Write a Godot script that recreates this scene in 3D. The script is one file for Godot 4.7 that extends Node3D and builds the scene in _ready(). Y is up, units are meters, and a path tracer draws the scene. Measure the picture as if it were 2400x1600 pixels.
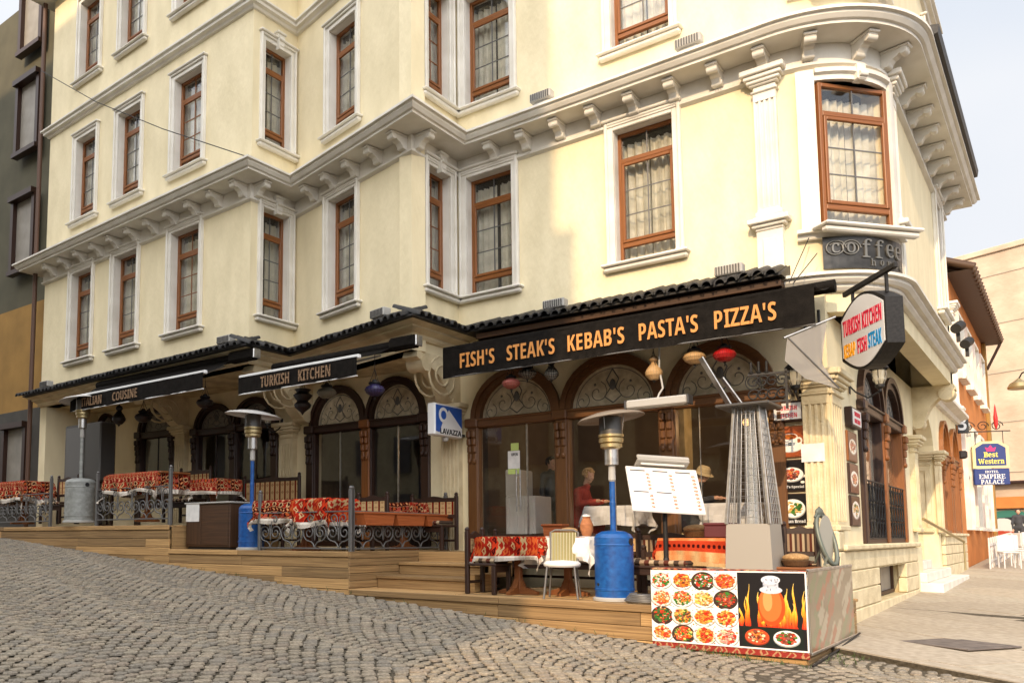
extends Node3D

# ---------- mesh builder: every face is given counter-clockwise as seen from outside ----------
class G:
	var v := PackedVector3Array()
	var n := PackedVector3Array()
	var t := PackedVector2Array()
	var xf := Transform3D.IDENTITY
	var off := Vector2.ZERO

	func raw(a: Vector3, b: Vector3, c: Vector3, na: Vector3, nb: Vector3, nc: Vector3, ua := Vector2.ZERO, ub := Vector2.ZERO, uc := Vector2.ZERO) -> void:
		v.append(xf * a); v.append(xf * c); v.append(xf * b)
		n.append(xf.basis * na); n.append(xf.basis * nc); n.append(xf.basis * nb)
		t.append(ua); t.append(uc); t.append(ub)

	func tri(a: Vector3, b: Vector3, c: Vector3, ua := Vector2.ZERO, ub := Vector2.ZERO, uc := Vector2.ZERO) -> void:
		var m := (b - a).cross(c - a).normalized()
		raw(a, b, c, m, m, m, ua, ub, uc)

	func quad(a: Vector3, b: Vector3, c: Vector3, d: Vector3, u0 := Vector2(0, 1), u1 := Vector2(1, 1), u2 := Vector2(1, 0), u3 := Vector2(0, 0)) -> void:
		var m := (c - a).cross(d - b).normalized()
		raw(a, b, c, m, m, m, u0, u1, u2)
		raw(a, c, d, m, m, m, u0, u2, u3)

	func face(p: Array, out: Vector3, k := -1) -> void:
		var m: Vector3 = (p[1] - p[0]).cross(p[2] - p[0])
		if m.dot(out) < 0:
			p.reverse()
		var uv := []
		var ao := out.abs()
		var fa := 0 if ao.x >= ao.y and ao.x >= ao.z else (1 if ao.y >= ao.z else 2)
		var ku := k if k >= 0 and k != fa else (fa + 1) % 3
		var kv := 3 - fa - ku
		for q in p:
			uv.append(Vector2(q[ku], q[kv]) + off)
		if p.size() == 4:
			quad(p[0], p[1], p[2], p[3], uv[0], uv[1], uv[2], uv[3])
		else:
			tri(p[0], p[1], p[2], uv[0], uv[1], uv[2])

	func box(a: Vector3, b: Vector3, bev := 0.0) -> G:
		var lo := Vector3(minf(a.x, b.x), minf(a.y, b.y), minf(a.z, b.z))
		var hi := Vector3(maxf(a.x, b.x), maxf(a.y, b.y), maxf(a.z, b.z))
		var s := hi - lo
		var k := 0 if s.x >= s.y and s.x >= s.z else (1 if s.y >= s.z else 2)
		bev = minf(bev, 0.45 * minf(s.x, minf(s.y, s.z)))
		var c := [lo, hi]
		for ax in 3:
			var b1 := (ax + 1) % 3
			var b2 := (ax + 2) % 3
			for i in 2:
				var q := []
				for jj in [[0, 0], [1, 0], [1, 1], [0, 1]]:
					var w := Vector3.ZERO
					w[ax] = c[i][ax]
					w[b1] = c[jj[0]][b1] + (bev if jj[0] == 0 else -bev)
					w[b2] = c[jj[1]][b2] + (bev if jj[1] == 0 else -bev)
					q.append(w)
				var o := Vector3.ZERO
				o[ax] = 1.0 if i else -1.0
				face(q, o, k)
		if bev > 0:
			for ax in 3:  # edges that run along ax
				var b1 := (ax + 1) % 3
				var b2 := (ax + 2) % 3
				for i in 2:
					for j in 2:
						var s1 := 1.0 if i else -1.0
						var s2 := 1.0 if j else -1.0
						var p := []
						for e in [[0, 1], [1, 1], [1, 0], [0, 0]]:
							var w := Vector3.ZERO
							w[ax] = (lo[ax] + bev) if e[0] == 0 else (hi[ax] - bev)
							w[b1] = c[i][b1] - (s1 * bev if e[1] else 0.0)
							w[b2] = c[j][b2] - (0.0 if e[1] else s2 * bev)
							p.append(w)
						var o := Vector3.ZERO
						o[b1] = s1 * 1.01; o[b2] = s2
						face(p, o, k)
			for i in 8:
				var sg := Vector3(1 if i & 1 else -1, 1 if i & 2 else -1, 1 if i & 4 else -1)
				var cn := Vector3(hi.x if i & 1 else lo.x, hi.y if i & 2 else lo.y, hi.z if i & 4 else lo.z)
				face([cn - Vector3(0, sg.y, sg.z) * bev, cn - Vector3(sg.x, 0, sg.z) * bev, cn - Vector3(sg.x, sg.y, 0) * bev], sg * Vector3(1.01, 1, 1), k)
		return self

	func bar(a: Vector3, b: Vector3, w: float, h: float, bev := 0.0) -> G:  # a straight bar of section w x h from a to b
		var keep := xf
		var d := (b - a).normalized()
		var up := Vector3.UP if absf(d.y) < 0.95 else Vector3(0, 0, 1)
		var x := up.cross(d).normalized()
		var bs := Basis(x, d.cross(x), d)
		xf = keep * Transform3D(bs, a)
		box(Vector3(-w / 2, -h / 2, 0), Vector3(w / 2, h / 2, a.distance_to(b)), bev)
		xf = keep
		return self

	func tube(p: Array, r: float, sides := 6, r2 := -1.0, caps := true) -> G:
		if r2 < 0:
			r2 = r
		var up := Vector3.ZERO
		var rings := []
		var m := p.size()
		for i in m:
			var d: Vector3 = (p[mini(i + 1, m - 1)] - p[maxi(i - 1, 0)]).normalized()
			if i == 0:
				up = d.cross(Vector3.UP if absf(d.y) < 0.9 else Vector3.RIGHT).normalized()
			else:
				up = (up - d * up.dot(d)).normalized()
			var w := d.cross(up)
			var ring := []
			for k in sides:
				var a := TAU * k / sides
				ring.append(up * cos(a) + w * sin(a))
			rings.append(ring)
		for i in m - 1:
			var ra := lerpf(r, r2, float(i) / (m - 1))
			var rb := lerpf(r, r2, float(i + 1) / (m - 1))
			for k in sides:
				var k2 := (k + 1) % sides
				var na: Vector3 = rings[i][k]
				var nb: Vector3 = rings[i][k2]
				var nc: Vector3 = rings[i + 1][k2]
				var nd: Vector3 = rings[i + 1][k]
				raw(p[i] + na * ra, p[i] + nb * ra, p[i + 1] + nc * rb, na, nb, nc, Vector2(0, k), Vector2(0, k + 1), Vector2(1, k + 1))
				raw(p[i] + na * ra, p[i + 1] + nc * rb, p[i + 1] + nd * rb, na, nc, nd, Vector2(0, k), Vector2(1, k + 1), Vector2(1, k))
		if caps:
			for k in range(1, sides - 1):
				tri(p[0] + rings[0][0] * r, p[0] + rings[0][k + 1] * r, p[0] + rings[0][k] * r)
				tri(p[m - 1] + rings[m - 1][0] * r2, p[m - 1] + rings[m - 1][k] * r2, p[m - 1] + rings[m - 1][k + 1] * r2)
		return self

	func lathe(pr: Array, seg := 20, at := Vector3.ZERO, a0 := 0.0, a1 := TAU, us := 1.0, vs := 1.0) -> G:  # profile points (radius, height) from bottom to top
		var len := 0.0
		for i in pr.size() - 1:
			var d: Vector2 = pr[i + 1] - pr[i]
			var l2 := len + d.length()
			var nn := Vector2(d.y, -d.x).normalized()
			for k in seg:
				var t0 := lerpf(a0, a1, float(k) / seg)
				var t1 := lerpf(a0, a1, float(k + 1) / seg)
				var c0 := Vector3(sin(t0), 0, cos(t0))
				var c1 := Vector3(sin(t1), 0, cos(t1))
				var y := Vector3.UP
				var a: Vector3 = at + c0 * pr[i].x + y * pr[i].y
				var b: Vector3 = at + c1 * pr[i].x + y * pr[i].y
				var c: Vector3 = at + c1 * pr[i + 1].x + y * pr[i + 1].y
				var e: Vector3 = at + c0 * pr[i + 1].x + y * pr[i + 1].y
				var n0 := c0 * nn.x + y * nn.y
				var n1 := c1 * nn.x + y * nn.y
				var u0 := us * k / seg
				var u1 := us * (k + 1) / seg
				if pr[i].x > 1e-5:
					raw(a, b, c, n0, n1, n1, Vector2(u0, len * vs), Vector2(u1, len * vs), Vector2(u1, l2 * vs))
				if pr[i + 1].x > 1e-5:
					raw(a, c, e, n0, n1, n0, Vector2(u0, len * vs), Vector2(u1, l2 * vs), Vector2(u0, l2 * vs))
			len = l2
		return self

	func prism(poly: PackedVector2Array, z0: float, z1: float) -> G:  # outline in x,y pushed from z0 to z1
		var p := poly.duplicate()
		if Geometry2D.is_polygon_clockwise(p):
			p.reverse()
		var area := 0.0
		for i in p.size():
			area += p[i].cross(p[(i + 1) % p.size()])
		if area < 0:
			p.reverse()
		var ix := Geometry2D.triangulate_polygon(p)
		for i in range(0, ix.size(), 3):
			var q := [p[ix[i]], p[ix[i + 1]], p[ix[i + 2]]]
			face([Vector3(q[0].x, q[0].y, z1), Vector3(q[1].x, q[1].y, z1), Vector3(q[2].x, q[2].y, z1)], Vector3(0, 0, 1), 0)
			face([Vector3(q[0].x, q[0].y, z0), Vector3(q[1].x, q[1].y, z0), Vector3(q[2].x, q[2].y, z0)], Vector3(0, 0, -1), 0)
		for i in p.size():
			var a := p[i]
			var b := p[(i + 1) % p.size()]
			quad(Vector3(a.x, a.y, z0), Vector3(b.x, b.y, z0), Vector3(b.x, b.y, z1), Vector3(a.x, a.y, z1), Vector2(0, z0), Vector2(a.distance_to(b), z0), Vector2(a.distance_to(b), z1), Vector2(0, z1))
		return self

	func sweep(path: Array, pr: Array) -> G:  # path in plan (x, z), outward to +z when it runs to +x; profile (out, y) from bottom to top
		var m := path.size()
		var nor := []
		for i in m:
			var d0: Vector2 = (path[i] - path[i - 1]).normalized() if i > 0 else (path[1] - path[0]).normalized()
			var d1: Vector2 = (path[i + 1] - path[i]).normalized() if i < m - 1 else d0
			var n0 := Vector2(-d0.y, d0.x)
			var n1 := Vector2(-d1.y, d1.x)
			var b := (n0 + n1).normalized()
			nor.append(b / maxf(0.3, b.dot(n0)))
		for i in m - 1:
			for j in pr.size() - 1:
				var a := _sp(path[i], nor[i], pr[j])
				var b := _sp(path[i + 1], nor[i + 1], pr[j])
				var c := _sp(path[i + 1], nor[i + 1], pr[j + 1])
				var d := _sp(path[i], nor[i], pr[j + 1])
				quad(a, b, c, d, Vector2(a.x, a.y), Vector2(b.x, b.y), Vector2(c.x, c.y), Vector2(d.x, d.y))
		var poly := PackedVector2Array(pr)
		if pr[0] == pr[pr.size() - 1]:
			poly.remove_at(poly.size() - 1)
		var ix := Geometry2D.triangulate_polygon(poly)
		for e in [0, m - 1]:
			for k in range(0, ix.size(), 3):
				var q := [_sp(path[e], nor[e], poly[ix[k]]), _sp(path[e], nor[e], poly[ix[k + 1]]), _sp(path[e], nor[e], poly[ix[k + 2]])]
				var dd: Vector2 = path[1] - path[0] if e == 0 else path[m - 1] - path[m - 2]
				face(q, Vector3(dd.x, 0, dd.y) * (-1.0 if e == 0 else 1.0))
		return self

	func _sp(p: Vector2, nr: Vector2, q: Vector2) -> Vector3:
		return Vector3(p.x + nr.x * q.x, q.y, p.y + nr.y * q.x)

	func ball(c: Vector3, r: Vector3, seg := 10, rows := 6) -> G:
		for i in rows:
			for k in seg:
				var q := []
				for e in [[i, k], [i, k + 1], [i + 1, k + 1], [i + 1, k]]:
					var p: float = PI * e[0] / rows - PI / 2
					var a: float = TAU * e[1] / seg
					q.append(Vector3(cos(p) * sin(a), sin(p), cos(p) * cos(a)))
				var m := []
				for e in q:
					m.append((e / r).normalized())
				if i > 0:
					raw(c + q[0] * r, c + q[1] * r, c + q[2] * r, m[0], m[1], m[2])
				if i < rows - 1:
					raw(c + q[0] * r, c + q[2] * r, c + q[3] * r, m[0], m[2], m[3])
		return self

	func mesh() -> ArrayMesh:
		var a := []
		a.resize(Mesh.ARRAY_MAX)
		a[Mesh.ARRAY_VERTEX] = v
		a[Mesh.ARRAY_NORMAL] = n
		a[Mesh.ARRAY_TEX_UV] = t
		var am := ArrayMesh.new()
		am.add_surface_from_arrays(Mesh.PRIMITIVE_TRIANGLES, a)
		return am


var M := {}
var names := {}
var rng := RandomNumberGenerator.new()
const V0 := Vector3.ZERO
const V2 := Vector2.ZERO


func V(x: float, y: float, z: float) -> Vector3:
	return Vector3(x, y, z)


func obj(called: String, g, m: Material, parent: Node3D = null, at := Transform3D.IDENTITY) -> MeshInstance3D:
	var o := MeshInstance3D.new()
	o.mesh = g.mesh() if g is G else g
	o.material_override = m
	o.transform = at
	put(o, called, parent)
	return o


func put(o: Node3D, called: String, parent: Node3D = null) -> void:
	var p: Node3D = parent if parent else self
	var key := str(p.get_instance_id()) + called
	var k: int = names.get(key, 0)
	names[key] = k + 1
	o.name = called if k == 0 else "%s_%03d" % [called, k]
	p.add_child(o, true)


func tag(o: Node3D, label: String, category: String, group := "") -> Node3D:
	o.set_meta("label", label)
	o.set_meta("category", category)
	if group:
		o.set_meta("group", group)
	return o


func thing(called: String, label: String, category: String, at := Vector3.ZERO, turn := 0.0, group := "") -> Node3D:
	var o := Node3D.new()
	put(o, called)
	o.position = at
	o.rotation.y = turn
	return tag(o, label, category, group)


func struct(o: Node3D) -> Node3D:
	o.set_meta("kind", "structure")
	return o


func dup(src: Node3D, called: String, label: String, category: String, at: Vector3, turn := 0.0, group := "", scale := 1.0) -> Node3D:
	var o: Node3D = src.duplicate()
	put(o, called)
	o.position = at
	o.rotation.y = turn
	o.scale = Vector3.ONE * scale
	return tag(o, label, category, group)


# ---------- materials ----------
func mat(r: float, g: float, b: float, rough := 0.8, metal := 0.0, spec := 0.5) -> StandardMaterial3D:
	var m := StandardMaterial3D.new()
	m.albedo_color = Color(r, g, b).linear_to_srgb()
	m.roughness = rough
	m.metallic = metal
	m.metallic_specular = spec
	return m


func noise_tex(size: int, freq: float, lo: Color, hi: Color, seed_ := 1, oct := 4, normal := false, bump := 4.0) -> NoiseTexture2D:
	var f := FastNoiseLite.new()
	f.seed = seed_
	f.frequency = freq
	f.fractal_octaves = oct
	var t := NoiseTexture2D.new()
	t.width = size
	t.height = size
	t.seamless = true
	t.noise = f
	if normal:
		t.as_normal_map = true
		t.bump_strength = bump
	else:
		var gr := Gradient.new()
		gr.set_color(0, lo)
		gr.set_color(1, hi)
		t.color_ramp = gr
	return t


func tri_mat(r: float, g: float, b: float, rough: float, tex: Texture2D, scale := 0.5, nrm: Texture2D = null, ns := 0.5, world := true) -> StandardMaterial3D:
	var m := mat(r, g, b, rough)
	m.albedo_texture = tex
	m.uv1_triplanar = true
	m.uv1_world_triplanar = world
	m.uv1_scale = Vector3.ONE * scale
	if nrm:
		m.normal_enabled = true
		m.normal_texture = nrm
		m.normal_scale = ns
	return m


func img_mat(im: Image, rough := 0.8, spec := 0.5) -> StandardMaterial3D:
	var m := mat(1, 1, 1, rough, 0.0, spec)
	m.albedo_texture = ImageTexture.create_from_image(im)
	return m


func wood_img(a: Color, b: Color, seed_: int, contrast := 1.0) -> Image:
	var im := Image.create(256, 256, false, Image.FORMAT_RGB8)
	var f := FastNoiseLite.new()
	f.seed = seed_
	f.frequency = 0.02
	f.fractal_octaves = 4
	for y in 256:
		for x in 256:
			var wx := sin(TAU * x / 256.0) * 20.0
			var q := f.get_noise_2d(wx, y * 5.0 + 9.0 * f.get_noise_2d(wx, y * 0.6)) * 0.5 + 0.5
			var s := f.get_noise_2d(wx * 3.0 + 300, y * 22.0) * 0.5
			im.set_pixel(x, y, a.lerp(b, clampf(0.5 + (q - 0.5 + s * 0.5) * contrast, 0, 1)))
	return im


func wood(r1: Color, r2: Color, seed_: int, rough := 0.6, sc := Vector3(0.6, 2.0, 1)) -> StandardMaterial3D:
	var m := img_mat(wood_img(r1, r2, seed_), rough)
	m.uv1_scale = sc
	return m


func kilim_img(kind: int) -> Image:
	var w := 192
	var im := Image.create(w, w, false, Image.FORMAT_RGB8)
	var red := Color(0.60, 0.13, 0.08)
	var dark := Color(0.24, 0.06, 0.05)
	var cream := Color(0.80, 0.66, 0.47)
	var orange := Color(0.74, 0.34, 0.16)
	var rose := Color(0.70, 0.30, 0.24)
	for y in w:
		for x in w:
			var c := red
			if kind == 0:  # mixed bands, wavering as woven by hand
				var wx := x + 3.0 * sin(y * 0.11) + 2.0 * sin(y * 0.31)
				var wy := y + 3.0 * sin(x * 0.07) + 1.5 * sin(x * 0.23)
				var band := int(absf(wy) / 21) % 5
				c = [red, dark, rose, red, Color(0.50, 0.10, 0.07)][band]
				var per: float = [38.0, 20.0, 48.0, 26.0, 32.0][band]
				var q := absf(fmod(absf(wx) + band * 13.0, per) - per / 2) + 0.8 * absf(fmod(absf(wy), 21.0) - 10.5)
				if q < per * 0.36:
					c = [cream, orange, dark, Color(0.72, 0.55, 0.38), rose][band]
				if q < per * 0.2:
					c = [dark, cream, orange, red, cream][band]
				if fmod(absf(wy), 21.0) < 2.0:
					c = cream.darkened(0.12)
			elif kind == 1:  # upright stripes with stepped leaves
				var wx := x + 4.0 * sin(y * 0.09) + 1.5 * sin(y * 0.4)
				var band := int(absf(wx) / 19) % 6
				c = [red, Color(0.78, 0.22, 0.11), cream.darkened(0.1), red, orange, Color(0.70, 0.16, 0.09)][band]
				var q := absf(fmod(absf(wx), 19.0) - 9.5) + 0.55 * absf(fmod(y + band * 17.0, 34.0) - 17.0)
				if q < 7.5:
					c = [cream, dark, red, orange, red, cream][band]
				if q < 3:
					c = red
			elif kind == 2:  # bench backs: cream squares between dark red bars
				var fx := fmod(x, 48.0)
				c = cream if fx > 12 else (dark if fx > 7 or fx < 3 else red)
				var d := absf(fx - 30) + absf(fmod(y, 64.0) - 32)
				if d < 14 and fx > 12:
					c = Color(0.5, 0.28, 0.18) if d > 9 else cream
				if d < 4:
					c = dark
			elif kind == 3:  # woven olive and white stripes
				c = [Color(0.82, 0.79, 0.66), Color(0.45, 0.44, 0.28), Color(0.72, 0.67, 0.48), Color(0.35, 0.33, 0.2)][int(x / 8) % 4]
			elif kind == 4:  # orange drape, dotted red borders
				c = Color(0.80, 0.47, 0.27).lerp(Color(0.84, 0.70, 0.50), clampf(sin(y * 0.09) * 0.5 + 0.5 * sin(x * 0.13), 0, 1))
				var e := mini(y, w - 1 - y)
				if e < 50:
					c = Color(0.72, 0.24, 0.13)
					if Vector2(fmod(x, 12.0) - 6, e - 38).length() < 4:
						c = dark
				if e < 28:
					c = Color(0.82, 0.52, 0.32).lerp(cream, 0.5 + 0.5 * sin(x * 0.16))
				if e < 8:
					c = cream
			elif kind == 5:  # fringed white border
				c = Color(0.88, 0.84, 0.78) if fmod(x, 12.0) > 4 or y < 70 else Color(0.42, 0.36, 0.32)
			elif kind == 6:  # striped brown grey
				c = [Color(0.62, 0.52, 0.42), Color(0.36, 0.2, 0.16), Color(0.72, 0.64, 0.52), Color(0.3, 0.24, 0.2)][int(x / 12) % 4]
			var k := 0.9 + 0.1 * float((x + y) % 2) + rng.randf_range(-0.07, 0.05)
			im.set_pixel(x, y, Color(c.r * k, c.g * k, c.b * k))
	return im


func blob(im: Image, cx: float, cy: float, rx: float, ry: float, c: Color, jit := 0.0) -> void:
	for y in range(maxi(0, int(cy - ry)), mini(im.get_height(), int(cy + ry) + 1)):
		for x in range(maxi(0, int(cx - rx)), mini(im.get_width(), int(cx + rx) + 1)):
			var d := Vector2((x - cx) / rx, (y - cy) / ry).length()
			if d < 1.0 - jit * rng.randf():
				im.set_pixel(x, y, c)


func food(im: Image, cx: float, cy: float, r: float, cols: Array, plate: Color, flat := 0.8, bits := 60) -> void:
	blob(im, cx, cy + r * 0.08, r * 1.04, r * flat * 1.04, plate.darkened(0.35))
	blob(im, cx, cy, r, r * flat, plate)
	for i in bits:
		var a := rng.randf() * TAU
		var d := sqrt(rng.randf()) * r * 0.72
		var c: Color = cols[rng.randi() % cols.size()]
		var s := r * rng.randf_range(0.06, 0.17)
		var p := Vector2(cx + cos(a) * d, cy + sin(a) * d * flat)
		blob(im, p.x + 1, p.y + 1.5, s, s * rng.randf_range(0.5, 1.0), c.darkened(0.45))
		blob(im, p.x, p.y, s, s * rng.randf_range(0.4, 0.9), c.lightened(rng.randf() * 0.25))


func text(called: String, s: String, size: float, m: Material, parent: Node3D, at: Transform3D, depth := 0.012, weight := 700, font := "Droid Sans", squeeze := 1.0) -> MeshInstance3D:
	var tm := TextMesh.new()
	var f := SystemFont.new()
	f.font_names = PackedStringArray([font])
	f.font_weight = weight
	tm.font = f
	tm.text = s
	tm.font_size = 48
	tm.pixel_size = size / 48.0
	tm.depth = depth
	tm.curve_step = 1.0
	var o := MeshInstance3D.new()
	o.mesh = tm
	o.material_override = m
	o.transform = at * Transform3D(Basis.from_scale(Vector3(squeeze, 1, 1)), V0)
	put(o, called, parent)
	return o


func make_materials() -> void:
	var nfine := noise_tex(512, 0.06, Color.WHITE, Color.WHITE, 5, 4, true, 6.0)
	var pl := noise_tex(512, 0.006, Color(0.86, 0.86, 0.85), Color(1, 1, 1), 2, 5)
	M.cream = tri_mat(0.87, 0.76, 0.515, 0.85, noise_tex(512, 0.010, Color(0.925, 0.92, 0.90), Color(1, 1, 1), 2, 5), 0.22, nfine, 0.08)
	M.cream.uv1_scale = Vector3(0.34, 0.13, 0.34)
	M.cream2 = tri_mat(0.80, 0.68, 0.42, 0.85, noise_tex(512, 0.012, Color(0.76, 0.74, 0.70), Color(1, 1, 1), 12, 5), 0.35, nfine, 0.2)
	M.white = tri_mat(0.84, 0.805, 0.73, 0.7, noise_tex(256, 0.01, Color(0.88, 0.87, 0.85), Color(1, 1, 1), 3, 4), 0.4, nfine, 0.03)
	M.stone = tri_mat(0.82, 0.71, 0.48, 0.85, noise_tex(512, 0.006, Color(0.84, 0.82, 0.78), Color(1, 1, 1), 22, 5), 0.6, nfine, 0.25)
	M.frame = wood(Color(0.40, 0.235, 0.10), Color(0.63, 0.385, 0.175), 3, 0.45, Vector3(0.8, 4, 1))
	M.archwood = wood(Color(0.29, 0.185, 0.095), Color(0.50, 0.325, 0.165), 5, 0.45, Vector3(0.8, 4, 1))
	M.darkframe = wood(Color(0.14, 0.075, 0.045), Color(0.25, 0.14, 0.08), 4, 0.45, Vector3(0.8, 4, 1))
	M.bench = wood(Color(0.11, 0.06, 0.04), Color(0.27, 0.16, 0.10), 6, 0.5, Vector3(0.8, 4, 1))
	M.table = wood(Color(0.42, 0.24, 0.12), Color(0.58, 0.36, 0.19), 7, 0.5, Vector3(0.8, 4, 1))
	M.cabinet = wood(Color(0.19, 0.12, 0.07), Color(0.36, 0.24, 0.14), 8, 0.6, Vector3(0.5, 1.4, 1))
	for i in 4:
		var k := 0.80 + 0.09 * i
		M["plank%d" % i] = wood(Color(0.50 * k, 0.38 * k, 0.235 * k), Color(0.84 * k, 0.68 * k, 0.455 * k), 20 + i, 0.75, Vector3(0.35, 1.6, 1))
	M.planter = wood(Color(0.52, 0.25, 0.10), Color(0.72, 0.40, 0.20), 31, 0.6, Vector3(0.6, 2, 1))
	var gl := mat(0.02, 0.02, 0.02, 0.02, 0.0, 0.5)
	gl.albedo_color.a = 0.05
	gl.transparency = BaseMaterial3D.TRANSPARENCY_ALPHA
	M.glass = gl
	M.curtain = tri_mat(0.84, 0.80, 0.66, 0.9, noise_tex(256, 0.02, Color(0.8, 0.8, 0.78), Color(1, 1, 1), 9, 3), 0.8)
	M.curtain.backlight_enabled = true
	M.curtain.backlight = Color(0.5, 0.48, 0.4)
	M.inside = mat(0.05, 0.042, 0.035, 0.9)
	M.insidewall = tri_mat(0.20, 0.155, 0.105, 0.9, pl, 0.4)
	M.tile = tri_mat(0.035, 0.033, 0.032, 0.55, noise_tex(256, 0.03, Color(0.6, 0.6, 0.6), Color(1, 1, 1), 14, 4), 2.0, nfine, 0.3)
	M.awning = tri_mat(0.015, 0.0125, 0.0105, 0.8, noise_tex(256, 0.02, Color(0.7, 0.7, 0.7), Color(1, 1, 1), 15, 4), 1.2, nfine, 0.25)
	M.awning.metallic_specular = 0.2
	M.letter = mat(0.60, 0.25, 0.06, 0.7)
	M.letterold = tri_mat(0.62, 0.40, 0.22, 0.7, noise_tex(256, 0.05, Color(0.25, 0.2, 0.18), Color(1, 1, 1), 16, 3), 3.0)
	M.iron = tri_mat(0.035, 0.032, 0.03, 0.55, noise_tex(128, 0.05, Color(0.6, 0.6, 0.6), Color(1, 1, 1), 17, 3), 4.0)
	M.iron.metallic = 0.4
	M.greyiron = mat(0.16, 0.155, 0.15, 0.5, 0.5)
	M.steel = tri_mat(0.62, 0.60, 0.57, 0.32, noise_tex(256, 0.02, Color(0.75, 0.75, 0.75), Color(1, 1, 1), 18, 3), 1.5)
	M.steel.metallic = 0.85
	M.reflector = mat(0.74, 0.72, 0.69, 0.38, 0.35)
	M.steeldark = mat(0.10, 0.095, 0.09, 0.45, 0.6)
	M.brass = mat(0.42, 0.33, 0.17, 0.4, 0.7)
	M.blue = tri_mat(0.012, 0.12, 0.40, 0.4, noise_tex(256, 0.025, Color(0.62, 0.66, 0.74), Color(1, 1, 1), 19, 5), 1.6)
	M.greypaint = tri_mat(0.36, 0.37, 0.35, 0.5, noise_tex(256, 0.02, Color(0.75, 0.75, 0.74), Color(1, 1, 1), 20, 4), 1.5)
	M.lightgrey = mat(0.40, 0.385, 0.355, 0.6)
	M.cloth = tri_mat(0.82, 0.80, 0.77, 0.9, noise_tex(256, 0.02, Color(0.9, 0.9, 0.9), Color(1, 1, 1), 21, 3), 1.0)
	M.terracotta = tri_mat(0.50, 0.20, 0.08, 0.8, noise_tex(256, 0.03, Color(0.75, 0.72, 0.7), Color(1, 1, 1), 23, 4), 2.0)
	M.bread = tri_mat(0.62, 0.42, 0.20, 0.85, noise_tex(256, 0.04, Color(0.6, 0.5, 0.4), Color(1, 1, 1), 24, 4), 3.0, nfine, 0.6)
	M.basket = tri_mat(0.22, 0.12, 0.05, 0.85, noise_tex(256, 0.06, Color(0.5, 0.45, 0.4), Color(1, 1, 1), 25, 3), 4.0, nfine, 0.8)
	for i in 7:
		M["kilim%d" % i] = img_mat(kilim_img(i), 0.95, 0.2)
	var nst := noise_tex(512, 0.03, Color.WHITE, Color.WHITE, 41, 5, true, 8.0)
	for i in 6:
		var c: Vector3 = [V(0.41, 0.35, 0.26), V(0.36, 0.31, 0.24), V(0.46, 0.385, 0.285), V(0.40, 0.33, 0.25), V(0.34, 0.30, 0.24), V(0.43, 0.375, 0.285)][i]
		M["cobble%d" % i] = tri_mat(c.x, c.y, c.z, 0.75, noise_tex(256, 0.04, Color(0.62, 0.61, 0.6), Color(1, 1, 1), 50 + i, 4), 2.5, nst, 0.5)
	M.mortar = tri_mat(0.13, 0.108, 0.076, 0.95, noise_tex(512, 0.03, Color(0.55, 0.52, 0.45), Color(1, 1, 1), 61, 5), 1.2, nst, 0.8)
	for i in 4:
		var c: Vector3 = [V(0.52, 0.445, 0.345), V(0.475, 0.41, 0.325), V(0.50, 0.44, 0.35), V(0.45, 0.385, 0.30)][i]
		M["slab%d" % i] = tri_mat(c.x, c.y, c.z, 0.85, noise_tex(512, 0.02, Color(0.82, 0.81, 0.79), Color(1, 1, 1), 70 + i, 5), 0.7, nst, 0.12)
	M.slabdark = tri_mat(0.20, 0.165, 0.145, 0.8, noise_tex(256, 0.02, Color(0.7, 0.7, 0.7), Color(1, 1, 1), 75, 4), 1.0, nst, 0.3)
	M.orange = tri_mat(0.62, 0.22, 0.05, 0.85, noise_tex(256, 0.01, Color(0.85, 0.83, 0.8), Color(1, 1, 1), 76, 4), 0.2)
	M.beige = tri_mat(0.66, 0.52, 0.38, 0.9, noise_tex(512, 0.008, Color(0.80, 0.78, 0.76), Color(1, 1, 1), 77, 5), 0.12, nst, 0.2)
	M.olive = tri_mat(0.10, 0.09, 0.055, 0.9, pl, 0.3)
	M.ochre = tri_mat(0.36, 0.20, 0.05, 0.9, pl, 0.3)
	M.redpaint = mat(0.55, 0.02, 0.02, 0.5)
	M.whiteplastic = mat(0.74, 0.735, 0.72, 0.45)
	M.chairwhite = mat(0.58, 0.57, 0.55, 0.5)
	M.signred = mat(0.60, 0.015, 0.05, 0.5)
	M.signblue = mat(0.01, 0.25, 0.55, 0.5)
	M.signorange = mat(0.85, 0.38, 0.01, 0.5)
	M.navy = mat(0.012, 0.03, 0.16, 0.45)
	M.black = mat(0.012, 0.012, 0.013, 0.5)
	M.skin = mat(0.58, 0.33, 0.22, 0.6)
	M.skin.subsurf_scatter_enabled = true
	M.skin.subsurf_scatter_strength = 0.08
	M.frost = tri_mat(0.74, 0.64, 0.45, 0.45, noise_tex(256, 0.02, Color(0.75, 0.73, 0.7), Color(1, 1, 1), 78, 4), 0.9)
	M.soot = tri_mat(0.075, 0.068, 0.058, 0.9, pl, 0.5)
	M.panel = tri_mat(0.30, 0.27, 0.23, 0.5, pl, 0.6)


# ---------- ground heights ----------
func pave_y(x: float, z: float) -> float:
	return 0.43 - 0.019 * z - 0.03 * (x + 2.4)


func street_y(x: float, z: float) -> float:
	return 0.30 - 0.077 * minf(x + 2.4, 0.0) - 0.018 * maxf(x + 2.4, 0.0) - 0.03 * (z - 3.1)


const EYE := Vector3(0, 1.6, 12.55)
const FOC := 1970.0
const YAW := deg_to_rad(39.4)
const PITCH := deg_to_rad(5.2)
var look_f := Vector3.ZERO
var look_r := Vector3.ZERO
var look_u := Vector3.ZERO


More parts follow.
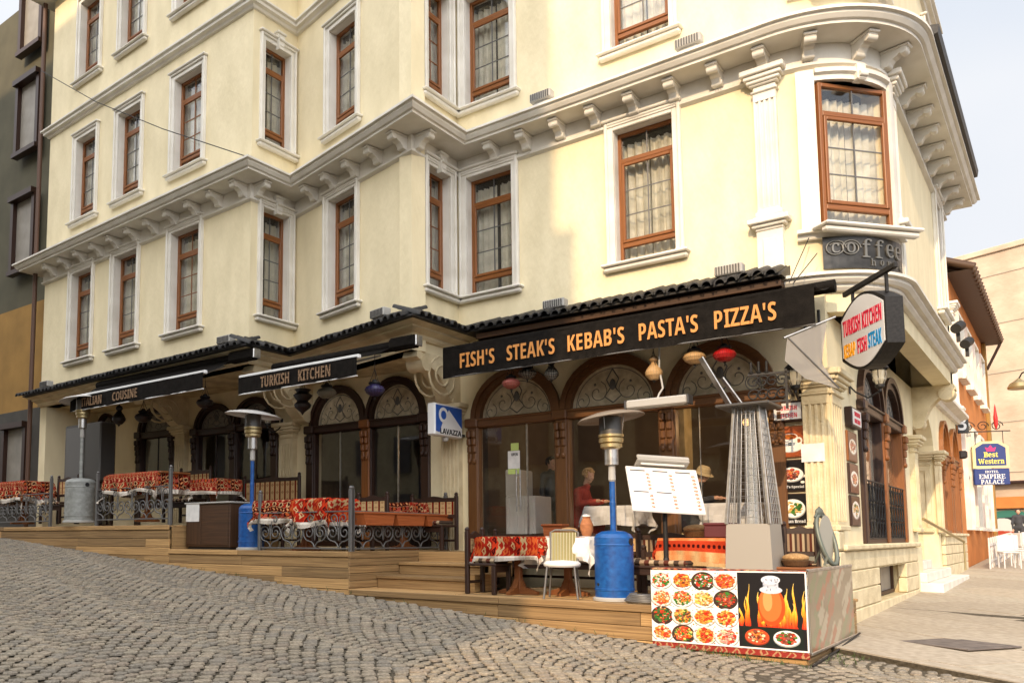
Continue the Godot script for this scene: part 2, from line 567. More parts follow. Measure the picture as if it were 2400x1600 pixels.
func in_view(p: Vector3, margin := 0.0) -> bool:
	var d := p - EYE
	var z := d.dot(look_f)
	if z < 0.5:
		return false
	var x := 900.0 + FOC * d.dot(look_r) / z
	var y := 1078.7 - FOC * d.dot(look_u) / z
	return x > -margin and x < 2400 + margin and y > -margin and y < 1600 + margin


func make_camera() -> void:
	look_f = V(-sin(YAW) * cos(PITCH), sin(PITCH), -cos(YAW) * cos(PITCH))
	look_r = V(cos(YAW), 0, -sin(YAW))
	look_u = look_r.cross(look_f)
	var cam := Camera3D.new()
	cam.name = "camera"
	cam.transform = Transform3D(Basis(look_r, look_u, -look_f), EYE)
	var near := 0.1
	cam.set_frustum(1600.0 / FOC * near, Vector2(300.0, 278.7) / FOC * near, near, 400.0)
	cam.current = true
	add_child(cam)


func make_light() -> void:
	var we := WorldEnvironment.new()
	we.name = "world_environment"
	var e := Environment.new()
	e.background_mode = Environment.BG_SKY
	# hazy winter sky: pale blue away from the sun, milky and bright round it, with thin high cloud
	var d := V(0.2, 0.5, 1.0).normalized()
	var im := Image.create(512, 256, false, Image.FORMAT_RGBF)
	var fn := FastNoiseLite.new()
	fn.seed = 5
	fn.frequency = 1.6
	fn.fractal_octaves = 5
	for j in 256:
		for i in 512:
			var th := PI * (j + 0.5) / 256.0
			var ph := TAU * (i + 0.5) / 512.0
			var q := V(sin(ph) * sin(th), cos(th), -cos(ph) * sin(th))
			var c := q.dot(d)
			var glow := 3.0 * pow((1.0 + c) / 2.0, 4.0) + 2.2 * pow(maxf(c, 0.0), 10.0)
			var cl := clampf(0.5 + 0.9 * fn.get_noise_3d(q.x * 1.0, q.y * 2.2, q.z * 1.0), 0, 1)
			var col := Vector3(0.82, 0.89, 1.0).lerp(Vector3(0.98, 0.96, 0.95), clampf(cl * 0.8 + glow * 0.12, 0, 1))
			var l := 0.50 * (0.94 + 0.12 * cl) * (1.0 + glow)
			if q.y < 0:
				col = Vector3(0.62, 0.55, 0.46)
				l = 0.30
			im.set_pixel(i, j, Color(col.x * l, col.y * l, col.z * l))
	var sk := PanoramaSkyMaterial.new()
	sk.panorama = ImageTexture.create_from_image(im)
	var sky := Sky.new()
	sky.sky_material = sk
	e.sky = sky
	e.tonemap_mode = Environment.TONE_MAPPER_LINEAR
	e.tonemap_exposure = 1.95
	e.sdfgi_enabled = true
	e.ssao_enabled = true
	e.ssil_enabled = true
	we.environment = e
	add_child(we)
	var sun := DirectionalLight3D.new()
	sun.name = "sun"
	sun.light_energy = 0.6
	sun.light_color = Color(1.0, 0.87, 0.70)
	sun.light_angular_distance = 0.5
	sun.shadow_enabled = true
	sun.transform = Transform3D(Basis.looking_at(-d), d * 40)
	add_child(sun)


# ---------- ground ----------
func make_ground() -> void:
	var g := G.new()
	var xs := []
	for i in 61:
		xs.append(-90.0 + i * 3.0)
	for i in xs.size() - 1:
		for j in 60:
			var q := []
			for e in [[0, 1], [1, 1], [1, 0], [0, 0]]:
				var x: float = xs[i + e[0]]
				var z: float = -90.0 + (j + e[1]) * 3.0
				q.append(V(x, street_y(x, z) - 0.024 if z > -4 else minf(street_y(x, z) - 0.024, pave_y(x, z) - 0.25), z))
			g.face(q, Vector3.UP, 0)
	var st := obj("street", g, M.mortar)
	struct(st)
	# cobbles in fans: arcs stacked uphill in columns across the street
	var near := []
	var rest := [[], [], [], [], [], []]
	var W := 1.3
	var R := W * 0.72
	var dz := 0.128
	var turn := deg_to_rad(-14)
	var up := Vector2(-cos(turn), sin(turn))      # uphill
	var ac := Vector2(up.y, -up.x)
	var o := Vector2(2.0, 6.0)
	for col in range(-14, 16):
		for row in range(-60, 220):
			var c := o + ac * (col * W) + up * (row * dz + (0.06 if col % 2 else 0.0))
			var n := 10
			for k in n:
				var a := deg_to_rad(lerpf(-46, 46, (k + (0.25 if row % 2 else 0.75)) / n)) + rng.randf_range(-0.012, 0.012)
				var p := c + ac * (sin(a) * R) + up * (cos(a) * R)
				if p.y > 10.9 or (p.y < 3.16 and p.x < -2.16) or p.y < 1.9 or p.x > 3.5 or p.x < -22:
					continue
				if p.x > -2.25 and p.y < 1.95 + (p.x + 2.3) * 0.62 + 0.06:
					continue
				var y := street_y(p.x, p.y)
				var w := V(p.x, y, p.y)
				if not in_view(w, 260):
					continue
				var dist := w.distance_to(EYE)
				var ang := atan2(ac.y, ac.x) - a
				var b := Basis(Vector3.UP, -ang + rng.randf_range(-0.05, 0.05))
				var sx := rng.randf_range(0.92, 1.2)
				b = b * Basis.from_scale(V(sx * 0.131, 0.032 * rng.randf_range(0.9, 1.12), dz * rng.randf_range(0.77, 0.89)))
				b = Basis(V(1, 0, 0.3).normalized(), rng.randf_range(-0.03, 0.03)) * b
				near.append([dist if in_view(w, -8) else 999.0, Transform3D(b, w + V(0, rng.randf_range(-0.004, 0.006), 0))])
	near.sort_custom(func(a, b): return a[0] < b[0])
	var meshes := []
	for k in 6:
		meshes.append(stone_mesh(k))
	for i in near.size():
		if i < 280:
			obj("cobblestone", meshes[i % 6], M["cobble%d" % ((i * 7 + i / 5) % 6)], st, near[i][1])
		else:
			rest[(i * 7 + i / 3) % 6].append(near[i][1])
	for k in 6:
		var mm := MultiMesh.new()
		mm.transform_format = MultiMesh.TRANSFORM_3D
		mm.mesh = meshes[k]
		mm.instance_count = rest[k].size()
		for i in rest[k].size():
			mm.set_instance_transform(i, rest[k][i])
		var mi := MultiMeshInstance3D.new()
		mi.multimesh = mm
		mi.material_override = M["cobble%d" % k]
		put(mi, "cobblestones", st)
		mi.set_meta("kind", "stuff")
	# grass tufts and weeds in the joints by the banner
	var gr := G.new()
	for i in 260:
		var cx := rng.randf_range(-3.5, -2.1)
		var cz := 3.16 + rng.randf() * rng.randf() * 0.25
		if i > 130:
			cx = rng.randf_range(-2.12, -1.75)
			cz = rng.randf_range(2.0, 2.9)
			if rng.randf() < 0.4:
				cx = rng.randf_range(-14, -3)
				cz = 3.13
		var h := rng.randf_range(0.02, 0.07)
		var a := rng.randf() * TAU
		var w := V(cos(a), 0, sin(a)) * 0.006
		var b := V(cx, street_y(cx, cz), cz)
		gr.tri(b - w, b + w, b + V(rng.randf_range(-0.04, 0.04), h, rng.randf_range(-0.03, 0.03)))
	var wd := obj("weeds", gr, mat(0.07, 0.10, 0.03, 0.8))
	wd.set_meta("kind", "stuff")
	tag(wd, "short weeds growing along the foot of the wooden terrace", "weeds")


func stone_mesh(k: int) -> ArrayMesh:
	var g := G.new()
	var r := RandomNumberGenerator.new()
	r.seed = 100 + k
	var lo := []
	var hi := []
	var n := 8
	for i in n:
		var a := TAU * (i + 0.5) / n
		var q := Vector2(clampf(cos(a) * 1.25, -1, 1), clampf(sin(a) * 1.25, -1, 1)) * 0.47
		q += Vector2(r.randf_range(-0.035, 0.035), r.randf_range(-0.035, 0.035))
		lo.append(V(q.x, -0.6, q.y))
		hi.append(V(q.x * 0.97, -0.05 + r.randf_range(-0.07, 0.07), q.y * 0.97))
	var md := []
	for i in n:
		md.append(V(hi[i].x * 0.88, 0.12 + r.randf_range(-0.06, 0.06), hi[i].z * 0.82))
	var c := V(0, 0.14, 0)
	for i in n:
		var j := (i + 1) % n
		g.face([lo[i], lo[j], hi[j], hi[i]], V(hi[i].x, 0, hi[i].z))
		g.face([hi[i], hi[j], md[j], md[i]], V(hi[i].x, 0.5, hi[i].z))
		g.face([md[i], md[j], c], Vector3.UP)
	return g.mesh()


func make_pavement() -> void:
	var g := G.new()
	# one sheet whose joints show between the slabs laid on it
	var outline := PackedVector2Array([Vector2(-2.42, -90), Vector2(-2.42, 0.4), Vector2(-2.42, 1.9), Vector2(-0.5, 3.08), Vector2(4.0, 5.85), Vector2(30, 14), Vector2(30, -90)])
	var ix := Geometry2D.triangulate_polygon(outline)
	for i in range(0, ix.size(), 3):
		var q := []
		for k in 3:
			var p := outline[ix[i + k]]
			q.append(V(p.x, pave_y(p.x, p.y) - 0.012, p.y))
		g.face(q, Vector3.UP)
	for i in range(1, 5):
		var a := outline[i]
		var b := outline[i + 1]
		g.face([V(a.x, pave_y(a.x, a.y) - 0.012, a.y), V(b.x, pave_y(b.x, b.y) - 0.012, b.y), V(b.x, pave_y(b.x, b.y) - 0.5, b.y), V(a.x, pave_y(a.x, a.y) - 0.5, a.y)], V(-0.5, 0, 1))
	var pv := obj("pavement", g, M.mortar)
	struct(pv)
	var e := Vector2(1.92, 1.18).normalized()   # along the kerb
	var f := Vector2(e.y, -e.x)                  # away from the street
	var o := Vector2(-2.3, 1.98)
	var clip := PackedVector2Array([Vector2(-2.41, -60), Vector2(-2.41, 1.86), Vector2(-2.3, 1.95), Vector2(12, 10.7), Vector2(12, -60)])
	var rows := [0.26]
	while rows.size() < 26:
		rows.append([0.75, 0.9, 0.75, 1.0][rows.size() % 4])
	var at := 0.012
	for r in rows.size():
		var d: float = rows[r]
		var u := -22.0 + rng.randf() * 0.5
		while u < 12:
			var l: float = rng.randf_range(0.62, 0.72) if r == 0 else rng.randf_range(1.1, 1.7)
			var poly := PackedVector2Array()
			for c in [[0, 0], [1, 0], [1, 1], [0, 1]]:
				poly.append(o + e * (u + c[0] * (l - 0.013)) + f * (at + c[1] * (d - 0.013)))
			u += l
			for cut in Geometry2D.intersect_polygons(poly, clip):
				var ctr := V2
				for p in cut:
					ctr += p / cut.size()
				if not in_view(V(ctr.x, pave_y(ctr.x, ctr.y), ctr.y), 160) or ctr.y < -16:
					continue
				var s := G.new()
				var area := 0.0
				for i in cut.size():
					area += cut[i].cross(cut[(i + 1) % cut.size()])
				if absf(area) < 0.02:
					continue
				var dy := rng.randf_range(-0.003, 0.004)
				var jx := Geometry2D.triangulate_polygon(cut)
				for i in range(0, jx.size(), 3):
					var q := []
					for k in 3:
						var p: Vector2 = cut[jx[i + k]].lerp(ctr, 0.006)
						q.append(V(p.x, pave_y(p.x, p.y) + dy, p.y))
					s.face(q, Vector3.UP)
				for i in cut.size():
					var a: Vector2 = cut[i].lerp(ctr, 0.006)
					var b: Vector2 = cut[(i + 1) % cut.size()].lerp(ctr, 0.006)
					s.face([V(a.x, pave_y(a.x, a.y) + dy, a.y), V(b.x, pave_y(b.x, b.y) + dy, b.y), V(cut[(i + 1) % cut.size()].x, pave_y(b.x, b.y) + dy - 0.02, cut[(i + 1) % cut.size()].y), V(cut[i].x, pave_y(a.x, a.y) + dy - 0.02, cut[i].y)], V((a + b).x / 2 - ctr.x, 0.3, (a + b).y / 2 - ctr.y))
				var pick := rng.randi() % 4
				var dark := false
				obj("kerb_stone" if r == 0 else "slab", s, M.slabdark if dark else M["slab%d" % pick], pv)
		at += d
	# far part of the pavement, where single slabs can no longer be told apart
	var fr_ := G.new()
	fr_.face([V(-2.4, pave_y(-2.4, -15), -15), V(14, pave_y(14, -15), -15), V(14, pave_y(14, -60), -60), V(-2.4, pave_y(-2.4, -60), -60)], Vector3.UP)
	struct(obj("far_pavement", fr_, M.slab1))
	var dk := Transform3D(Basis(Vector3.UP, -0.55), V(-1.2, pave_y(-1.2, 0.78) + 0.004, 0.78))
	obj("dark_slab", G.new().box(V(-0.52, -0.01, -0.42), V(0.52, 0.006, 0.42), 0.004), M.slabdark, pv, dk)
	# storm drain at the street corner
	var dr := thing("storm_drain", "iron storm drain grating with slanted slots at the kerb", "drain", V(-0.62, street_y(-0.6, 3.5) + 0.01, 3.32), -0.55)
	var b := G.new().box(V(-0.62, -0.1, -0.25), V(0.62, 0.012, -0.2), 0.006).box(V(-0.62, -0.1, 0.2), V(0.62, 0.012, 0.25), 0.006).box(V(-0.62, -0.1, -0.2), V(-0.57, 0.012, 0.2), 0.006).box(V(0.57, -0.1, -0.2), V(0.62, 0.012, 0.2), 0.006)
	obj("frame", b, M.slab3, dr)
	obj("pit", G.new().box(V(-0.57, -0.12, -0.2), V(0.57, -0.09, 0.2)), M.black, dr)
	for i in 9:
		obj("grating_bar", G.new().bar(V(-0.56 + i * 0.13, -0.01, -0.2), V(-0.48 + i * 0.13, -0.01, 0.2), 0.075, 0.03, 0.006), M.slab3, dr)


# ---------- the corner building ----------
const UP := [Vector2(-20.1, -6), Vector2(-20.1, 1.8), Vector2(-11.9, 2.1), Vector2(-11.9, 0.9), Vector2(-8.3, 1.72), Vector2(-8.3, 0.35), Vector2(-2.9, 0.35)]
const BAY := Vector2(-2.9, -0.80)
const BR := 1.15
const XR := -1.75


func arc(r: float, t0: float, t1: float, n: int) -> Array:
	var p := []
	for i in n + 1:
		var t := lerpf(t0, t1, float(i) / n)
		p.append(BAY + Vector2(sin(t), cos(t)) * r)
	return p


func plan(with_left := true) -> Array:
	var p := UP.duplicate()
	if not with_left:
		p.remove_at(0)
	p.append_array(arc(BR, 0.09, PI / 2 - 0.09, 14))
	p.append(Vector2(XR, -0.80))
	p.append(Vector2(XR, -7.6))
	return p


func fr(a: Vector2, b: Vector2) -> Transform3D:
	var d := (b - a).normalized()
	var x := V(d.x, 0, d.y)
	return Transform3D(Basis(x, Vector3.UP, x.cross(Vector3.UP)), V(a.x, 0, a.y))


func wall(b: Node3D, xf: Transform3D, l: float, y0: float, y1: float, holes: Array, th := 0.3, m: Material = null) -> void:
	# holes: [x0, x1, [[ya, yb], ...]] sorted by x
	var g := G.new()
	var x := 0.0
	for h in holes:
		g.box(V(x, y0, -th), V(h[0], y1, 0))
		var y := y0
		for r in h[2]:
			g.box(V(h[0], y, -th), V(h[1], r[0], 0))
			y = r[1]
		g.box(V(h[0], y, -th), V(h[1], y1, 0))
		x = h[1]
	g.box(V(x, y0, -th), V(l, y1, 0))
	obj("wall", g, m if m else M.cream, b, xf)


func window(b: Node3D, xf: Transform3D, x0: float, x1: float, y0: float, y1: float, key := false, sur := true, seed_ := 0, ajar := false) -> Node3D:
	# brown frame set back in its opening, with panes, glazing bars, curtain, white surround and sill as sub-parts
	var z := -0.17
	var h := y1 - y0
	var ya := y0 + h * 0.155
	var yb := y0 + h * 0.785
	var f := G.new()
	f.off = Vector2(seed_ * 0.37, seed_ * 0.11)
	var t := 0.055
	f.box(V(x0, y0, z - 0.04), V(x0 + t, y1, z + 0.03), 0.006)
	f.box(V(x1 - t, y0, z - 0.04), V(x1, y1, z + 0.03), 0.006)
	f.box(V(x0 + t, y1 - t, z - 0.04), V(x1 - t, y1, z + 0.028), 0.006)
	f.box(V(x0 + t, y0, z - 0.04), V(x1 - t, y0 + 0.03, z + 0.028), 0.006)
	f.box(V(x0 + t, ya - 0.045, z - 0.04), V(x1 - t, ya + 0.03, z + 0.034), 0.008)
	f.box(V(x0 + t, yb - 0.03, z - 0.04), V(x1 - t, yb + 0.045, z + 0.034), 0.008)
	var w := obj("window", f, M.frame, b, xf)
	var s := G.new()   # the casement between the two rails
	var i0 := x0 + t + 0.004
	var i1 := x1 - t - 0.004
	for r in [[V(i0, ya + 0.034, 0), V(i0 + 0.045, yb - 0.034, 0.05)], [V(i1 - 0.045, ya + 0.034, 0), V(i1, yb - 0.034, 0.05)], [V(i0 + 0.045, ya + 0.034, 0), V(i1 - 0.045, ya + 0.085, 0.048)], [V(i0 + 0.045, yb - 0.085, 0), V(i1 - 0.045, yb - 0.034, 0.048)]]:
		s.box(r[0] + V(0, 0, z), r[1] + V(0, 0, z), 0.008)
	obj("casement", s, M.frame, w)
	for r in [[y0 + 0.03, ya - 0.045], [ya + 0.085, yb - 0.085], [yb + 0.045, y1 - t]]:
		obj("pane", G.new().box(V(x0 + t, r[0], z - 0.012), V(x1 - t, r[1], z - 0.006)), M.glass, w)
	var q := G.new()
	var xm := (x0 + x1) / 2
	q.box(V(xm - 0.009, ya + 0.085, z - 0.003), V(xm + 0.009, yb - 0.085, z + 0.012))
	q.box(V(xm - 0.009, yb + 0.045, z - 0.003), V(xm + 0.009, y1 - t, z + 0.012))
	for k in [1, 2]:
		var yy := lerpf(ya + 0.085, yb - 0.085, k / 3.0)
		q.box(V(x0 + t + 0.04, yy - 0.008, z - 0.003), V(xm - 0.009, yy + 0.008, z + 0.01))
		q.box(V(xm + 0.009, yy - 0.008, z - 0.003), V(x1 - t - 0.04, yy + 0.008, z + 0.01))
	obj("glazing_bar", q, M.greyiron if seed_ % 3 else M.frame, w)
	var c := G.new()
	var n := 44
	var r := RandomNumberGenerator.new()
	r.seed = 900 + seed_
	var ph := r.randf() * 6.0
	var gap := r.randf_range(0.15, 0.6)
	for half in 2:
		var xa := x0 - 0.1 if half == 0 else xm + gap * 0.05
		var xb := xm - gap * 0.05 if half == 0 else x1 + 0.1
		for k in n / 2:
			var ua := lerpf(xa, xb, k / (n / 2.0))
			var ub := lerpf(xa, xb, (k + 1) / (n / 2.0))
			var za := z - 0.16 - 0.032 * sin(ua * 52 + ph) - 0.015 * sin(ua * 97 + ph * 2)
			var zb := z - 0.16 - 0.032 * sin(ub * 52 + ph) - 0.015 * sin(ub * 97 + ph * 2)
			c.quad(V(ua, y0 - 0.2, za), V(ub, y0 - 0.2, zb), V(ub, y1 - 0.12 - r.randf() * 0.02, zb), V(ua, y1 - 0.12, za))
	obj("curtain", c, M.curtain, w)
	if sur:
		var a := G.new()
		var tw := 0.135
		for sd in [x0 - tw, x1]:
			a.box(V(sd, y0, 0.0), V(sd + tw, y1 + tw, 0.05), 0.01)
			a.box(V(sd + (0.0 if sd < x0 else tw - 0.05), y0, 0.05), V(sd + (0.05 if sd < x0 else tw), y1 + tw, 0.085), 0.012)
		a.box(V(x0, y1, 0), V(x1, y1 + tw, 0.05), 0.01)
		a.box(V(x0 - tw + 0.05, y1 + tw - 0.05, 0.05), V(x1 + tw - 0.05, y1 + tw, 0.085), 0.012)
		a.box(V(x0 - tw - 0.03, y1 + tw, 0), V(x1 + tw + 0.03, y1 + tw + 0.05, 0.12), 0.015)
		# lined reveals
		a.box(V(x0 - 0.004, y0, -0.3), V(x0 + 0.004, y1, 0.002))
		a.box(V(x1 - 0.004, y0, -0.3), V(x1 + 0.004, y1, 0.002))
		a.box(V(x0 + 0.004, y1 - 0.004, -0.3), V(x1 - 0.004, y1 + 0.004, 0.002))
		obj("surround", a, M.white, w)
		if key:
			var ky := G.new()
			ky.prism(PackedVector2Array([Vector2(xm - 0.06, y1 - 0.06), Vector2(xm + 0.06, y1 - 0.06), Vector2(xm + 0.1, y1 + 0.25), Vector2(xm - 0.1, y1 + 0.25)]), 0.01, 0.12)
			ky.box(V(xm - 0.12, y1 + 0.25, 0.01), V(xm + 0.12, y1 + 0.30, 0.15), 0.012)
			ky.tube([V(xm - 0.07, y1 + 0.14, 0.12), V(xm + 0.07, y1 + 0.14, 0.12)], 0.035, 8)
			ky.tube([V(xm - 0.05, y1 + 0.02, 0.11), V(xm + 0.05, y1 + 0.02, 0.11)], 0.026, 8)
			obj("keystone", ky, M.white, w)
	var sl := G.new()
	sl.box(V(x0 - 0.21, y0 - 0.045, -0.14), V(x1 + 0.21, y0, 0.16), 0.015)
	sl.box(V(x0 - 0.18, y0 - 0.12, 0), V(x1 + 0.18, y0 - 0.045, 0.11), 0.02)
	obj("sill", sl, M.white, w)
	return w


func console(b: Node3D, called: String, at: Transform3D, w: float, d: float, h: float, m: Material) -> void:
	# scrolled bracket: x across, z outwards, top at y = 0
	var p := PackedVector2Array()
	for i in 15:
		var t := i / 14.0
		p.append(Vector2(-(d * (1.0 - t) ** 1.0 * (0.86 + 0.14 * cos(t * TAU)) + 0.03 * d) , -h * (0.12 + 0.88 * t) + 0.06 * h * sin(t * TAU)))
	p.append(Vector2(0, -h))
	p.append(V2)
	p.append(Vector2(-d, 0))
	var g := G.new()
	g.xf = Transform3D(Basis(V(0, 0, -1), Vector3.UP, V(1, 0, 0)), V0)
	g.prism(p, -w / 2, w / 2)
	g.xf = Transform3D.IDENTITY
	for r in [[d * 0.82, -h * 0.2, h * 0.17], [0.1 * d + 0.02, -h * 0.86, h * 0.13]]:
		g.tube([V(-w * 0.56, r[1], r[0]), V(w * 0.56, r[1], r[0])], r[2], 10)
	if d > 0.8:
		for sx in [-w * 0.5, w * 0.5]:
			var sp := []
			for i in 34:
				var a := i * 0.42
				var rr := 0.03 + 0.013 * i
				sp.append(V(sx, -h * 0.42 + sin(a) * rr * 0.8, d * 0.42 + cos(a) * rr))
			g.tube(sp, 0.022, 5)
	obj(called, g, m, b, at)


func pilaster(b: Node3D, called: String, at: Transform3D, w: float, d: float, y0: float, y1: float, m: Material, base_h := 0.0) -> void:
	# fluted pilaster with a moulded capital; x across, front at z = d
	var g := G.new()
	var n := 4
	var fw := w / (n * 2 + 1)
	var yc := y1 - 0.32
	g.box(V(-w / 2, y0, 0), V(w / 2, yc, d - 0.025))
	for i in n + 1:
		g.box(V(-w / 2 + i * 2 * fw, y0 + 0.12, d - 0.025), V(-w / 2 + (i * 2 + 1) * fw, yc - 0.12, d), 0.006)
	g.box(V(-w / 2, y0, d - 0.025), V(w / 2, y0 + 0.12, d + 0.002))
	g.box(V(-w / 2, yc - 0.12, d - 0.025), V(w / 2, yc, d + 0.002))
	var e := 0.0
	for r in [[0.0, 0.03, 0.03], [0.03, 0.10, 0.0], [0.10, 0.13, 0.04], [0.13, 0.18, 0.07], [0.18, 0.24, 0.10], [0.24, 0.32, 0.14]]:
		g.box(V(-w / 2 - r[2], yc + r[0], 0), V(w / 2 + r[2], yc + r[1], d + r[2]), 0.012)
	g.box(V(-w / 2 - 0.03, y0, 0), V(w / 2 + 0.03, y0 + 0.07, d + 0.03), 0.012)
	if base_h > 0:
		g.box(V(-w / 2 - 0.02, y0 - base_h, 0), V(w / 2 + 0.02, y0 - 0.12, d + 0.01))
		for r in [[-0.20, -0.16, 0.03], [-0.16, -0.11, 0.07], [-0.11, -0.04, 0.12], [-0.04, 0.0, 0.05]]:
			g.box(V(-w / 2 - r[2], y0 + r[0], 0), V(w / 2 + r[2], y0 + r[1], d + r[2]), 0.01)
		g.box(V(-w / 2 + 0.06, y0 - base_h + 0.1, d + 0.01), V(w / 2 - 0.06, y0 - 0.32, d + 0.03), 0.01)
	obj(called, g, m, b, at)


func arch_poly(x0: float, x1: float, ys: float, rise: float, ytop: float, m := 0.0) -> PackedVector2Array:
	# the wall above an arched opening
	var p := PackedVector2Array([Vector2(x0, ytop), Vector2(x0, ys)])
	for i in 17:
		var a := PI * i / 16.0
		p.append(Vector2((x0 + x1) / 2 - cos(a) * ((x1 - x0) / 2 - m), ys + sin(a) * rise))
	p.append(Vector2(x1, ys))
	p.append(Vector2(x1, ytop))
	return p


func arch_window(b: Node3D, xf: Transform3D, x0: float, x1: float, yf: float, ys: float, rise: float, wd: Material, fan: Material, called := "arched_window") -> Node3D:
	# wood archivolt, transom and fan light with tracery; panes below
	var g := G.new()
	var xm := (x0 + x1) / 2
	var rx := (x1 - x0) / 2
	var n := 16
	for i in n:
		var a0 := PI * i / n
		var a1 := PI * (i + 1) / n
		for band in [[1.0, 0.90, 0.09], [0.90, 0.80, 0.05]]:
			var p := PackedVector2Array()
			for e in [[a0, band[0]], [a1, band[0]], [a1, band[1]], [a0, band[1]]]:
				p.append(Vector2(xm - cos(e[0]) * rx * e[1], ys + sin(e[0]) * (rise - rx * (1 - e[1]))))
			g.prism(p, -0.14, band[2])
	g.box(V(x0 + 0.02, ys - 0.14, -0.12), V(x1 - 0.02, ys + 0.0, 0.07), 0.015)
	g.box(V(x0 + 0.04, ys - 0.03, 0.07), V(x1 - 0.04, ys + 0.01, 0.1), 0.01)
	g.box(V(x0 + 0.05, yf, -0.1), V(x0 + 0.13, ys - 0.14, 0.03), 0.01)
	g.box(V(x1 - 0.13, yf, -0.1), V(x1 - 0.05, ys - 0.14, 0.03), 0.01)
	g.box(V(x0 + 0.13, yf, -0.1), V(x1 - 0.13, yf + 0.1, 0.03), 0.01)
	var w := obj(called, g, wd, b, xf)
	var fp := PackedVector2Array()
	for i in 17:
		var a := PI * i / 16.0
		fp.append(Vector2(xm - cos(a) * rx * 0.81, ys + sin(a) * (rise - rx * 0.19)))
	obj("fan_light", G.new().prism(fp, -0.06, -0.05), fan, w)
	var tr := G.new()
	for s in [-1, 1]:
		for k in 2:
			var sp := []
			for i in 16:
				var a := i * 0.5
				var rr := 0.02 + (0.008 + 0.003 * k) * i
				sp.append(V(xm + s * (rx * (0.60 - 0.3 * k) - cos(a) * rr), ys + 0.12 + 0.12 * k + sin(a) * rr, -0.045))
			tr.tube(sp, 0.006, 4)
		var ar := []
		for i in 13:
			var a := PI / 2 * i / 12.0
			ar.append(V(xm + s * cos(a) * rx * 0.72, ys + 0.02 + sin(a) * (rise - rx * 0.28), -0.045))
		tr.tube(ar, 0.006, 4)
		tr.tube([V(xm, ys + rise * 0.72, -0.045), V(xm + s * 0.1, ys + rise * 0.52, -0.045), V(xm + s * 0.04, ys + rise * 0.36, -0.045), V(xm + s * 0.14, ys + rise * 0.2, -0.045), V(xm, ys + 0.06, -0.045)], 0.01, 4)
		tr.ball(V(xm + s * rx * 0.34, ys + rise * 0.45, -0.04), V(0.022, 0.022, 0.01), 6, 4)
	tr.ball(V(xm, ys + rise * 0.42, -0.04), V(0.05, 0.09, 0.012), 8, 5)
	obj("tracery", tr, M.greyiron, w)
	return w


func carved_post(b: Node3D, xf: Transform3D, x: float, y0: float, y1: float, m: Material) -> void:
	var g := G.new()
	g.box(V(x - 0.10, y0, -0.12), V(x + 0.10, y1, 0.06), 0.015)
	g.box(V(x - 0.13, y1 - 0.02, 0.0), V(x + 0.13, y1 + 0.14, 0.12), 0.02)
	for s in [-0.05, 0.05]:
		for k in 4:
			var y := y1 - 0.10 - k * 0.13
			g.box(V(x + s - 0.04, y - 0.10, 0.05), V(x + s + 0.04, y + 0.03, 0.14 - 0.018 * k), 0.02)
		g.ball(V(x + s, y1 - 0.60, 0.075), V(0.035, 0.05, 0.03), 8, 6)
	obj("carved_post", g, m, b, xf)


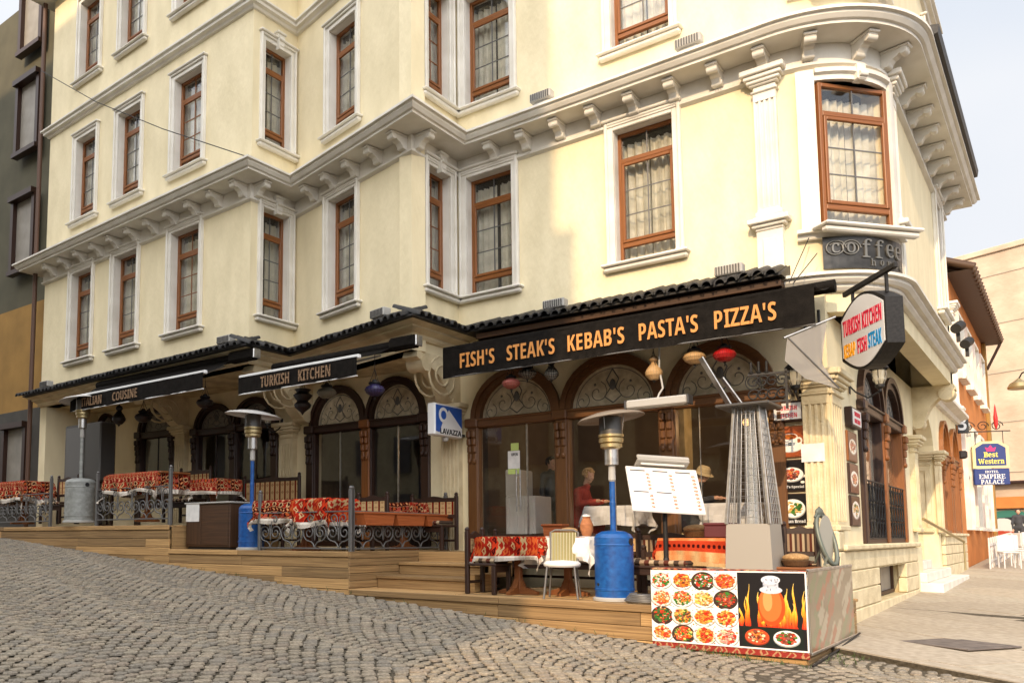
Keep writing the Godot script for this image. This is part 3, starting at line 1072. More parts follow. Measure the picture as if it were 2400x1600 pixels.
func make_building() -> void:
	var b := thing("corner_hotel", "cream yellow corner building with white cornices, brown windows and a rounded corner bay", "building")
	var lo := Vector2(-20.1, 1.8)
	var fl := fr(UP[1], UP[2])
	var frl := fr(UP[2], UP[3])
	var fm := fr(UP[3], UP[4])
	var frm := fr(UP[4], UP[5])
	var f_r := fr(UP[5], UP[6])
	var fw := fr(Vector2(XR, -0.80), Vector2(XR, -7.6))
	var ys := [[5.83, 7.99], [9.3, 11.4], [12.92, 15.0]]
	var top := 16.4
	wall(b, fr(UP[0], UP[1]), 7.8, 0.3, top, [])
	wall(b, fl, UP[1].distance_to(UP[2]), 4.85, top, [[1.44, 2.36, ys], [3.37, 4.3, ys], [5.62, 6.6, ys]])
	wall(b, frl, 1.2, 4.85, top, [[0.3, 1.0, ys]], 0.26)
	wall(b, fm, UP[3].distance_to(UP[4]), 4.68, top, [[1.23, 2.1, ys]])
	wall(b, frm, 1.37, 4.68, top, [[0.45, 1.1, ys]], 0.26)
	wall(b, f_r, 5.4, 5.0, top, [[0.20, 1.13, ys], [2.99, 3.93, ys]])
	wall(b, fw, 6.8, 4.6, top, [[5.1, 5.95, ys]])
	wall(b, fr(Vector2(XR, -7.6), Vector2(-2.42, -7.6)), 0.67, 4.6, top, [])
	wall(b, fr(Vector2(-2.42, -7.6), Vector2(-2.42, -15.6)), 8.0, 4.6, top, [[1.5, 2.4, ys], [4.9, 5.8, ys]])
	wall(b, fr(Vector2(-2.42, -15.6), Vector2(-20.1, -15.6)), 17.68, 0.3, top, [])
	var roof := G.new()
	var rp := PackedVector2Array()
	for p in plan():
		rp.append(p)
	rp.append(Vector2(-2.42, -7.6)); rp.append(Vector2(-2.42, -15.6)); rp.append(Vector2(-20.1, -15.6))
	var ix := Geometry2D.triangulate_polygon(rp)
	for i in range(0, ix.size(), 3):
		var q := []
		for k in 3:
			q.append(V(rp[ix[i + k]].x, top + 0.02, rp[ix[i + k]].y))
		roof.face(q, Vector3.UP)
	obj("flat_roof", roof, M.tile, b)
	var sd := 1
	for y in ys:
		for c in [[1.44, 2.36], [3.37, 4.3], [5.62, 6.6]]:
			window(b, fl, c[0], c[1], y[0], y[1], false, true, sd); sd += 1
		window(b, frl, 0.3, 1.0, y[0], y[1], true, true, sd); sd += 1
		window(b, fm, 1.23, 2.1, y[0], y[1], false, true, sd); sd += 1
		window(b, frm, 0.45, 1.1, y[0], y[1], true, true, sd); sd += 1
		for c in [[0.20, 1.13], [2.99, 3.93]]:
			window(b, f_r, c[0], c[1], y[0], y[1], false, true, sd); sd += 1
		window(b, fw, 5.1, 5.95, y[0], y[1], false, true, sd); sd += 1
	# the rounded corner bay
	var ta := 0.40
	var tb := 1.40
	var bw := G.new()
	for s in [[0.0, ta, 4.6, top], [tb, PI / 2, 4.6, top], [ta, tb, 4.6, 5.72], [ta, tb, 7.82, 9.2], [ta, tb, 11.2, top]]:
		bw.sweep(arc(BR, s[0], s[1], maxi(3, int((s[1] - s[0]) * 9))), [Vector2(0, s[2]), Vector2(0, s[3]), Vector2(-0.25, s[3]), Vector2(-0.25, s[2]), Vector2(0, s[2])])
	obj("wall", bw, M.cream, b)
	var ca := BAY + Vector2(sin(ta), cos(ta)) * 1.413
	var cb := BAY + Vector2(sin(tb), cos(tb)) * 1.413
	for y in [[5.72, 7.82], [9.2, 11.2]]:
		var w := window(b, fr(ca, cb), 0.13, ca.distance_to(cb) - 0.13, y[0] + 0.01, y[1] - 0.03, false, false, sd)
		sd += 3
		w.name = "bay_window" if y[0] < 6 else "bay_window_001"
		var tr := G.new()
		for s in [[ta - 0.19, ta], [tb, tb + 0.17]]:
			tr.sweep(arc(BR, s[0], s[1], 3), [Vector2(-0.2, y[0]), Vector2(0.10, y[0]), Vector2(0.10, y[1] + 0.15), Vector2(-0.2, y[1] + 0.15), Vector2(-0.2, y[0])])
		tr.sweep(arc(BR, ta, tb, 10), [Vector2(-0.2, y[1]), Vector2(0.07, y[1]), Vector2(0.07, y[1] + 0.07), Vector2(0.12, y[1] + 0.09), Vector2(0.12, y[1] + 0.15), Vector2(-0.2, y[1] + 0.15), Vector2(-0.2, y[1])])
		var inv: Transform3D = w.transform.affine_inverse()
		obj("surround", tr, M.white, w, inv)
		obj("sill", G.new().sweep(arc(BR, ta - 0.24, tb + 0.2, 12), [Vector2(-0.25, y[0] - 0.12), Vector2(0.08, y[0] - 0.12), Vector2(0.10, y[0] - 0.05), Vector2(0.17, y[0] - 0.05), Vector2(0.17, y[0]), Vector2(-0.25, y[0]), Vector2(-0.25, y[0] - 0.12)]), M.white, w, inv)
		var tm := (ta + tb) / 2
		var kx := Transform3D(Basis(Vector3.UP, tm), V(BAY.x + sin(tm) * BR, 0, BAY.y + cos(tm) * BR))
		obj("keystone", G.new().box(V(-0.07, y[1] - 0.03, 0), V(0.07, y[1] + 0.2, 0.15), 0.02).tube([V(-0.06, y[1] + 0.04, 0.15), V(0.06, y[1] + 0.04, 0.15)], 0.04, 8), M.white, w, inv * kx)
	# solid core behind the curtains, coloured near black for the shade of unlit rooms
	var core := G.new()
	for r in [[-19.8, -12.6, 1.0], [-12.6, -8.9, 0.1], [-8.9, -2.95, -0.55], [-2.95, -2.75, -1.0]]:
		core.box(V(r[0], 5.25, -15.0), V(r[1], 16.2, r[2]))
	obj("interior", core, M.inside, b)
	# cornices
	var path := plan()
	path.append(Vector2(-2.42, -7.6))
	var crown := [Vector2(0, 8.36), Vector2(0.48, 8.37), Vector2(0.48, 8.41), Vector2(0.52, 8.42), Vector2(0.56, 8.47), Vector2(0.56, 8.50), Vector2(0.61, 8.51), Vector2(0.61, 8.55), Vector2(0.0, 8.66)]
	obj("cornice", G.new().sweep(path, crown), M.white, b)
	obj("frieze", G.new().sweep(path, [Vector2(0, 8.02), Vector2(0.03, 8.03), Vector2(0.07, 8.05), Vector2(0.07, 8.09), Vector2(0.035, 8.11), Vector2(0.035, 8.358), Vector2(0, 8.358)]), M.white, b)
	obj("string_course", G.new().sweep(path, [Vector2(0, 11.92), Vector2(0.05, 11.93), Vector2(0.07, 11.98), Vector2(0.14, 12.0), Vector2(0.14, 12.06), Vector2(0.19, 12.08), Vector2(0.19, 12.12), Vector2(0, 12.16)]), M.white, b)
	obj("parapet_cornice", G.new().sweep(path, [Vector2(0, 15.7), Vector2(0.5, 15.75), Vector2(0.6, 15.9), Vector2(0.6, 16.0), Vector2(0, 16.1)]), M.white, b)
	var br: Array = []
	for s in [[fl, 8.2, 11, 0.0], [frl, 1.2, 1, 0.1], [fm, 3.69, 5, 0.25], [frm, 1.37, 1, 0.1], [f_r, 5.4, 8, 0.3], [fw, 6.8, 8, 0.5]]:
		var xf: Transform3D = s[0]
		for i in s[2]:
			var x: float = s[1] - 0.13 - (s[1] - s[3] - 0.3) * i / maxf(1, s[2] - 0.4)
			if s[2] == 1:
				x = 0.10
			br.append(xf * Transform3D(Basis.IDENTITY, V(x, 8.355, 0.035)))
	for t in [0.35, 0.9, 1.4]:
		br.append(Transform3D(Basis(Vector3.UP, t), V(BAY.x + sin(t) * (BR + 0.035), 8.355, BAY.y + cos(t) * (BR + 0.035))))
	var bm := G.new()
	var pp := PackedVector2Array([V2, Vector2(-0.33, 0), Vector2(-0.33, -0.05), Vector2(-0.28, -0.10), Vector2(-0.23, -0.10), Vector2(-0.20, -0.13), Vector2(-0.15, -0.15), Vector2(-0.10, -0.22), Vector2(-0.04, -0.25), Vector2(0, -0.25)])
	bm.xf = Transform3D(Basis(V(0, 0, -1), Vector3.UP, V(1, 0, 0)), V0)
	bm.prism(pp, -0.065, 0.065)
	bm.xf = Transform3D.IDENTITY
	bm.box(V(-0.085, -0.035, 0), V(0.085, 0.0, 0.36), 0.008)
	bm.tube([V(-0.075, -0.075, 0.28), V(0.075, -0.075, 0.28)], 0.05, 8)
	bm.tube([V(-0.075, -0.20, 0.07), V(0.075, -0.20, 0.07)], 0.045, 8)
	for k in 3:
		bm.box(V(-0.045 + k * 0.035, -0.31, 0.0), V(-0.025 + k * 0.035, -0.245, 0.035), 0.006)
	var bmesh_ := bm.mesh()
	for x in br:
		obj("bracket", bmesh_, M.white, b, x)
	var gut := [Vector2(XR, -0.9), Vector2(XR, -7.0)]
	obj("gutter", G.new().sweep(gut, [Vector2(0.52, 8.56), Vector2(0.66, 8.58), Vector2(0.68, 8.70), Vector2(0.56, 8.72), Vector2(0.52, 8.62)]), M.tile, b)
	# pilasters framing the bay
	pilaster(b, "pilaster", Transform3D(Basis.IDENTITY, V(-3.04, 0, 0.35)), 0.30, 0.09, 6.03, 8.15, M.white, 0.95)
	pilaster(b, "pilaster", Transform3D(Basis(Vector3.UP, PI / 2), V(XR, 0, -0.98)), 0.30, 0.09, 6.03, 8.15, M.white, 0.95)
	pilaster(b, "pilaster", Transform3D(Basis(Vector3.UP, PI / 2), V(-2.42, 0, -15.3)), 0.4, 0.12, 5.2, 8.1, M.white, 0.3)
	# bay foot: mouldings, fascia and soffit
	var bp := [Vector2(-3.25, 0.35), Vector2(-2.9, 0.35)]
	bp.append_array(arc(BR, 0.09, PI / 2 - 0.09, 14))
	bp.append(Vector2(XR, -0.80)); bp.append(Vector2(XR, -7.6))
	obj("bay_moulding", G.new().sweep(bp, [Vector2(0, 4.86), Vector2(0.06, 4.87), Vector2(0.10, 4.91), Vector2(0.10, 4.95), Vector2(0.16, 4.96), Vector2(0.20, 5.0), Vector2(0.20, 5.04), Vector2(0.26, 5.05), Vector2(0.26, 5.09), Vector2(0, 5.13)]), M.white, b)
	var so := G.new()
	var polys := [[Vector2(-20.1, 0.3), Vector2(-20.1, 1.8), Vector2(-11.9, 2.1), Vector2(-11.9, 0.3), 4.85], [Vector2(-11.9, 0.3), Vector2(-11.9, 0.9), Vector2(-8.3, 1.72), Vector2(-8.3, 0.3), 4.68]]
	for p in polys:
		so.face([V(p[0].x, p[4], p[0].y), V(p[1].x, p[4], p[1].y), V(p[2].x, p[4], p[2].y), V(p[3].x, p[4], p[3].y)], Vector3.DOWN)
	var sp := PackedVector2Array([Vector2(-2.9, 0.35)])
	for p in arc(BR, 0.09, PI / 2 - 0.09, 14):
		sp.append(p)
	sp.append(Vector2(XR, -0.80)); sp.append(Vector2(XR, -7.6)); sp.append(Vector2(-2.42, -7.6)); sp.append(Vector2(-2.42, 0.3)); sp.append(Vector2(-2.9, 0.3))
	ix = Geometry2D.triangulate_polygon(sp)
	for i in range(0, ix.size(), 3):
		var q := []
		for k in 3:
			q.append(V(sp[ix[i + k]].x, 4.6, sp[ix[i + k]].y))
		so.face(q, Vector3.DOWN)
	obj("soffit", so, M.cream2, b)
	# ---- ground floor wall with its arched openings ----
	var z0 := 0.35
	var gf := fr(Vector2(-20.1, z0), Vector2(-2.42, z0))
	var wl := G.new()
	var op := [[-19.75, -18.96, 1.82, 4.35, 0.45], [-17.9, -16.5, 2.3, 4.15, 0.62], [-15.68, -14.33, 1.82, 4.05, 0.58], [-14.33, -12.98, 1.82, 4.05, 0.58], [-11.94, -10.45, 1.42, 3.82, 0.78], [-10.45, -9.01, 1.42, 3.82, 0.78], [-8.02, -6.31, 1.3, 3.62, 0.82], [-6.31, -4.59, 1.3, 3.62, 0.82], [-4.59, -3.05, 1.3, 3.62, 0.78]]
	var x := -20.1
	for o in op:
		if o[0] > x + 0.01:
			wl.box(V(x + 20.1, 0.2, -0.3), V(o[0] + 20.1, 5.0, 0))
		wl.prism(arch_poly(o[0] + 20.1, o[1] + 20.1, o[3], o[4], 5.0), -0.3, 0.0)
		wl.box(V(o[0] + 20.1, 0.2, -0.3), V(o[1] + 20.1, o[2], 0))
		x = o[1]
	wl.box(V(x + 20.1, 0.2, -0.3), V(17.68, 5.0, 0))
	obj("wall", wl, M.cream, b, gf)
	var n := 0
	for o in op:
		var old: bool = o[0] < -9.0
		var am := arch_window(b, gf, o[0] + 20.1, o[1] + 20.1, o[2], o[3], o[4], M.darkframe if old else M.archwood, M.frost if o[0] > -12 else M.panel)
		var x0: float = o[0] + 20.23
		var x1: float = o[1] + 19.97
		if n == 6 or n == 4 or n == 5 or n < 4:   # glazed doors: two leaves with a meeting edge
			var xm := lerpf(x0, x1, 0.62 if n == 6 else 0.5)
			obj("pane", G.new().box(V(x0, o[2] + 0.1, -0.07), V(xm - 0.012, o[3] - 0.14, -0.06)), M.glass, am)
			obj("pane", G.new().box(V(xm + 0.012, o[2] + 0.1, -0.07), V(x1, o[3] - 0.14, -0.06)), M.glass, am)
			obj("meeting_edge", G.new().box(V(xm - 0.012, o[2] + 0.1, -0.075), V(xm + 0.012, o[3] - 0.14, -0.05)), M.steel if n > 3 else M.darkframe, am)
			if n == 6:
				var hd := G.new()
				for s in [-0.035, 0.035]:
					hd.tube([V(xm - 0.14 + s, 2.02, 0.0), V(xm - 0.14 + s, 2.72, 0.0)], 0.014, 8)
				for yy in [2.12, 2.62]:
					hd.bar(V(xm - 0.175, yy, 0.0), V(xm - 0.105, yy, 0.0), 0.02, 0.03)
				obj("door_handle", hd, M.steel, am)
		else:
			var xm := lerpf(x0, x1, 0.25 if n == 8 else 0.5)
			obj("pane", G.new().box(V(x0, o[2] + 0.1, -0.07), V(x1, o[3] - 0.14, -0.06)), M.glass, am)
			obj("meeting_edge", G.new().box(V(xm - 0.006, o[2] + 0.1, -0.059), V(xm + 0.006, o[3] - 0.14, -0.05)), M.steel, am)
		n += 1
	for c in [[-8.0, 3.5], [-6.31, 3.5], [-4.59, 3.5], [-3.07, 3.5]]:
		carved_post(b, gf, c[0] + 20.1, 1.3, c[1], M.archwood)
	for c in [[-11.94, 3.7], [-10.45, 3.7], [-9.03, 3.7], [-14.33, 3.95], [-15.66, 3.95], [-13.0, 3.95], [-17.88, 4.05], [-16.52, 4.05]]:
		carved_post(b, gf, c[0] + 20.1, 1.42 if c[0] > -12 else 1.82, c[1], M.darkframe if c[0] != -10.45 else M.frame)
	# pilasters and consoles carrying the overhang
	for c in [[-16.12, 4.18, 1.8], [-12.53, 3.95, 1.3], [-8.42, 3.92, 0.8]]:
		pilaster(b, "pilaster", Transform3D(Basis.IDENTITY, V(c[0], 0, z0)), 0.36, 0.14, c[2], c[1], M.stone)
	console(b, "console", Transform3D(Basis.IDENTITY, V(-8.42, 4.68, z0)), 0.30, 1.25, 0.85, M.stone)
	console(b, "console", Transform3D(Basis.IDENTITY, V(-12.05, 4.85, z0)), 0.30, 1.6, 0.95, M.stone)
	console(b, "console", Transform3D(Basis.IDENTITY, V(-16.12, 4.85, z0)), 0.30, 1.45, 0.75, M.stone)
	console(b, "console", Transform3D(Basis(Vector3.UP, PI / 2), V(-2.42, 4.6, -7.35)), 0.34, 0.72, 0.85, M.stone)
	# corner column with two fluted faces
	pilaster(b, "corner_column", Transform3D(Basis.IDENTITY, V(-2.555, 0, z0)), 0.33, 0.16, 1.68, 3.78, M.stone, 0)
	pilaster(b, "corner_column", Transform3D(Basis(Vector3.UP, PI / 2), V(-2.42, 0, 0.18)), 0.60, 0.06, 1.68, 3.78, M.stone, 0)
	obj("pedestal", G.new().box(V(-2.88, 1.42, 0.2), V(-2.34, 1.68, 0.58), 0.03).box(V(-2.84, 1.42, 0.35), V(-2.40, 3.78, 0.36)), M.stone, b)
	# rusticated plinth: single courses
	for i in 4:
		var ya: float = [0.1, 0.63, 0.89, 1.15][i]
		var yb: float = [0.63, 0.89, 1.15, 1.42][i]
		obj("stone_course", G.new().box(V(-3.3, ya, 0.3), V(-2.33, yb - 0.014, 0.60), 0.012), M.stone, b)
		for r in ([[0.3, -6.4]] if i == 0 or i == 3 else [[0.3, -2.3], [-4.9, -6.4]]):
			obj("stone_course", G.new().box(V(-2.5, ya, r[0]), V(-2.36, yb - 0.014, r[1]), 0.012), M.stone, b)
	obj("plinth_core", G.new().box(V(-2.7, 0.1, 0.29), V(-2.39, 1.45, -2.28)).box(V(-2.7, 0.1, -4.93), V(-2.39, 1.45, -6.36)).box(V(-2.7, 0.1, -2.28), V(-2.39, 0.62, -4.93)).box(V(-2.7, 1.13, -2.28), V(-2.39, 1.45, -4.93)), M.cream2, b)
	obj("sill_course", G.new().box(V(-2.6, 1.42, 0.3), V(-2.30, 1.50, -6.45), 0.02), M.stone, b)
	var vt := obj("cellar_window", G.new().box(V(-2.64, 0.635, -2.30), V(-2.56, 0.69, -4.91)), M.cabinet, b)
	for z in [-2.34, -3.6, -4.86]:
		obj("jamb", G.new().box(V(-2.64, 0.69, z - 0.03), V(-2.565, 1.12, z + 0.03)), M.cabinet, vt)
	obj("pane", G.new().box(V(-2.62, 0.69, -2.37), V(-2.61, 1.12, -4.83)), M.panel, vt)
	# right hand wall with windows, entrance niche and far windows
	var rf := fr(Vector2(-2.42, 0.35), Vector2(-2.42, -15.6))
	var rw := G.new()
	var ro := [[1.85, 3.75, 1.5, 3.62, 0.75], [3.75, 5.7, 1.5, 3.62, 0.75], [7.4, 10.6, 0.6, 3.5, 0.92], [11.6, 13.2, 1.66, 3.6, 0.85], [13.6, 15.2, 1.66, 3.6, 0.85]]
	x = 0.3
	for o in ro:
		if o[0] > x + 0.01:
			rw.box(V(x, 1.4, -0.3), V(o[0], 4.6, 0))
		rw.prism(arch_poly(o[0], o[1], o[3], o[4], 4.6), -0.3, 0.0)
		x = o[1]
	rw.box(V(x, 1.4, -0.3), V(15.95, 4.6, 0))
	rw.box(V(10.6, 0.1, -0.3), V(15.95, 1.4, 0))
	rw.box(V(6.70, 0.1, -0.3), V(7.395, 1.4, 0.05))
	obj("wall", rw, M.cream, b, rf)
	for o in [ro[0], ro[1], ro[3], ro[4]]:
		var am := arch_window(b, rf, o[0], o[1], o[2], o[3], o[4], M.darkframe if o[0] < 6 else M.frame, M.panel)
		obj("pane", G.new().box(V(o[0] + 0.13, o[2] + 0.1, -0.07), V(o[1] - 0.13, o[3] - 0.14, -0.06)), M.glass, am)
		obj("curtain", G.new().box(V(o[0] + 0.2, o[2] + 0.1, -0.25), V(o[0] + 0.62, o[3] - 0.14, -0.22)).box(V(o[1] - 0.7, o[2] + 0.1, -0.25), V(o[1] - 0.25, o[3] - 0.14, -0.22)), M.curtain, am)
		if o[0] < 6:   # wrought iron window guard
			var gd := G.new()
			var wx: float = o[1] - o[0]
			for k in 7:
				var cx: float = o[0] + 0.2 + (wx - 0.4) * k / 6.0
				gd.tube([V(cx, o[2] + 0.08, 0.03), V(cx, o[2] + 0.95, 0.03)], 0.01, 4)
				if k < 6:
					for j in 3:
						var cir := []
						for q in 9:
							cir.append(V(cx + 0.12 + cos(q * TAU / 8) * 0.10, o[2] + 0.22 + j * 0.27 + sin(q * TAU / 8) * 0.12, 0.03))
						gd.tube(cir, 0.008, 4)
			gd.tube([V(o[0] + 0.15, o[2] + 0.95, 0.03), V(o[1] - 0.15, o[2] + 0.95, 0.03)], 0.014, 4)
			gd.tube([V(o[0] + 0.15, o[2] + 0.08, 0.03), V(o[1] - 0.15, o[2] + 0.08, 0.03)], 0.014, 4)
			obj("window_guard", gd, M.iron, am)
	for c in [1.9, 3.75, 5.65]:
		carved_post(b, rf, c, 1.5, 3.5, M.frame if c > 2 else M.darkframe)
	for c in [11.65, 13.2, 13.6, 15.15]:
		carved_post(b, rf, c, 1.66, 3.5, M.frame)
	# entrance niche
	var nc := G.new()
	nc.box(V(7.4, 0.1, -1.3), V(10.6, 4.6, -1.2))
	nc.box(V(7.3, 0.1, -1.2), V(7.4, 4.6, -0.3))
	nc.box(V(10.6, 0.1, -1.2), V(10.7, 4.6, -0.3))
	nc.box(V(7.4, 4.45, -1.2), V(10.6, 4.6, -0.3))
	obj("entrance_niche", nc, M.stone, b, rf)
	obj("entrance_door", G.new().box(V(8.1, 1.3, -1.2), V(9.9, 3.9, -1.14), 0.02).box(V(8.25, 1.5, -1.14), V(8.95, 3.7, -1.11), 0.02).box(V(9.05, 1.5, -1.14), V(9.75, 3.7, -1.11), 0.02), M.frame, b, rf)
	for k in [[6.95, 0.0], [10.72, 0.0]]:
		pilaster(b, "entrance_pilaster", rf * Transform3D(Basis.IDENTITY, V(k[0], 0, 0)), 0.4, 0.1, 1.7, 3.55, M.stone, 0)
	pilaster(b, "entrance_pilaster", rf * Transform3D(Basis(Vector3.UP, -PI / 2), V(10.59, 0, -0.55)), 0.9, 0.06, 1.7, 3.55, M.stone, 0)
	for i in 3:
		obj("entrance_step", G.new().box(V(6.95, 0.1 if i == 0 else 0.532 + 0.19 * i, -1.19), V(11.9 - i * 0.9, 0.72 + 0.19 * i, 0.42 - 0.26 * i), 0.015), M.white, b, rf)
	for i in 4:
		obj("stone_course", G.new().box(V(11.0, [0.2, 0.95, 1.2, 1.42][i], 0), V(15.95, [0.936, 1.186, 1.406, 1.62][i], 0.08), 0.012), M.stone, b, rf)
	obj("sill_course", G.new().box(V(11.0, 1.62, 0), V(16.0, 1.69, 0.14), 0.015), M.stone, b, rf)
	obj("side_cornice", G.new().sweep([Vector2(-2.42, -8.3), Vector2(-2.42, -15.6)], [Vector2(0, 4.7), Vector2(0.08, 4.72), Vector2(0.12, 4.8), Vector2(0.3, 4.86), Vector2(0.3, 4.94), Vector2(0, 5.05)]), M.white, b)
	var rl := G.new()
	rl.tube([rf * V(7.2, 1.95, 0.12), rf * V(9.6, 1.50, 0.55)], 0.03, 6)
	rl.tube([rf * V(9.6, 1.50, 0.55), rf * V(9.6, 0.9, 0.55)], 0.02, 6)
	obj("handrail", rl, M.brass, b)
	# rooms behind the ground floor
	obj("interior_floor", G.new().box(V(-20, 1.15, -6), V(-2.75, 1.3, 0.04)), M.cabinet, b)
	obj("interior_ceiling", G.new().box(V(-20, 4.84, -6), V(-2.75, 4.95, 0.04)), M.insidewall, b)
	obj("interior_wall", G.new().box(V(-20, 1.3, -6.1), V(-2.75, 4.84, -5.0)).box(V(-8.9, 1.3, -5.0), V(-8.7, 4.84, -1.2)).box(V(-12.6, 1.3, -5.0), V(-12.4, 4.84, 0.0)), M.insidewall, b)
	obj("interior_column", G.new().box(V(-5.6, 1.3, -2.6), V(-5.25, 4.84, -2.25), 0.02).box(V(-3.9, 1.3, -3.4), V(-3.4, 4.84, -3.2), 0.02), M.cream2, b)
	# ---- tiled eave over the terrace ----
	var ep := [UP[1], UP[2], UP[3], UP[4], UP[5], Vector2(-2.82, 0.35)]
	obj("eave", G.new().sweep(ep, [Vector2(0, 5.06), Vector2(0.47, 5.06), Vector2(0.47, 5.09), Vector2(0, 5.30)]), M.tile, b)
	obj("eave_moulding", G.new().sweep([UP[1], UP[2], UP[3], UP[4], UP[5]], [Vector2(0, 4.86), Vector2(0.05, 4.86), Vector2(0.09, 4.90), Vector2(0.09, 4.94), Vector2(0.24, 4.99), Vector2(0.24, 5.02), Vector2(0.40, 5.05), Vector2(0, 5.058)]), M.stone, b)
	for i in 5:
		obj("eave_board", G.new().box(V(-8.0 if i < 3 else -7.7, 4.52 + i * 0.105, 0.36 + 0.0), V(-2.86, 4.618 + i * 0.105, 0.42 + 0.075 * i), 0.008), M.cabinet, b)
	var tm := G.new()
	var hs := 7
	for k in hs:
		var a0 := PI * k / hs
		var a1 := PI * (k + 1) / hs
		for e in [[0.072, 1.0], [0.056, -1.0]]:
			var p := []
			for q in [[a0, 0], [a1, 0], [a1, 1], [a0, 1]]:
				var rr: float = e[0] * (1.12 - 0.16 * (1 - q[1]))
				p.append(V(cos(q[0]) * rr, lerpf(5.29, 5.075, q[1]) + sin(q[0]) * rr, lerpf(-0.01, 0.56, q[1])))
			tm.face(p, V(cos((a0 + a1) / 2), sin((a0 + a1) / 2), 0) * e[1])
		tm.face([V(cos(a0) * 0.081, 5.075 + sin(a0) * 0.081, 0.56), V(cos(a1) * 0.081, 5.075 + sin(a1) * 0.081, 0.56), V(cos(a1) * 0.062, 5.075 + sin(a1) * 0.062, 0.56), V(cos(a0) * 0.062, 5.075 + sin(a0) * 0.062, 0.56)], V(0, 0, 1))
	var tmesh := tm.mesh()
	for s in ep.size() - 1:
		var xf := fr(ep[s], ep[s + 1])
		var l: float = ep[s].distance_to(ep[s + 1])
		var c := -0.1 if s == 0 or s == 2 else 0.55
		var e := l + 0.42 if s == 0 or s == 2 else (l - 0.5 if s == 1 or s == 3 else l)
		if s == 1 or s == 3:
			c = -0.42
			e = l - 0.45
		if s == 2 or s == 4:
			c = 0.5
		while c < e:
			obj("roof_tile", tmesh, M.tile, b, xf * Transform3D(Basis(Vector3.UP, rng.randf_range(-0.03, 0.03)), V(c, rng.randf_range(-0.012, 0.012), rng.randf_range(-0.02, 0.02))))
			c += 0.168


# ---------- wooden terraces ----------
func board(p: Node3D, a: Vector3, c: Vector3, called := "plank") -> void:
	var g := G.new()
	g.off = Vector2(rng.randf() * 9, rng.randf() * 9)
	g.box(a, c, 0.006)
	obj(called, g, M["plank%d" % (rng.randi() % 4)], p)


func front(p: Node3D, x0: float, x1: float, z: float, y0: float, y1: float) -> void:
	var y := y1
	var first := true
	while y > y0 - 0.2:
		var h := 0.09 if first else 0.16
		var x := x0
		while x < x1 - 0.01:
			var l := minf(x1 - x, rng.randf_range(1.9, 3.4))
			if x1 - x - l < 0.6:
				l = x1 - x
			var zz := z + rng.randf_range(-0.008, 0.008) + (0.02 if first else 0.0)
			if street_y(x + l, z) - 0.1 < y:
				board(p, V(x + 0.002, y - h + 0.006, zz - 0.04), V(x + l - 0.002, y, zz))
			x += l
		y -= h
		first = false


func make_terraces() -> void:
	var zf := 3.1
	var a := thing("upper_terrace", "long wooden terrace deck highest up the slope, at the left end", "terrace")
	front(a, -21.2, -12.87, zf, 0.8, 1.82)
	var d := thing("middle_terrace", "wooden terrace deck carrying the brown cabinet, half a metre below the one on its left", "terrace")
	front(d, -12.87, -8.45, zf, 0.5, 1.38)
	var c := thing("lower_terrace", "wooden terrace deck at the street corner behind the food banner", "terrace")
	front(c, -8.45, -2.2, zf - 0.02, 0.1, 0.82)
	for r in [[a, -21.2, -12.87, 1.82], [d, -12.87, -8.45, 1.38], [c, -6.6, -2.2, 0.82]]:
		var z := zf - 0.05
		while z > 0.4:
			var x: float = r[1]
			while x < r[2] - 0.01:
				var l := minf(r[2] - x, rng.randf_range(2.0, 3.2))
				board(r[0], V(x + 0.002, r[3] - 0.04, z - 0.118), V(x + l - 0.002, r[3] - 0.004 + rng.randf_range(-0.002, 0.002), z), "floor_board")
				x += l
			z -= 0.124
	obj("side_wall", G.new().box(V(-12.88, 1.3, zf - 0.06), V(-12.83, 1.80, 0.4)), M.plank1, a)
	for i in 6:   # right flank of the middle deck, above the stair
		board(d, V(-8.47, 1.38 - 0.11 * i - 0.104, 0.4), V(-8.43 + rng.randf_range(-0.004, 0.004), 1.38 - 0.11 * i, zf - 0.0))
	for i in 5:   # right flank of the corner deck
		board(c, V(-2.22, 0.82 - 0.155 * i - 0.15, 0.6), V(-2.18, 0.82 - 0.155 * i, zf - 0.02))
	var s := thing("wooden_stair", "short wooden stair between the middle and the lower terrace", "stairs")
	for i in 3:
		var y := 0.82 + 0.19 * i
		var z1 := zf - 0.06 - 0.55 * i
		board(s, V(-8.42, y - 0.045, z1 - 0.60), V(-6.62 - 0.12 * i, y, z1), "tread")
		if i > 0:
			board(s, V(-8.42, y - 0.19, z1 - 0.06), V(-6.62 - 0.12 * i, y - 0.05, z1 - 0.03), "riser")
			board(s, V(-6.74, y - 0.19, z1 - 0.5), V(-6.62, y + 0.06, z1 - 0.02), "newel_block")
	obj("stair_floor", G.new().box(V(-8.42, 1.2, 0.4), V(-6.9, 1.36, 1.4)), M.plank2, s)


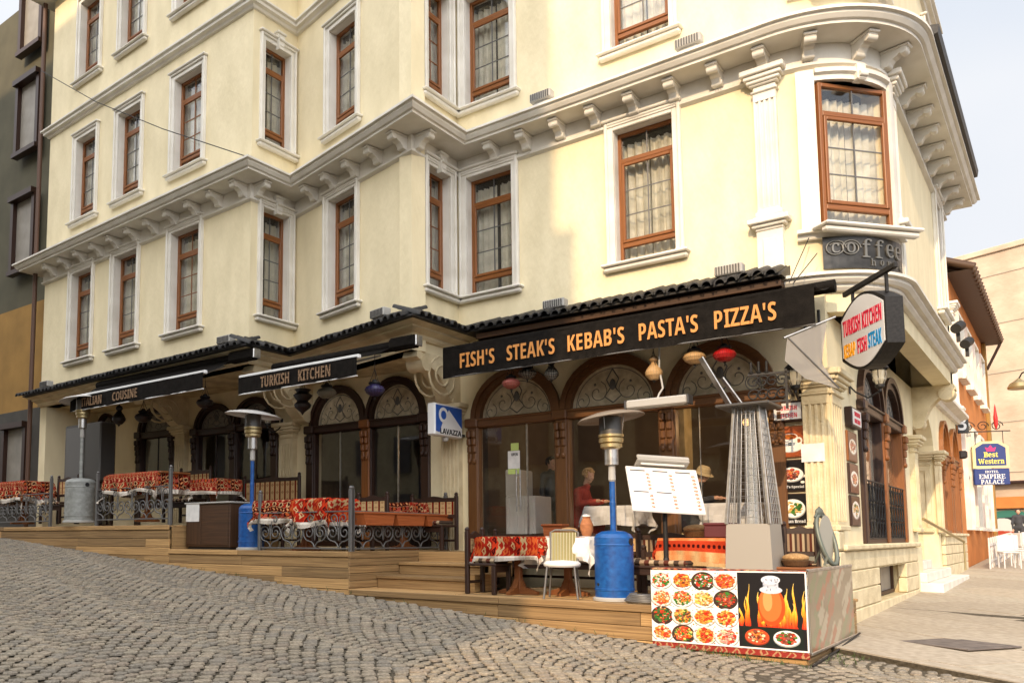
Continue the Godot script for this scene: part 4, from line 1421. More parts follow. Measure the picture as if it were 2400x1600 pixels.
# ---------- small builders ----------
func make_awning(called: String, label: String, x0: float, x1: float, zw: float, yw: float, zf: float, yf: float, h: float, m_edge: Material) -> Node3D:
	var t := thing(called, label, "awning")
	# fabric sags a little between the wall roller and the front bar
	var g := G.new()
	var n := 6
	for i in n:
		var a := float(i) / n
		var c := float(i + 1) / n
		var pa := Vector2(lerpf(zw, zf, a), lerpf(yw, yf, a) - 0.05 * sin(PI * a))
		var pc := Vector2(lerpf(zw, zf, c), lerpf(yw, yf, c) - 0.05 * sin(PI * c))
		for k in 8:
			var xa := lerpf(x0, x1, k / 8.0)
			var xb := lerpf(x0, x1, (k + 1) / 8.0)
			g.quad(V(xa, pc.y, pc.x), V(xb, pc.y, pc.x), V(xb, pa.y, pa.x), V(xa, pa.y, pa.x))
	obj("canopy", g, M.awning, t)
	var f := G.new()
	var m := 60
	for k in m:
		var xa := lerpf(x0, x1, float(k) / m)
		var xb := lerpf(x0, x1, float(k + 1) / m)
		var za := zf + 0.006 * sin(xa * 7.0) + 0.004 * sin(xa * 17.0)
		var zb := zf + 0.006 * sin(xb * 7.0) + 0.004 * sin(xb * 17.0)
		var ya := yf - h + 0.012 * sin(xa * 5.0)
		var yb := yf - h + 0.012 * sin(xb * 5.0)
		f.quad(V(xa, ya, za), V(xb, yb, zb), V(xb, yf, zb), V(xa, yf, za))
	obj("valance", f, M.awning, t)
	obj("front_bar", G.new().box(V(x0 - 0.02, yf - 0.02, zf - 0.09), V(x1 + 0.02, yf + 0.045, zf - 0.012), 0.012), m_edge, t)
	obj("hem_bar", G.new().tube([V(x0, yf - h, zf - 0.012), V(x1, yf - h, zf - 0.012)], 0.012, 6), m_edge if m_edge != M.awning else M.greyiron, t)
	obj("roller", G.new().tube([V(x0 - 0.05, yw, zw), V(x1 + 0.05, yw, zw)], 0.085, 10), M.awning, t)
	for x in [x0 + 0.25, x1 - 0.25]:
		var e := G.new()
		e.bar(V(x, yw - 0.12, zw), V(x + (0.35 if x < (x0 + x1) / 2 else -0.35), (yw + yf) / 2 - 0.12, (zw + zf) / 2), 0.05, 0.035, 0.008)
		e.bar(V(x + (0.35 if x < (x0 + x1) / 2 else -0.35), (yw + yf) / 2 - 0.12, (zw + zf) / 2), V(x, yf - 0.02, zf - 0.08), 0.05, 0.035, 0.008)
		obj("folding_arm", e, M.lightgrey, t)
	return t


func make_cloth(label: String, at: Vector3, turn: float, w: float, d: float, drop: float, m: Material, fringe: bool, sd: int, sc := 1.0, group := "kilim tablecloths") -> void:
	var r := RandomNumberGenerator.new()
	r.seed = sd
	var nx := 26
	var ny := 20
	var p := []
	var ph := r.randf() * 6
	for j in ny + 1:
		for i in nx + 1:
			var s := lerpf(-w / 2 - drop, w / 2 + drop, float(i) / nx)
			var t := lerpf(-d / 2 - drop, d / 2 + drop, float(j) / ny)
			var ox := maxf(absf(s) - w / 2, 0.0)
			var oz := maxf(absf(t) - d / 2, 0.0)
			var hyp := Vector2(ox, oz).length()
			var fall := minf(hyp, drop * 1.36) * (1.0 + 0.10 * sin(s * 5.0 + ph) * sin(t * 6.0 + ph))
			var fold := 0.05 * sin(s * 17 + ph) * sin(t * 15 + ph * 1.7) + 0.05 * sin((s - t) * 11 + ph) + 0.02 * sin((s + t) * 31 + ph)
			var lift := 0.06 + 0.22 * fall
			var q := V(clampf(s, -w / 2, w / 2), 0.006 - fall * 0.96, clampf(t, -d / 2, d / 2))
			if hyp > 0.001:
				var k := Vector2(signf(s) * ox, signf(t) * oz) / hyp
				var e := minf(1.0, hyp / 0.06)
				q.x += k.x * (0.012 * e + lift * 0.28 * fall + fold * fall * 2.2)
				q.z += k.y * (0.012 * e + lift * 0.28 * fall + fold * fall * 2.2)
				q.y += 0.01 * sin(s * 9 + ph) * fall
			else:
				q.y += 0.002 * sin(s * 31) * sin(t * 27)
			p.append(q)
	var g := G.new()
	var fr2 := G.new()
	for j in ny:
		for i in nx:
			var a: Vector3 = p[j * (nx + 1) + i]
			var b: Vector3 = p[j * (nx + 1) + i + 1]
			var c: Vector3 = p[(j + 1) * (nx + 1) + i + 1]
			var e: Vector3 = p[(j + 1) * (nx + 1) + i]
			var edge := fringe and (i == 0 or j == 0 or i == nx - 1 or j == ny - 1)
			var ua := Vector2(float(i) / nx * w * sc, float(j) / ny * d * sc * 1.2)
			var ub := Vector2(float(i + 1) / nx * w * sc, float(j + 1) / ny * d * sc * 1.2)
			if sc < 0:
				ua = Vector2(-float(i) / nx * sc, float(j) / ny)
				ub = Vector2(-float(i + 1) / nx * sc, float(j + 1) / ny)
			if edge:
				var along := 6.0 if (j == 0 or j == ny - 1) else 4.0
				fr2.quad(e, c, b, a, Vector2(i * 0.3, 0.9), Vector2((i + 1) * 0.3, 0.9), Vector2((i + 1) * 0.3, 0.05), Vector2(i * 0.3, 0.05))
			else:
				g.quad(e, c, b, a, Vector2(ua.x, ub.y), ub, Vector2(ub.x, ua.y), ua)
	var t := obj("tablecloth", g, m, null, Transform3D(Basis(Vector3.UP, turn), at))
	tag(t, label, "tablecloth", group)
	if fringe:
		obj("fringe", fr2, M.kilim5, t)


func make_table(label: String, at: Vector3, turn: float, w: float, d: float, h: float, group := "wooden terrace tables") -> Node3D:
	var t := thing("terrace_table", label, "table", at, turn, group)
	obj("tabletop", G.new().box(V(-w / 2, h - 0.04, -d / 2), V(w / 2, h, d / 2), 0.01), M.table, t)
	obj("pedestal", G.new().box(V(-0.045, 0.06, -0.045), V(0.045, h - 0.04, 0.045), 0.01), M.table, t)
	var f := G.new()
	for s in [-1, 1]:
		f.prism(PackedVector2Array([Vector2(s * 0.045, 0.22), Vector2(s * 0.10, 0.10), Vector2(s * 0.30, 0.04), Vector2(s * 0.30, 0.0), Vector2(s * 0.0, 0.0), Vector2(s * 0.0, 0.22)]), -0.035, 0.035)
	f.xf = Transform3D(Basis(Vector3.UP, PI / 2), V0)
	for s in [-1, 1]:
		f.prism(PackedVector2Array([Vector2(s * 0.046, 0.215), Vector2(s * 0.10, 0.095), Vector2(s * 0.28, 0.038), Vector2(s * 0.28, 0.0), Vector2(s * 0.036, 0.0)]), -0.033, 0.033)
	obj("foot", f, M.table, t)
	return t


func make_bench(label: String, at: Vector3, turn: float, l: float, top: float, kil: Material, group := "carved benches with kilim backs", called := "terrace_bench", cat := "bench") -> Node3D:
	# faces +z; seat at 0.45
	var t := thing(called, label, cat, at, turn, group)
	var sh := 0.42
	obj("seat", G.new().box(V(-l / 2, sh - 0.035, -0.22), V(l / 2, sh, 0.24), 0.008), M.bench, t)
	obj("cushion", G.new().box(V(-l / 2 + 0.04, sh + 0.001, -0.17), V(l / 2 - 0.04, sh + 0.07, 0.23), 0.028), M.kilim6, t)
	for s in [-1, 1]:
		obj("leg", G.new().box(V(s * (l / 2 - 0.03) - 0.03, 0, 0.17), V(s * (l / 2 - 0.03) + 0.03, sh - 0.035, 0.23), 0.008), M.bench, t)
		var bp := G.new().box(V(s * (l / 2 - 0.028) - 0.032, 0, -0.26), V(s * (l / 2 - 0.028) + 0.032, top, -0.20), 0.01)
		bp.lathe([Vector2(0.0, top - 0.002), Vector2(0.03, top), Vector2(0.035, top + 0.03), Vector2(0.02, top + 0.055), Vector2(0, top + 0.06)], 10, V(s * (l / 2 - 0.028), 0, -0.23))
		obj("back_post", bp, M.bench, t)
	var hgt := top - sh
	obj("top_rail", G.new().prism(_rail(l - 0.12, top - 0.10, top - 0.01), -0.25, -0.21), M.bench, t)
	var y0 := top - 0.10 - hgt * 0.44
	obj("back_rail", G.new().box(V(-l / 2 + 0.06, y0 - 0.06, -0.25), V(l / 2 - 0.06, y0, -0.21), 0.008), M.bench, t)
	var kp := G.new()
	kp.quad(V(-l / 2 + 0.06, y0, -0.215), V(l / 2 - 0.06, y0, -0.215), V(l / 2 - 0.06, top - 0.09, -0.215), V(-l / 2 + 0.06, top - 0.09, -0.215), Vector2(0, 1), Vector2(l * 1.6, 1), Vector2(l * 1.6, 0), Vector2(0, 0))
	kp.quad(V(l / 2 - 0.06, y0, -0.245), V(-l / 2 + 0.06, y0, -0.245), V(-l / 2 + 0.06, top - 0.09, -0.245), V(l / 2 - 0.06, top - 0.09, -0.245), Vector2(0, 1), Vector2(l * 1.6, 1), Vector2(l * 1.6, 0), Vector2(0, 0))
	obj("kilim_panel", kp, kil, t)
	obj("stretcher", G.new().box(V(-l / 2 + 0.06, 0.14, -0.245), V(l / 2 - 0.06, 0.18, -0.215), 0.006).box(V(-l / 2 + 0.06, 0.3, 0.185), V(l / 2 - 0.06, 0.385, 0.215), 0.006), M.bench, t)
	return t


func _rail(l: float, y0: float, y1: float) -> PackedVector2Array:
	var p := PackedVector2Array([Vector2(-l / 2, y0)])
	p.append(Vector2(l / 2, y0))
	for i in 11:
		var a := i / 10.0
		p.append(Vector2(l / 2 - l * a, y1 - 0.035 + 0.035 * sin(PI * a) + 0.012 * cos(a * TAU * 2)))
	return p


func make_railing(label: String, a: Vector3, b: Vector3, h: float) -> void:
	var t := thing("iron_railing", label, "railing", a, 0, "scrolled iron railings")
	var d := b - a
	var l := d.length()
	t.transform = Transform3D(fr(Vector2(a.x, a.z), Vector2(b.x, b.z)).basis, a)
	for x in [0.0, l]:
		obj("post", G.new().box(V(x - 0.03, -0.14, -0.03), V(x + 0.03, h + 0.32, 0.03), 0.006).ball(V(x, h + 0.345, 0), V(0.032, 0.032, 0.032), 8, 6), M.greyiron, t)
	obj("top_rail", G.new().box(V(0.03, h - 0.02, -0.018), V(l - 0.03, h, 0.018), 0.004), M.greyiron, t)
	obj("bottom_rail", G.new().box(V(0.03, 0.03, -0.015), V(l - 0.03, 0.055, 0.015), 0.004), M.greyiron, t)
	var n := maxi(2, int(l / 0.42))
	var w := l / n
	for k in n:
		var c := (k + 0.5) * w
		for s in [-1, 1]:
			var sp := [V(c + s * 0.008, 0.06, 0), V(c + s * 0.03, 0.11, 0), V(c + s * 0.075, 0.145, 0)]
			for i in 30:   # a stem that rolls up into a large scroll
				var q := i * 0.37
				var rr := 0.135 * (1.0 - 0.078 * q)
				sp.append(V(c + s * (0.125 + sin(q) * rr), 0.29 - cos(q) * rr, 0.004 * (i % 2)))
			obj("scroll", G.new().tube(sp, 0.0115, 5), M.greyiron, t)
			var lo := [V(c + s * 0.01, 0.3, 0), V(c + s * 0.02, 0.4, 0)]
			for i in 18:
				var q := i * 0.40
				var rr := 0.075 * (1.0 - 0.11 * q)
				lo.append(V(c + s * (0.10 - cos(q) * rr), h - 0.12 + sin(q) * rr, 0))
			obj("scroll", G.new().tube(lo, 0.0095, 5), M.greyiron, t)
		obj("leaf", G.new().ball(V(c, h * 0.42, 0), V(0.018, 0.10, 0.012), 6, 6), M.greyiron, t)


func make_heater(label: String, at: Vector3, body: Material, s: float, hr: float, hh: float, tilt: float, cap := 1.0, cap_m: Material = null) -> Node3D:
	var t := thing("patio_heater", label, "patio heater", at, 0.4, "mushroom patio heaters")
	obj("base_plate", G.new().lathe([Vector2(0.0, 0.0), Vector2(hr + 0.03, 0.0), Vector2(hr + 0.03, 0.03), Vector2(hr, 0.045)], 28), M.lightgrey, t)
	obj("cylinder_housing", G.new().lathe([Vector2(hr, 0.045), Vector2(hr, 0.12), Vector2(hr + 0.006, 0.125), Vector2(hr + 0.006, 0.15), Vector2(hr, 0.155), Vector2(hr, hh * 0.78), Vector2(hr + 0.005, hh * 0.785), Vector2(hr + 0.005, hh * 0.80), Vector2(hr, hh * 0.81), Vector2(hr, hh - 0.09), Vector2(hr - 0.03, hh - 0.045), Vector2(hr * 0.6, hh - 0.012), Vector2(0.05, hh)], 32), body, t)
	var pr := 0.036
	obj("pole", G.new().lathe([Vector2(pr, hh - 0.01), Vector2(pr, hh + 0.3), Vector2(pr * 1.08, hh + 0.31), Vector2(pr * 1.08, hh + 0.35), Vector2(pr * 0.95, hh + 0.36), Vector2(pr * 0.95, s - 0.86)], 14), body, t)
	obj("pole_sleeve", G.new().lathe([Vector2(pr * 0.95, s - 0.86), Vector2(pr * 1.3, s - 0.84), Vector2(pr * 1.1, s - 0.66)], 14), M.lightgrey, t)
	obj("gas_control", G.new().lathe([Vector2(0.05, s - 0.66), Vector2(0.085, s - 0.65), Vector2(0.085, s - 0.46), Vector2(0.10, s - 0.44)], 18), M.steel, t)
	obj("burner_ring", G.new().lathe([Vector2(0.10, s - 0.45), Vector2(0.135, s - 0.43), Vector2(0.135, s - 0.39), Vector2(0.12, s - 0.385), Vector2(0.15, s - 0.37), Vector2(0.15, s - 0.32), Vector2(0.13, s - 0.31), Vector2(0.155, s - 0.30), Vector2(0.155, s - 0.27)], 22), M.brass, t)
	obj("emitter_screen", G.new().lathe([Vector2(0.145, s - 0.275), Vector2(0.145, s - 0.06), Vector2(0.10, s - 0.04)], 22), M.steeldark, t)
	var rf := obj("reflector", G.new().lathe([Vector2(0.49, -0.03), Vector2(0.50, -0.022), Vector2(0.44, 0.02), Vector2(0.25, 0.075), Vector2(0.08, 0.10), Vector2(0.0, 0.103)], 30).lathe([Vector2(0.0, 0.096), Vector2(0.08, 0.092), Vector2(0.25, 0.066), Vector2(0.44, 0.012), Vector2(0.49, -0.03)], 30), cap_m if cap_m else M.reflector, t)
	rf.transform = Transform3D(Basis(V(0, 0, 1), tilt) * Basis.from_scale(V(cap, 0.8, cap)), V(0, s - 0.05, 0))
	for k in 3:
		var a := k * TAU / 3
		obj("strut", G.new().tube([V(cos(a) * 0.13, s - 0.3, sin(a) * 0.13), V(cos(a) * 0.16, s - 0.01, sin(a) * 0.16)], 0.006, 5), M.steel, t)
	for k in 3:
		var a := 0.5 + k * 2.0
		var o := G.new().tube([V(cos(a) * (hr - 0.01), hh * 0.84 if k == 0 else 0.2, sin(a) * (hr - 0.01)), V(cos(a) * (hr + 0.008), hh * 0.84 if k == 0 else 0.2, sin(a) * (hr + 0.008))], 0.045 if k == 0 else 0.018, 12)
		obj("vent_hole", o, M.black, t)
	return t


func mosaic_img(a: Color, b: Color, c: Color) -> Image:
	var im := Image.create(96, 96, false, Image.FORMAT_RGB8)
	for y in 96:
		for x in 96:
			var q := Vector2(fmod(x, 16.0) - 8, fmod(y, 16.0) - 8)
			var col := a
			if absf(q.x) + absf(q.y) < 6:
				col = b
			if q.length() < 2.6:
				col = c
			if int(x) % 8 == 0 or int(y) % 16 == 0:
				col = col.darkened(0.45)
			im.set_pixel(x, y, col)
	return im


func make_lantern(label: String, at: Vector3, r: float, m: Material, ytop: float, kind := 0) -> void:
	var t := thing("hanging_lantern", label, "lantern", at, rng.randf() * 6, "hanging mosaic lanterns under the awnings")
	if kind == 0:      # flattened globe below a small metal crown
		obj("globe", G.new().lathe([Vector2(0.02, -0.62 * r), Vector2(0.45 * r, -0.55 * r), Vector2(0.82 * r, -0.30 * r), Vector2(r, 0), Vector2(0.86 * r, 0.28 * r), Vector2(0.5 * r, 0.46 * r), Vector2(0.45 * r, 0.52 * r)], 18, V0, 0, TAU, 3, 6), m, t)
		obj("crown", G.new().lathe([Vector2(0.45 * r, 0.5 * r), Vector2(0.62 * r, 0.62 * r), Vector2(0.55 * r, 0.75 * r), Vector2(0.3 * r, 0.8 * r), Vector2(0.2 * r, 1.0 * r)], 14), M.iron, t)
		obj("finial", G.new().lathe([Vector2(0, -1.0 * r), Vector2(0.07 * r, -0.9 * r), Vector2(0.05 * r, -0.75 * r), Vector2(0.16 * r, -0.6 * r)], 8), M.iron, t)
	elif kind == 1:    # pear shape with a small ball on top
		obj("globe", G.new().lathe([Vector2(0.25 * r, -0.9 * r), Vector2(0.5 * r, -0.8 * r), Vector2(0.9 * r, -0.35 * r), Vector2(0.95 * r, 0), Vector2(0.7 * r, 0.5 * r), Vector2(0.35 * r, 0.9 * r), Vector2(0.25 * r, 1.1 * r)], 18, V0, 0, TAU, 3, 6), m, t)
		obj("upper_ball", G.new().ball(V(0, 1.45 * r, 0), V(0.5, 0.42, 0.5) * r, 12, 8), m, t)
		obj("finial", G.new().lathe([Vector2(0, -1.25 * r), Vector2(0.08 * r, -1.1 * r), Vector2(0.25 * r, -0.9 * r)], 8), M.iron, t)
	else:              # dark pierced metal lantern with a waist
		obj("globe", G.new().lathe([Vector2(0, -1.5 * r), Vector2(0.2 * r, -1.2 * r), Vector2(0.8 * r, -0.7 * r), Vector2(0.9 * r, -0.4 * r), Vector2(0.55 * r, -0.05 * r), Vector2(0.8 * r, 0.25 * r), Vector2(r, 0.55 * r), Vector2(0.6 * r, 0.85 * r), Vector2(0.8 * r, 1.1 * r)], 16, V0, 0, TAU, 3, 6), m, t)
		obj("crown", G.new().lathe([Vector2(0.8 * r, 1.1 * r), Vector2(0.9 * r, 1.15 * r), Vector2(0.3 * r, 1.3 * r)], 12), M.iron, t)
	var top := ytop - at.y
	for k in 3:
		var a := k * TAU / 3
		obj("chain", G.new().tube([V(cos(a) * 0.5 * r, 0.7 * r, sin(a) * 0.5 * r), V(0, minf(top, 0.7 * r + 0.22), 0)], 0.005, 4), M.iron, t)
	if top > 0.7 * r + 0.22:
		obj("hanging_rod", G.new().tube([V(0, 0.7 * r + 0.21, 0), V(0, top, 0)], 0.006, 5), M.iron, t)


func make_wall_lantern(label: String, at: Vector3, turn: float, reach: float) -> void:
	var t := thing("wall_lantern", label, "wall lamp", at, turn, "black glass wall lanterns on the corner column")
	var gl := mat(0.75, 0.70, 0.55, 0.15)
	gl.albedo_color.a = 0.35
	gl.transparency = BaseMaterial3D.TRANSPARENCY_ALPHA
	obj("glass", G.new().lathe([Vector2(0.05, -0.13), Vector2(0.085, -0.06), Vector2(0.09, 0.06), Vector2(0.07, 0.10)], 12), gl, t)
	obj("cap", G.new().lathe([Vector2(0.12, 0.09), Vector2(0.125, 0.11), Vector2(0.07, 0.17), Vector2(0.03, 0.19), Vector2(0.03, 0.22), Vector2(0, 0.25)], 12), M.iron, t)
	obj("base", G.new().lathe([Vector2(0, -0.24), Vector2(0.025, -0.22), Vector2(0.02, -0.19), Vector2(0.06, -0.16), Vector2(0.06, -0.13), Vector2(0.05, -0.12)], 12), M.iron, t)
	for k in 6:
		var a := k * TAU / 6
		obj("cage_bar", G.new().tube([V(cos(a) * 0.055, -0.13, sin(a) * 0.055), V(cos(a) * 0.095, 0, sin(a) * 0.095), V(cos(a) * 0.09, 0.1, sin(a) * 0.09)], 0.006, 4), M.iron, t)
	obj("bracket", G.new().tube([V(0, -0.22, 0), V(0, -0.30, -reach * 0.4), V(0, -0.2, -reach * 0.8), V(0, -0.1, -reach)], 0.013, 6).box(V(-0.04, -0.22, -reach - 0.005), V(0.04, 0.02, -reach + 0.012), 0.006), M.iron, t)


func make_floodlight(label: String, at: Vector3, turn: float) -> void:
	var t := thing("floodlight", label, "floodlight", at, turn, "grey floodlight boxes on the ledges")
	obj("case", G.new().box(V(-0.19, 0.03, -0.08), V(0.19, 0.17, 0.08), 0.012), M.lightgrey, t)
	var g := G.new()
	for i in 9:
		g.box(V(-0.165 + i * 0.038, 0.045, 0.08), V(-0.15 + i * 0.038, 0.155, 0.092))
	obj("grille", g, M.steeldark, t)
	obj("foot", G.new().box(V(-0.12, -0.02, -0.03), V(0.12, 0.03, 0.03)), M.lightgrey, t)


# ---------- people ----------
func skin_net(bones: Array, cell: float, k: float, g: G) -> void:
	# tapered capsules joined by a smooth minimum, meshed as surface nets; bones: [a, b, ra, rb]
	var lo := V(1e9, 1e9, 1e9)
	var hi := -lo
	for b in bones:
		for e in 2:
			lo = lo.min(b[e] - Vector3.ONE * (b[2 + e] + cell * 3))
			hi = hi.max(b[e] + Vector3.ONE * (b[2 + e] + cell * 3))
	var nx := int((hi.x - lo.x) / cell) + 2
	var ny := int((hi.y - lo.y) / cell) + 2
	var nz := int((hi.z - lo.z) / cell) + 2
	var d := PackedFloat32Array()
	d.resize(nx * ny * nz)
	d.fill(0.5)
	for b in bones:
		var A: Vector3 = b[0]
		var ab: Vector3 = b[1] - A
		var l2 := maxf(ab.length_squared(), 1e-9)
		var pad: float = maxf(b[2], b[3]) + cell * 2 + k
		var i0 := ((A.min(b[1]) - Vector3.ONE * pad - lo) / cell).floor().max(V0)
		var i1 := ((A.max(b[1]) + Vector3.ONE * pad - lo) / cell).ceil().min(V(nx - 1, ny - 1, nz - 1))
		for z in range(int(i0.z), int(i1.z) + 1):
			for y in range(int(i0.y), int(i1.y) + 1):
				var row := (z * ny + y) * nx
				for x in range(int(i0.x), int(i1.x) + 1):
					var p := lo + V(x, y, z) * cell - A
					var t := clampf(p.dot(ab) / l2, 0, 1)
					var q: float = (p - ab * t).length() - lerpf(b[2], b[3], t)
					var o := d[row + x]
					var h := maxf(k - absf(o - q), 0.0) / k
					d[row + x] = minf(o, q) - h * h * k * 0.25
	var ids := {}
	var pts := []
	for z in nz - 1:
		for y in ny - 1:
			for x in nx - 1:
				var base := (z * ny + y) * nx + x
				var c := [d[base], d[base + 1], d[base + nx], d[base + nx + 1], d[base + nx * ny], d[base + nx * ny + 1], d[base + nx * ny + nx], d[base + nx * ny + nx + 1]]
				var neg := 0
				for e in 8:
					if c[e] < 0:
						neg += 1
				if neg == 0 or neg == 8:
					continue
				var s := V0
				var m := 0
				for e in [[0, 1], [2, 3], [4, 5], [6, 7], [0, 2], [1, 3], [4, 6], [5, 7], [0, 4], [1, 5], [2, 6], [3, 7]]:
					var fa: float = c[e[0]]
					var fb: float = c[e[1]]
					if (fa < 0) != (fb < 0):
						var t := fa / (fa - fb)
						var pa := V(e[0] & 1, (e[0] >> 1) & 1, e[0] >> 2)
						var pb := V(e[1] & 1, (e[1] >> 1) & 1, e[1] >> 2)
						s += pa.lerp(pb, t)
						m += 1
				ids[base] = pts.size()
				var gn := V(c[1] - c[0] + c[3] - c[2] + c[5] - c[4] + c[7] - c[6], c[2] - c[0] + c[3] - c[1] + c[6] - c[4] + c[7] - c[5], c[4] - c[0] + c[5] - c[1] + c[6] - c[2] + c[7] - c[3]).normalized()
				pts.append([lo + (V(x, y, z) + s / m) * cell, gn])
	var st := [1, nx, nx * ny]
	for base in ids:
		for ax in 3:
			var n1: int = st[(ax + 1) % 3]
			var n2: int = st[(ax + 2) % 3]
			var f0 := d[base]
			var f1 := d[base + st[ax]]
			if (f0 < 0) == (f1 < 0):
				continue
			if not (ids.has(base - n1) and ids.has(base - n2) and ids.has(base - n1 - n2)):
				continue
			var q := [pts[ids[base - n1 - n2]], pts[ids[base - n2]], pts[ids[base]], pts[ids[base - n1]]]
			if f0 > 0:
				q.reverse()
			g.raw(q[0][0], q[1][0], q[2][0], q[0][1], q[1][1], q[2][1])
			g.raw(q[0][0], q[2][0], q[3][0], q[0][1], q[2][1], q[3][1])


func head_parts(t: Node3D, c: Vector3, yaw: float, pitch: float, hair: Material, curly: bool, hat: Material = null) -> void:
	# head with nose, lips, ears, eyes; front is +z before turning
	var xf := Transform3D(Basis(Vector3.UP, yaw) * Basis(Vector3.RIGHT, pitch), c)
	var g := G.new()
	var b := []
	var P := func(x: float, y: float, z: float) -> Vector3: return V(x, y, z)
	b.append([P.call(0, 0.035, -0.012), P.call(0, 0.03, 0.012), 0.082, 0.076])
	b.append([P.call(0, -0.02, 0.028), P.call(0, -0.078, 0.045), 0.062, 0.032])
	b.append([P.call(0, 0.012, 0.088), P.call(0, -0.022, 0.104), 0.010, 0.014])
	b.append([P.call(-0.018, -0.052, 0.08), P.call(0.018, -0.052, 0.08), 0.010, 0.010])
	for s in [-1, 1]:
		b.append([P.call(s * 0.078, 0.02, -0.005), P.call(s * 0.078, -0.02, 0.002), 0.016, 0.011])
		b.append([P.call(s * 0.034, -0.012, 0.06), P.call(s * 0.042, -0.03, 0.05), 0.022, 0.02])
	b.append([P.call(0, -0.06, -0.01), P.call(0, -0.14, -0.025), 0.05, 0.052])
	skin_net(b, 0.009, 0.02, g)
	obj("head", g, M.skin, t, xf)
	for s in [-1, 1]:
		obj("eye", G.new().ball(V(s * 0.031, 0.008, 0.079), V(0.013, 0.008, 0.008), 8, 6), M.black, t, xf)
	var h := G.new()
	var r := RandomNumberGenerator.new()
	r.seed = 77
	if hat:
		h.lathe([Vector2(0.105, 0.03), Vector2(0.108, 0.05), Vector2(0.10, 0.10), Vector2(0.07, 0.135), Vector2(0, 0.145)], 18, V(0, 0, -0.012))
		h.lathe([Vector2(0.105, 0.03), Vector2(0.15, 0.005), Vector2(0.155, 0.012), Vector2(0.108, 0.045)], 18, V(0, 0, 0.0))
		obj("hat", h, hat, t, xf)
		h = G.new()
	for i in (90 if curly else 60):
		var a := r.randf() * TAU
		var e := r.randf_range(-0.45, 1.5)
		var q := V(cos(e) * sin(a), sin(e), cos(e) * cos(a))
		if q.z > 0.45 and q.y < 0.55:
			continue
		if hat and q.y > 0.1:
			continue
		var s := r.randf_range(0.018, 0.032) if curly else 0.026
		h.ball(V(0, 0.035, -0.012) + q * V(0.085, 0.09, 0.095), V(s, s, s), 7, 5)
	obj("hair", h, hair, t, xf)


func hand(g: G, at: Vector3, dir: Vector3, up: Vector3) -> void:
	# palm with five bent fingers
	var side := dir.cross(up).normalized()
	var b := [[at, at + dir * 0.05, 0.026, 0.03]]
	for k in 4:
		var o := at + dir * 0.07 + side * (k - 1.5) * 0.019
		var l: float = [0.032, 0.038, 0.036, 0.028][k]
		b.append([o, o + dir * l, 0.009, 0.0085])
		b.append([o + dir * l, o + dir * l * 1.55 - up * l * 0.6, 0.0085, 0.0075])
	b.append([at + dir * 0.02 - side * 0.025, at + dir * 0.055 - side * 0.052 - up * 0.01, 0.011, 0.009])
	skin_net(b, 0.0075, 0.008, g)


